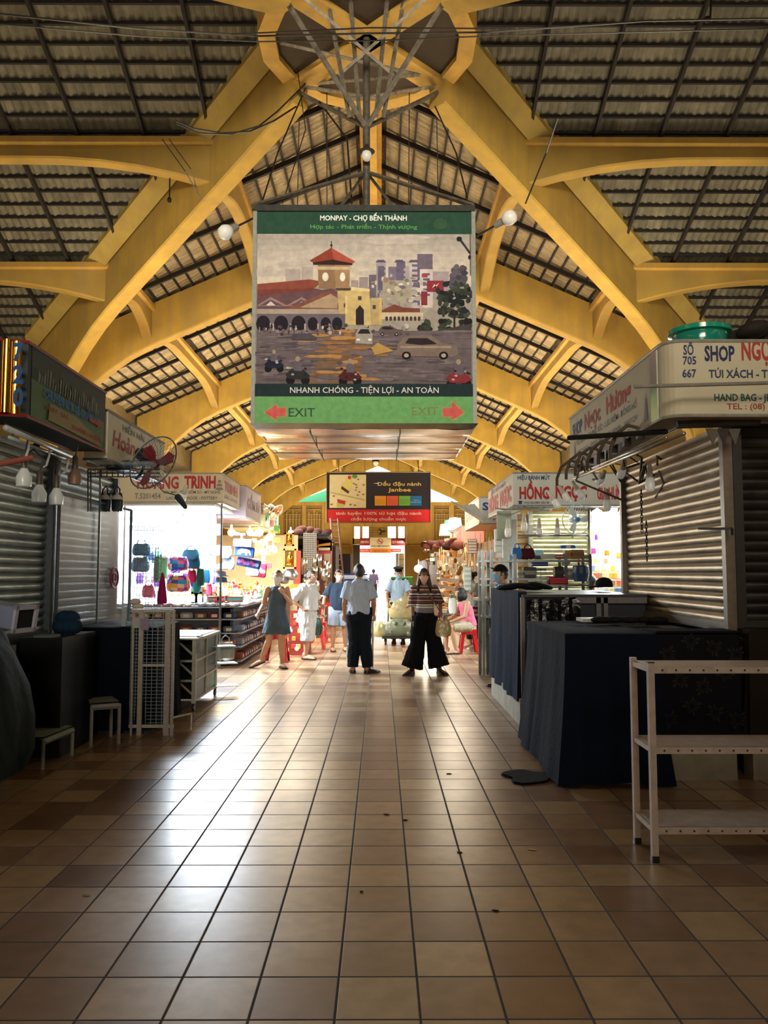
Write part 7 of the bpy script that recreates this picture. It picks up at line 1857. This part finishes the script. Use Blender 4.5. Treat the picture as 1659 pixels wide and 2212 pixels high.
def shirt(p, prof, col, fin='cloth', f=.7, r=.042, r2=None, name='shirt', paint=None, wr=.010, seed=1, vox=.011, extra=None):
    m = MB(col); p.torso(m, prof)
    if f:
        for a in 'lr': p.sleeve(m, a, f, r, r2)
    if extra: extra(m)
    return remesh(m, vox, name, fin, p.t, 2, wr, seed, paint)


# --- woman in grey dress, walking
p = Person('woman in a grey sleeveless dress and white mask, hand raised to her face, mid-stride', 597, 1443, 1.60, 12, '#b98c6c', headturn=-6,
    joints=dict(hpl=(-.045, 0, .52), hpr=(.045, 0, .52), knl=(-.045, .02, .285), anl=(-.06, .0, .045), knr=(.075, -.02, .29), anr=(.15, -.07, .085),
                ell=(-.14, .05, .655), wrl=(-.055, .11, .76), elr=(.14, -.03, .64), wrr=(.19, .07, .565), head=(0.0, .03, .925)))
p.footdir = {'r': (p.fw * .3 + p.rt * 1.0 + V((0, 0, -.35))).normalized(), 'l': (p.fw - p.rt * .2).normalized()}
p.body((1.0, -p.fw, V((0, 0, 1)) + p.rt * .6), (.7, None)); p.hair('#2a1c18', 'thin'); p.mask('#dfe0de'); p.shoes('#221a1a', 'sandal')
gd = [(.345, .145, .10), (.36, .146, .102), (.45, .122, .092), (.53, .106, .084), (.60, .094, .074), (.68, .092, .074), (.75, .092, .070), (.79, .082, .06), (.82, .07, .046), (.832, .064, .04)]
shirt(p, gd, '#4a5660', f=0, name='dress', wr=.014, seed=3)
m = MB('#d8d8dc'); m.tube([p.w(.09, .08, 1.28), p.w(.115, .02, 1.1), p.w(.12, .05, .85), p.w(.16, .07, .56)], .004, 5); m.build('white_piping', 'cloth', p.t)
# --- woman in white
p = Person('woman in a loose white outfit and pale mask, hand on her hip, seen side-on', 664, 1424, 1.60, 62, '#b98c6c', headturn=-8,
    joints=dict(knr=(.05, .02, .285), anr=(.05, .01, .045), knl=(-.04, -.01, .285), anl=(-.045, -.05, .045), elr=(.17, -.10, .665), wrr=(.12, .04, .56), ell=(-.14, .03, .66), wrl=(-.10, .12, .60), head=(0, .05, .925)), fleshy=1.12)
p.footdir = {}
p.body((.6, None), (.9, None, -p.rt * .6 + p.fw * .5)); p.hair('#30221e', 'short'); p.mask('#c8a898'); p.shoes('#2c2422', 'sandal')
m = MB('#30221e'); m.ell(p.hp(pi, .1, 1.25), (.045, .045, .05), 12, 8); m.build('hair_bun', 'hair', p.t, True)
shirt(p, [(.55, .125, .098, .02), (.60, .122, .095, .02), (.68, .12, .092, .01), (.76, .118, .085), (.80, .108, .066), (.83, .08, .05), (.84, .06, .04)], '#d4d4d0', f=.95, r=.052, r2=.062, name='blouse', wr=.018, seed=5)
m = MB('#d0d0cc'); p.legs(m, .085, .075, .07, 1.32); p.torso(m, [(.48, .10, .085), (.55, .112, .09), (.60, .10, .08)]); remesh(m, .011, 'trousers', 'cloth', p.t, 2, .014, 6)
# --- man in dark blue tee and pale shorts
p = Person('man in a dark blue tee, pale blue shorts, white mask and sandals', 731, 1406, 1.62, 10, '#b08060', headturn=2,
    joints=dict(knl=(-.075, .02, .285), anl=(-.085, .0, .045), knr=(.07, .03, .29), anr=(.075, .03, .045), ell=(-.17, -.02, .64), wrl=(-.19, .06, .50), elr=(.175, -.02, .64), wrr=(.20, .04, .50)), fleshy=1.12)
p.footdir = {}
p.body((.9, None), (.8, None)); p.hair('#121012', 'short', 1.12); p.mask('#dfe2e2'); p.shoes('#1c1a1c', 'sandal')
shirt(p, [(.50, .108, .085, .005), (.56, .110, .086, .01), (.62, .108, .084, .01), (.70, .112, .08), (.77, .108, .068), (.812, .096, .055), (.84, .052, .042)], '#263444', 'knit', .78, .042, .048, 'tee_shirt', wr=.011, seed=8)
m = MB('#9caab8'); p.legs(m, .078, .072, .074, .92); p.torso(m, [(.47, .10, .08), (.52, .108, .084), (.54, .104, .082)]); remesh(m, .011, 'shorts', 'cloth', p.t, 2, .010, 9)
m = MB('#e8eaea'); c = p.w(-.075 * 1.62, .081 * 1.62, .745 * 1.62); m.prism([c + p.rt * .028, c - p.rt * .028, c + V((0, 0, .045))], p.fw * .004); m.build('white_chest_logo', 'banner', p.t)
# --- man from behind, light blue shirt
p = Person('man seen from behind in a light blue short-sleeved shirt and dark trousers', 775, 1454, 1.70, 178, '#a87656', headturn=10, headtilt=.1,
    joints=dict(knl=(-.04, .02, .29), anl=(-.055, .0, .045), knr=(.055, .01, .29), anr=(.085, -.02, .045), ell=(-.135, .01, .645), wrl=(-.14, .10, .52), elr=(.135, .01, .645), wrr=(.13, .09, .52)), fleshy=1.0)
p.joint = 0
p.footdir = {'r': (p.fw * .5 + p.rt * .6).normalized() * 1.0, 'l': (p.fw - p.rt * .15).normalized()}
p.body((.9, None), (.9, None)); p.hair('#1a1718', 'short', 1.10); p.shoes('#15161a', 'shoe')
shirt(p, [(.535, .100, .075), (.56, .104, .080), (.62, .104, .078), (.70, .106, .075), (.77, .110, .068), (.815, .098, .056), (.845, .052, .044), (.858, .038, .036)], '#a4b0c4', 'cloth', .80, .044, .052, 'shirt', wr=.014, seed=11)
m = MB('#131922'); p.legs(m, .072, .058, .052, 1.96); p.torso(m, [(.48, .095, .075), (.53, .104, .080), (.565, .100, .078)]); remesh(m, .010, 'trousers', 'cloth', p.t, 2, .011, 12)
m = MB('#0e0e10'); m.cbox(p.w(.185, .02, .93), (.05, .09, .16), radians(0), None, .015); m.build('belt_pouch', 'cloth', p.t)
# stand in front of him
t = thing('metal_stand', 'pale metal stand on castors in front of the man in the light blue shirt', 'stand', F(770, 1445))
yq = 13.3
for px, y_ in ((750, 13.6), (805, 13.0)):
    m = MB('#9a8f8a' if px > 760 else '#c4c8cc'); a = P(px, 1340, y_); m.tube([V((a.x, y_, 0)), V((a.x, y_, 1.02))], .016, 6); m.build('leg', 'paintmetal', t)
m = MB('#a89a94'); m.tube([V((P(750, 1200, 13.6).x, 13.6, .06)), V((P(805, 1200, 13.0).x, 13.0, .06))], .016, 6); m.build('base_bar', 'paintmetal', t)
m = MB('#c0c8cc')
a = P(749, 1200, 13.6).x; b = P(805, 1200, 13.2).x
m.box((a, 13.4, .95), (b, 13.9, 1.0)); m.box((a, 13.4, .35), (b, 13.9, .38)); m.box((a, 13.42, .35), (a + .02, 13.44, 1.0)); m.build('tray_frame', 'paintmetal', t)
m = MB('#b0c0cc'); m.box((a + .02, 13.41, .40), (a + .14, 13.86, .95)); m.build('clear_panel', 'frost', t)
# --- guard pushing trolley
p = Person('guard in pale blue shirt, dark peaked cap and blue mask, pushing the trolley', 861, 1394, 1.68, -3, '#a87a5c', Y=18.1, headturn=0, headtilt=.25,
    joints=dict(ell=(-.155, .04, .65), wrl=(-.135, .12, .53), elr=(.155, .04, .65), wrr=(.135, .12, .53), head=(0, .06, .915)))
p.footdir = {}
p.body((1.2, None), (1.2, None), vox=.008); p.hair('#181416', 'short'); p.mask('#9cc4dc'); p.shoes('#141416')
shirt(p, [(.53, .10, .075), (.60, .104, .078), (.70, .110, .074), (.77, .104, .066), (.81, .082, .052), (.845, .04, .04)], '#9cb4c8', 'cloth', .8, .043, .05, 'shirt', wr=.012, seed=14)
m = MB('#181c24'); p.legs(m, .068, .056, .05, 1.95); p.torso(m, [(.48, .095, .072), (.55, .10, .076)]); remesh(m, .011, 'trousers', 'cloth', p.t, 2, .01, 15)
def peaked_cap(p, col='#14161c'):
    m = MB(col); c = p.hp(0, 1.57, .62); u = p.hu
    m.lathe(c, [(.084, -.012), (.086, .02), (.118, .045), (.11, .07), (.02, .075)], 20, None, u); o = m.build('cap', 'cloth', p.t, True, 50)
    m = MB('#0c0d10'); m.poly([p.hp(a, .62, 1.12) for a in [-.8 + .2 * k for k in range(9)]] + [p.hp(a, .42, 1.5) for a in [.6 - .2 * k for k in range(7)]]); m.build('visor', 'gloss', o)
    m = MB('#c8c8b8'); m.ell(p.hp(0, .95, 1.3), (.014, .014, .018), 8, 6); m.build('badge', 'brass', o)
peaked_cap(p)
for sg in (-1, 1):
    m = MB('#14161e'); a = p.J['shl' if sg < 0 else 'shr']; m.cbox(a + V((0, 0, .055)) - p.rt * sg * .02, (.13, .06, .02), radians(-3), None, .006); m.build('epaulette', 'cloth', p.t)
# trolley with vegetable bags
t = thing('hand_trolley', 'low platform trolley on black castors loaded with bags', 'trolley', F(858, 1392))
c = F(863, 1394); m = MB('#3a3c40'); m.box((c.x - .38, c.y, .14), (c.x + .38, c.y + .9, .18)); m.build('platform', 'iron', t)
m = MB('#4a4844'); m.tube([(c.x - .25, c.y + .88, .16), (c.x - .22, c.y + .98, .95), (c.x + .22, c.y + .98, .95), (c.x + .25, c.y + .88, .16)], .018, 8); m.build('push_handle', 'iron', t, True)
for x in (-.3, .3):
    for y in (.08, .8):
        m = MB('#121214'); m.lathe((c.x + x - .018, c.y + y, .07), [(.06, 0), (.07, .01), (.07, .026), (.06, .036)], 16, None, (1, 0, 0)); m.box((c.x + x - .03, c.y + y - .02, .07), (c.x + x + .03, c.y + y + .02, .15)); m.build('castor', 'satin', t, True, 40)
def sack(lb, c0, w_, d_, h_, col, fin, cat='bag', seed=1, greens=None):
    t = thing('vegetable_bag', lb, cat, c0); c0 = V(c0); m = MB(col); rr = []
    for j in range(9):
        f = j / 8; s_ = (.80, 1.0, 1.04, 1.0, .93, .82, .66, .48, .42)[j]
        rr.append([c0 + V((w_ / 2 * s_ * cos(a) * (1 + .16 * noise.noise(V((cos(a) * 2, sin(a) * 2, f * 3 + seed)))), d_ / 2 * s_ * sin(a) * (1 + .16 * noise.noise(V((cos(a) * 2, f * 3, seed)))), h_ * f)) for a in [2 * pi * k / 18 for k in range(18)]])
    m.rings(rr); m.build('plastic', fin, t, True)
    if greens:
        m = MB(greens[0])
        for k in range(46):
            a = random.uniform(0, 6.28); r_ = random.uniform(0, .38); z = random.uniform(.1, .8) * h_
            m.ell(c0 + V((w_ * r_ * cos(a), d_ * r_ * sin(a), z)), (.035, .03, .05), 7, 5, C(random.choice(greens)), Euler((random.uniform(-1, 1), random.uniform(-1, 1), 0)))
        m.build('vegetables', 'satin', t, True)
sack('broad clear bag of green vegetables lying on the trolley platform', (c.x, c.y + .3, .185), .98, .62, .36, '#a8b4a0', 'film', greens=['#4c6a3c', '#8a9c50', '#c8c8a8', '#34502c'])
sack('second clear bag of dark greens on the striped-blouse side of the trolley', (c.x + .28, c.y + .55, .30), .55, .5, .36, '#8a987c', 'film', seed=4, greens=['#2c4428', '#5c7a3c', '#3c5a30'])
sack('tall cream and pale yellow bag standing on top of the trolley load', (c.x + .08, c.y + .5, .52), .62, .42, .62, '#dccf98', 'frost', seed=8, greens=['#d8d4b0', '#c8b870', '#e8e4cc'])
sack('pale yellow bag bulging over the side of the trolley', (c.x - .42, c.y + .2, .16), .3, .4, .34, '#d0c890', 'film', seed=11, greens=['#a8b070', '#d0cc9c'])
# --- woman in striped blouse
p = Person('woman in a brown striped blouse, wide black trousers and pink mask, walking forward', 918, 1456, 1.63, 4, '#7c5040', headturn=-6,
    joints=dict(hpl=(-.05, 0, .52), hpr=(.05, 0, .52), knl=(-.085, .0, .29), anl=(-.14, .02, .045), knr=(.075, .05, .29), anr=(.135, .04, .045), ell=(-.15, -.03, .66), wrl=(-.135, .10, .585), elr=(.115, -.04, .64), wrr=(.11, .02, .50), neck=(0, 0, .84), head=(.01, .03, .92)), fleshy=1.02)
p.footdir = {'r': (p.fw * .8 + p.rt * .6).normalized(), 'l': (p.fw * .9 - p.rt * .35).normalized()}
p.body((1.0, None), (.6, None)); p.hair('#120e10', 'long', 1.12); p.mask('#d8a898'); p.shoes('#111114', 'shoe')
m = MB('#120e10')
for k in range(16):
    a = 1.1 + (2 * pi - 2.2) * k / 15; b = p.hp(a, -.3, 1.08); e = p.w(0, 0, 0); q = V((b.x, b.y, 0)) + (V((b.x, b.y, 0)) - V((p.J['head'].x, p.J['head'].y, 0))) * .35
    m.tube([p.hp(a, .2, 1.05), b, V((q.x, q.y, 1.36)), V((q.x, q.y, 1.26 + .03 * sin(k * 3)))], [.02, .028, .026, .012], 7)
m.build('loose_hair', 'hair', p.t, True)
def stripes(c):
    z = c.z / 1.63
    if z < .625: return C('#8a8488') if (int(c.x * 90) + int(c.z * 90)) % 2 else C('#4a464c')
    if z < .635: return C('#d0c8c0')
    f = (z - .635) / .022; k = int(f * 2) % 9
    return C(('#2c2024', '#c0b8b0', '#241c24', '#5c3434', '#5c3434', '#c0a070', '#3a2428', '#5c3434', '#8a8084')[k])
shirt(p, [(.575, .086, .068, .01), (.62, .088, .070, .01), (.70, .090, .072, .012), (.77, .094, .064, .005), (.81, .080, .052), (.832, .06, .042)], '#4c3434', 'knit', 1.0, .041, .048, 'blouse', stripes, .010, 17)
m = MB('#0d0d12'); p.legs(m, .074, .072, .105, 1.9); p.torso(m, [(.50, .10, .075), (.55, .100, .076), (.60, .088, .066)]); remesh(m, .011, 'trousers', 'cloth', p.t, 2, .016, 18)
m = MB('#b8a890'); m.tube([p.w(.05, .08, 1.34), p.w(-.08, .13, 1.18), p.w(-.2, .13, 1.0), p.w(-.26, .08, .86)], .008, 5); m.build('bag_strap', 'brass', p.t)
b = bag('shoulder_bag', 'golden tan shoulder bag carried by the woman in the striped blouse', 'bag', '#a08a58', p.w(-.27, .10, .58), .24, .25, .12, 'shiny', True)
# --- seated woman in pink on red stool
def stool(lb, c, h=.46, w0=.17, w1=.22, col='#c01f26', grp=None):
    t = thing('plastic_stool', lb, 'stool', c, grp); c = V((c.x, c.y, 0))
    m = MB(col); m.rings([[c + V((x * s_, y * s_, z)) for x, y in ((-1, -.8), (-.8, -1), (.8, -1), (1, -.8), (1, .8), (.8, 1), (-.8, 1), (-1, .8))] for s_, z in ((w0, h - .05), (w0, h - .008), (w0 - .012, h))]); m.build('seat', 'gloss', t)
    for sx in (-1, 1):
        for sy in (-1, 1):
            m = MB(col); a = c + V((sx * w0 * .92, sy * w0 * .92, h - .03)); b = c + V((sx * w1, sy * w1, 0)); i = V((-sx * .055, 0, 0)); j = V((0, -sy * .055, 0))
            m.rings([[a, a + i * 1.4, a + i * 1.4 + j * .3, a + i * .3 + j * .3, a + i * .3 + j * 1.4, a + j * 1.4], [b, b + i, b + i + j * .25, b + i * .25 + j * .25, b + i * .25 + j, b + j]]); m.build('leg', 'gloss', t)
    m = MB(col)
    for sy in (-1, 1): m.box(c + V((-w0 * .95, sy * w0 * .97 - .004, h - .1)), c + V((w0 * .95, sy * w0 * .97 + .004, h - .03)))
    for sx in (-1, 1): m.box(c + V((sx * w0 * .97 - .004, -w0 * .95, h - .1)), c + V((sx * w0 * .97 + .004, w0 * .95, h - .03)))
    m.build('apron', 'gloss', t); return t
sc_ = F(1012, 1411); stool('red plastic stool under the seated woman in pink', sc_, .47, .155, .19)
p = Person('seated woman in a pink sleeveless top and beige shorts, turned to the wares', 1012, 1411, 1.60, -72, '#b98c6c', headturn=-22, Y=sc_.y, fleshy=1.05,
    joints=dict(pel=(0, 0, .33), hpl=(-.055, 0, .325), hpr=(.055, 0, .325), knl=(-.06, .25, .315), knr=(.07, .27, .31), anl=(-.06, .19, .045), anr=(.07, .26, .045), waist=(0, .01, .40), chest=(0, .04, .53), neck=(0, .075, .635), shl=(-.105, .05, .605), shr=(.105, .05, .605), ell=(-.125, .10, .45), elr=(.125, .12, .45), wrl=(-.07, .22, .40), wrr=(.08, .24, .40), head=(0, .10, .715)))
p.upright = False; p.tprof = [(.29, .095, .085, 0), (.34, .10, .085, 0), (.42, .085, .07, .005), (.48, .085, .065, .015), (.55, .098, .068, .035), (.61, .10, .055, .055), (.64, .045, .036, .07)]; p.footdir = {}
p.body((.6, V((0, 0, -1))), (.6, V((0, 0, -1)))); p.hair('#120e10', 'short', 1.16); p.shoes('#1c1a1c', 'sandal')
m = MB('#120e10'); c = p.J['head']
for k in range(18):
    a = 1.2 + (2 * pi - 2.4) * k / 17; m.tube([p.hp(a, .3, 1.1), p.hp(a, -.4, 1.22), p.hp(a, -.95, 1.5)], [.028, .034, .018], 7)
m.build('bobbed_hair', 'hair', p.t, True)
m = MB('#d87088'); p.torso(m, [(.335, .112, .094, -.005), (.38, .108, .09, 0), (.44, .10, .082, .008), (.50, .10, .078, .02), (.56, .108, .076, .038), (.60, .085, .06, .052), (.615, .06, .05, .06)])
remesh(m, .010, 'sleeveless_top', 'knit', p.t, 2, .009, 21)
m = MB('#b0a488'); p.torso(m, [(.285, .105, .095, 0), (.34, .108, .092, 0), (.37, .10, .08, 0)])
for a in 'lr': m.tube([p.J['hp' + a], p.J['hp' + a].lerp(p.J['kn' + a], .5), p.J['hp' + a].lerp(p.J['kn' + a], .88)], [.072 * 1.6, .064 * 1.6, .052 * 1.6], 14)
remesh(m, .011, 'shorts', 'cloth', p.t, 2, .009, 22)
# --- woman standing behind with blue mask
p = Person('standing woman in a grey top with tied hair and a bright blue mask, hands raised', 1022, 1400, 1.60, -60, '#b98c6c', Y=16.9, headturn=-12, headtilt=.1,
    joints=dict(ell=(-.13, .10, .66), wrl=(-.05, .19, .77), elr=(.13, .10, .66), wrr=(.05, .19, .78), head=(0, .05, .925)))
p.footdir = {}; p.body((1.1, None, V((0, 0, 1)) + p.fw * .5), (1.1, None, V((0, 0, 1)) + p.fw * .5), vox=.008); p.hair('#141012', 'short', 1.12); p.mask('#4c9cdc'); p.shoes('#d8d4cc', 'sandal')
m = MB('#141012'); m.ell(p.hp(pi, .25, 1.35), (.05, .05, .06), 12, 8); m.build('hair_bun', 'hair', p.t, True)
shirt(p, [(.50, .10, .08), (.60, .10, .08), (.70, .104, .075), (.78, .108, .066), (.82, .085, .05), (.84, .05, .04)], '#8a8c84', 'knit', .75, .042, .05, 'tee_shirt', wr=.011, seed=24)
m = MB('#1a1c20'); p.legs(m, .07, .055, .045, 1.7); p.torso(m, [(.48, .097, .08), (.53, .10, .08)]); remesh(m, .011, 'trousers', 'cloth', p.t, 2, .009, 25)
# --- man with cap behind the tall counter
p = Person('man in a black peaked cap, blue mask and checked shirt behind the tall navy counter', 1090, 1400, 1.66, -75, '#b98c6c', Y=11.2, headturn=0,
    joints=dict(head=(0, .03, .925))); p.footdir = {}
p.body(vox=.008); p.hair('#141216', 'short'); p.mask('#7cb0dc'); p.shoes('#141416')
shirt(p, [(.50, .10, .08), (.60, .102, .08), (.70, .108, .075), (.78, .114, .068), (.82, .09, .052), (.85, .042, .04)], '#5c7488', 'cloth', .8, .045, .05, 'shirt', lambda c: C('#3c5068') if (int(c.z * 38) + int((c.x + c.y) * 38)) % 2 else C('#a8b8c4'), .01, 27)
m = MB('#1a1c20'); p.legs(m, .07, .055, .045, 1.9); p.torso(m, [(.48, .097, .08), (.53, .10, .08)]); remesh(m, .012, 'trousers', 'cloth', p.t, 2, .009, 28)
m = MB('#12141a'); p.head_patch(m, lambda a, e: e > .35, 1.17); m.poly([p.hp(a, .5, 1.15) for a in [-.7 + .2 * k for k in range(8)]] + [p.hp(a, .42, 1.85) for a in [.5 - .2 * k for k in range(6)]]); m.build('cap', 'cloth', p.t, True, 50)
# --- person in the bright gap, head above the counter
p = Person('person in a pale top, head just above the counter by the bright gap', 1281, 1400, 1.52, 170, '#b08060', Y=13.35); p.footdir = {}
p.body(vox=.01); p.hair('#241c1c', 'short', 1.12); p.shoes('#141416')
shirt(p, [(.50, .10, .08), (.60, .10, .08), (.70, .104, .075), (.78, .108, .066), (.82, .085, .05), (.84, .05, .04)], '#d8cca8', 'knit', .75, .042, .05, 'tee_shirt', wr=.011, seed=31)
m = MB('#2a2c34'); p.legs(m, .07, .055, .045, 1.8); p.torso(m, [(.48, .097, .08), (.53, .10, .08)]); remesh(m, .012, 'trousers', 'cloth', p.t, 2, .009, 32)
m = MB('#22406c'); c = P(1255, 1256, 12.1); m.lathe(c, [(.10, 0), (.13, .12), (.12, .22), (.10, .24)], 16); solo(m, 'dark_bucket', 'satin', 'dark blue tub beside the head above the counter', 'bucket')
# --- distant figure in the doorway
p = Person('distant person in purple-grey clothes silhouetted in the bright exit', 807, 1285, 1.78, 185, '#7c5c4c', Y=46); p.footdir = {}
p.body(vox=.014); p.hair('#1c1618', 'short', 1.12); p.shoes('#1c1c20')
shirt(p, [(.50, .10, .08), (.60, .10, .08), (.70, .104, .075), (.78, .112, .066), (.82, .085, .05), (.84, .05, .04)], '#5c5478', 'knit', .9, .042, .05, 'tee_shirt', wr=.01, seed=34, vox=.016)
m = MB('#3c3440'); p.legs(m, .07, .055, .045, 1.9); p.torso(m, [(.48, .097, .08), (.53, .10, .08)]); remesh(m, .016, 'trousers', 'cloth', p.t, 2, .009, 35)
# stools, scooters
stool('red plastic stool right behind the woman in the grey dress', F(597, 1429), .5, .17, .22)
stool('red plastic stool beside the woman in white, under the green bag', F(683, 1400), .46, .15, .19)
stool('red plastic stool half hidden behind the green bag', F(690, 1388), .46, .15, .19)
t = stool('tall red plastic stool standing upright behind the man in the blue tee', F(705, 1362), .75, .15, .18)
bag('carrier_bag', 'dark teal carrier bag hanging beside the woman in white', 'bag', '#2c5c50', P(684, 1372, 16.4), .22, .32, .14, 'satin', True)
t = thing('red_motor_scooter', 'tiny red motor scooter parked outside beyond the exit', 'scooter', F(868, 1277))
c = P(868, 1279, 50); c.z = 0; m = MB('#c83c2c'); m.ell(c + V((0, 0, .6)), (.9, .4, .28), 14, 8); m.ell(c + V((-.7, 0, .8)), (.18, .3, .4), 10, 8); m.build('fairing', 'gloss', t, True)
for x in (-.7, .7): m = MB('#181818'); m.lathe(c + V((x, -.06, .3)), [(.22, 0), (.3, .02), (.3, .1), (.22, .12)], 18, None, (0, 1, 0)); m.build('wheel', 'satin', t, True, 40)
m = MB('#1c1c1c'); m.ell(c + V((.15, 0, .88)), (.45, .18, .08), 12, 6); m.build('seat', 'satin', t, True)
m = MB('#3c9c44'); c2 = P(868, 1262, 51); m.cbox((c2.x, 51, 1.05), (1.4, .6, .55), 0, None, .03); m.box((c2.x - .6, 50.8, 0), (c2.x + .6, 51.2, .8), C('#b84830')); solo(m, 'green_crate', 'satin', 'green crate stacked on reddish boxes in the bright exit', 'crate')
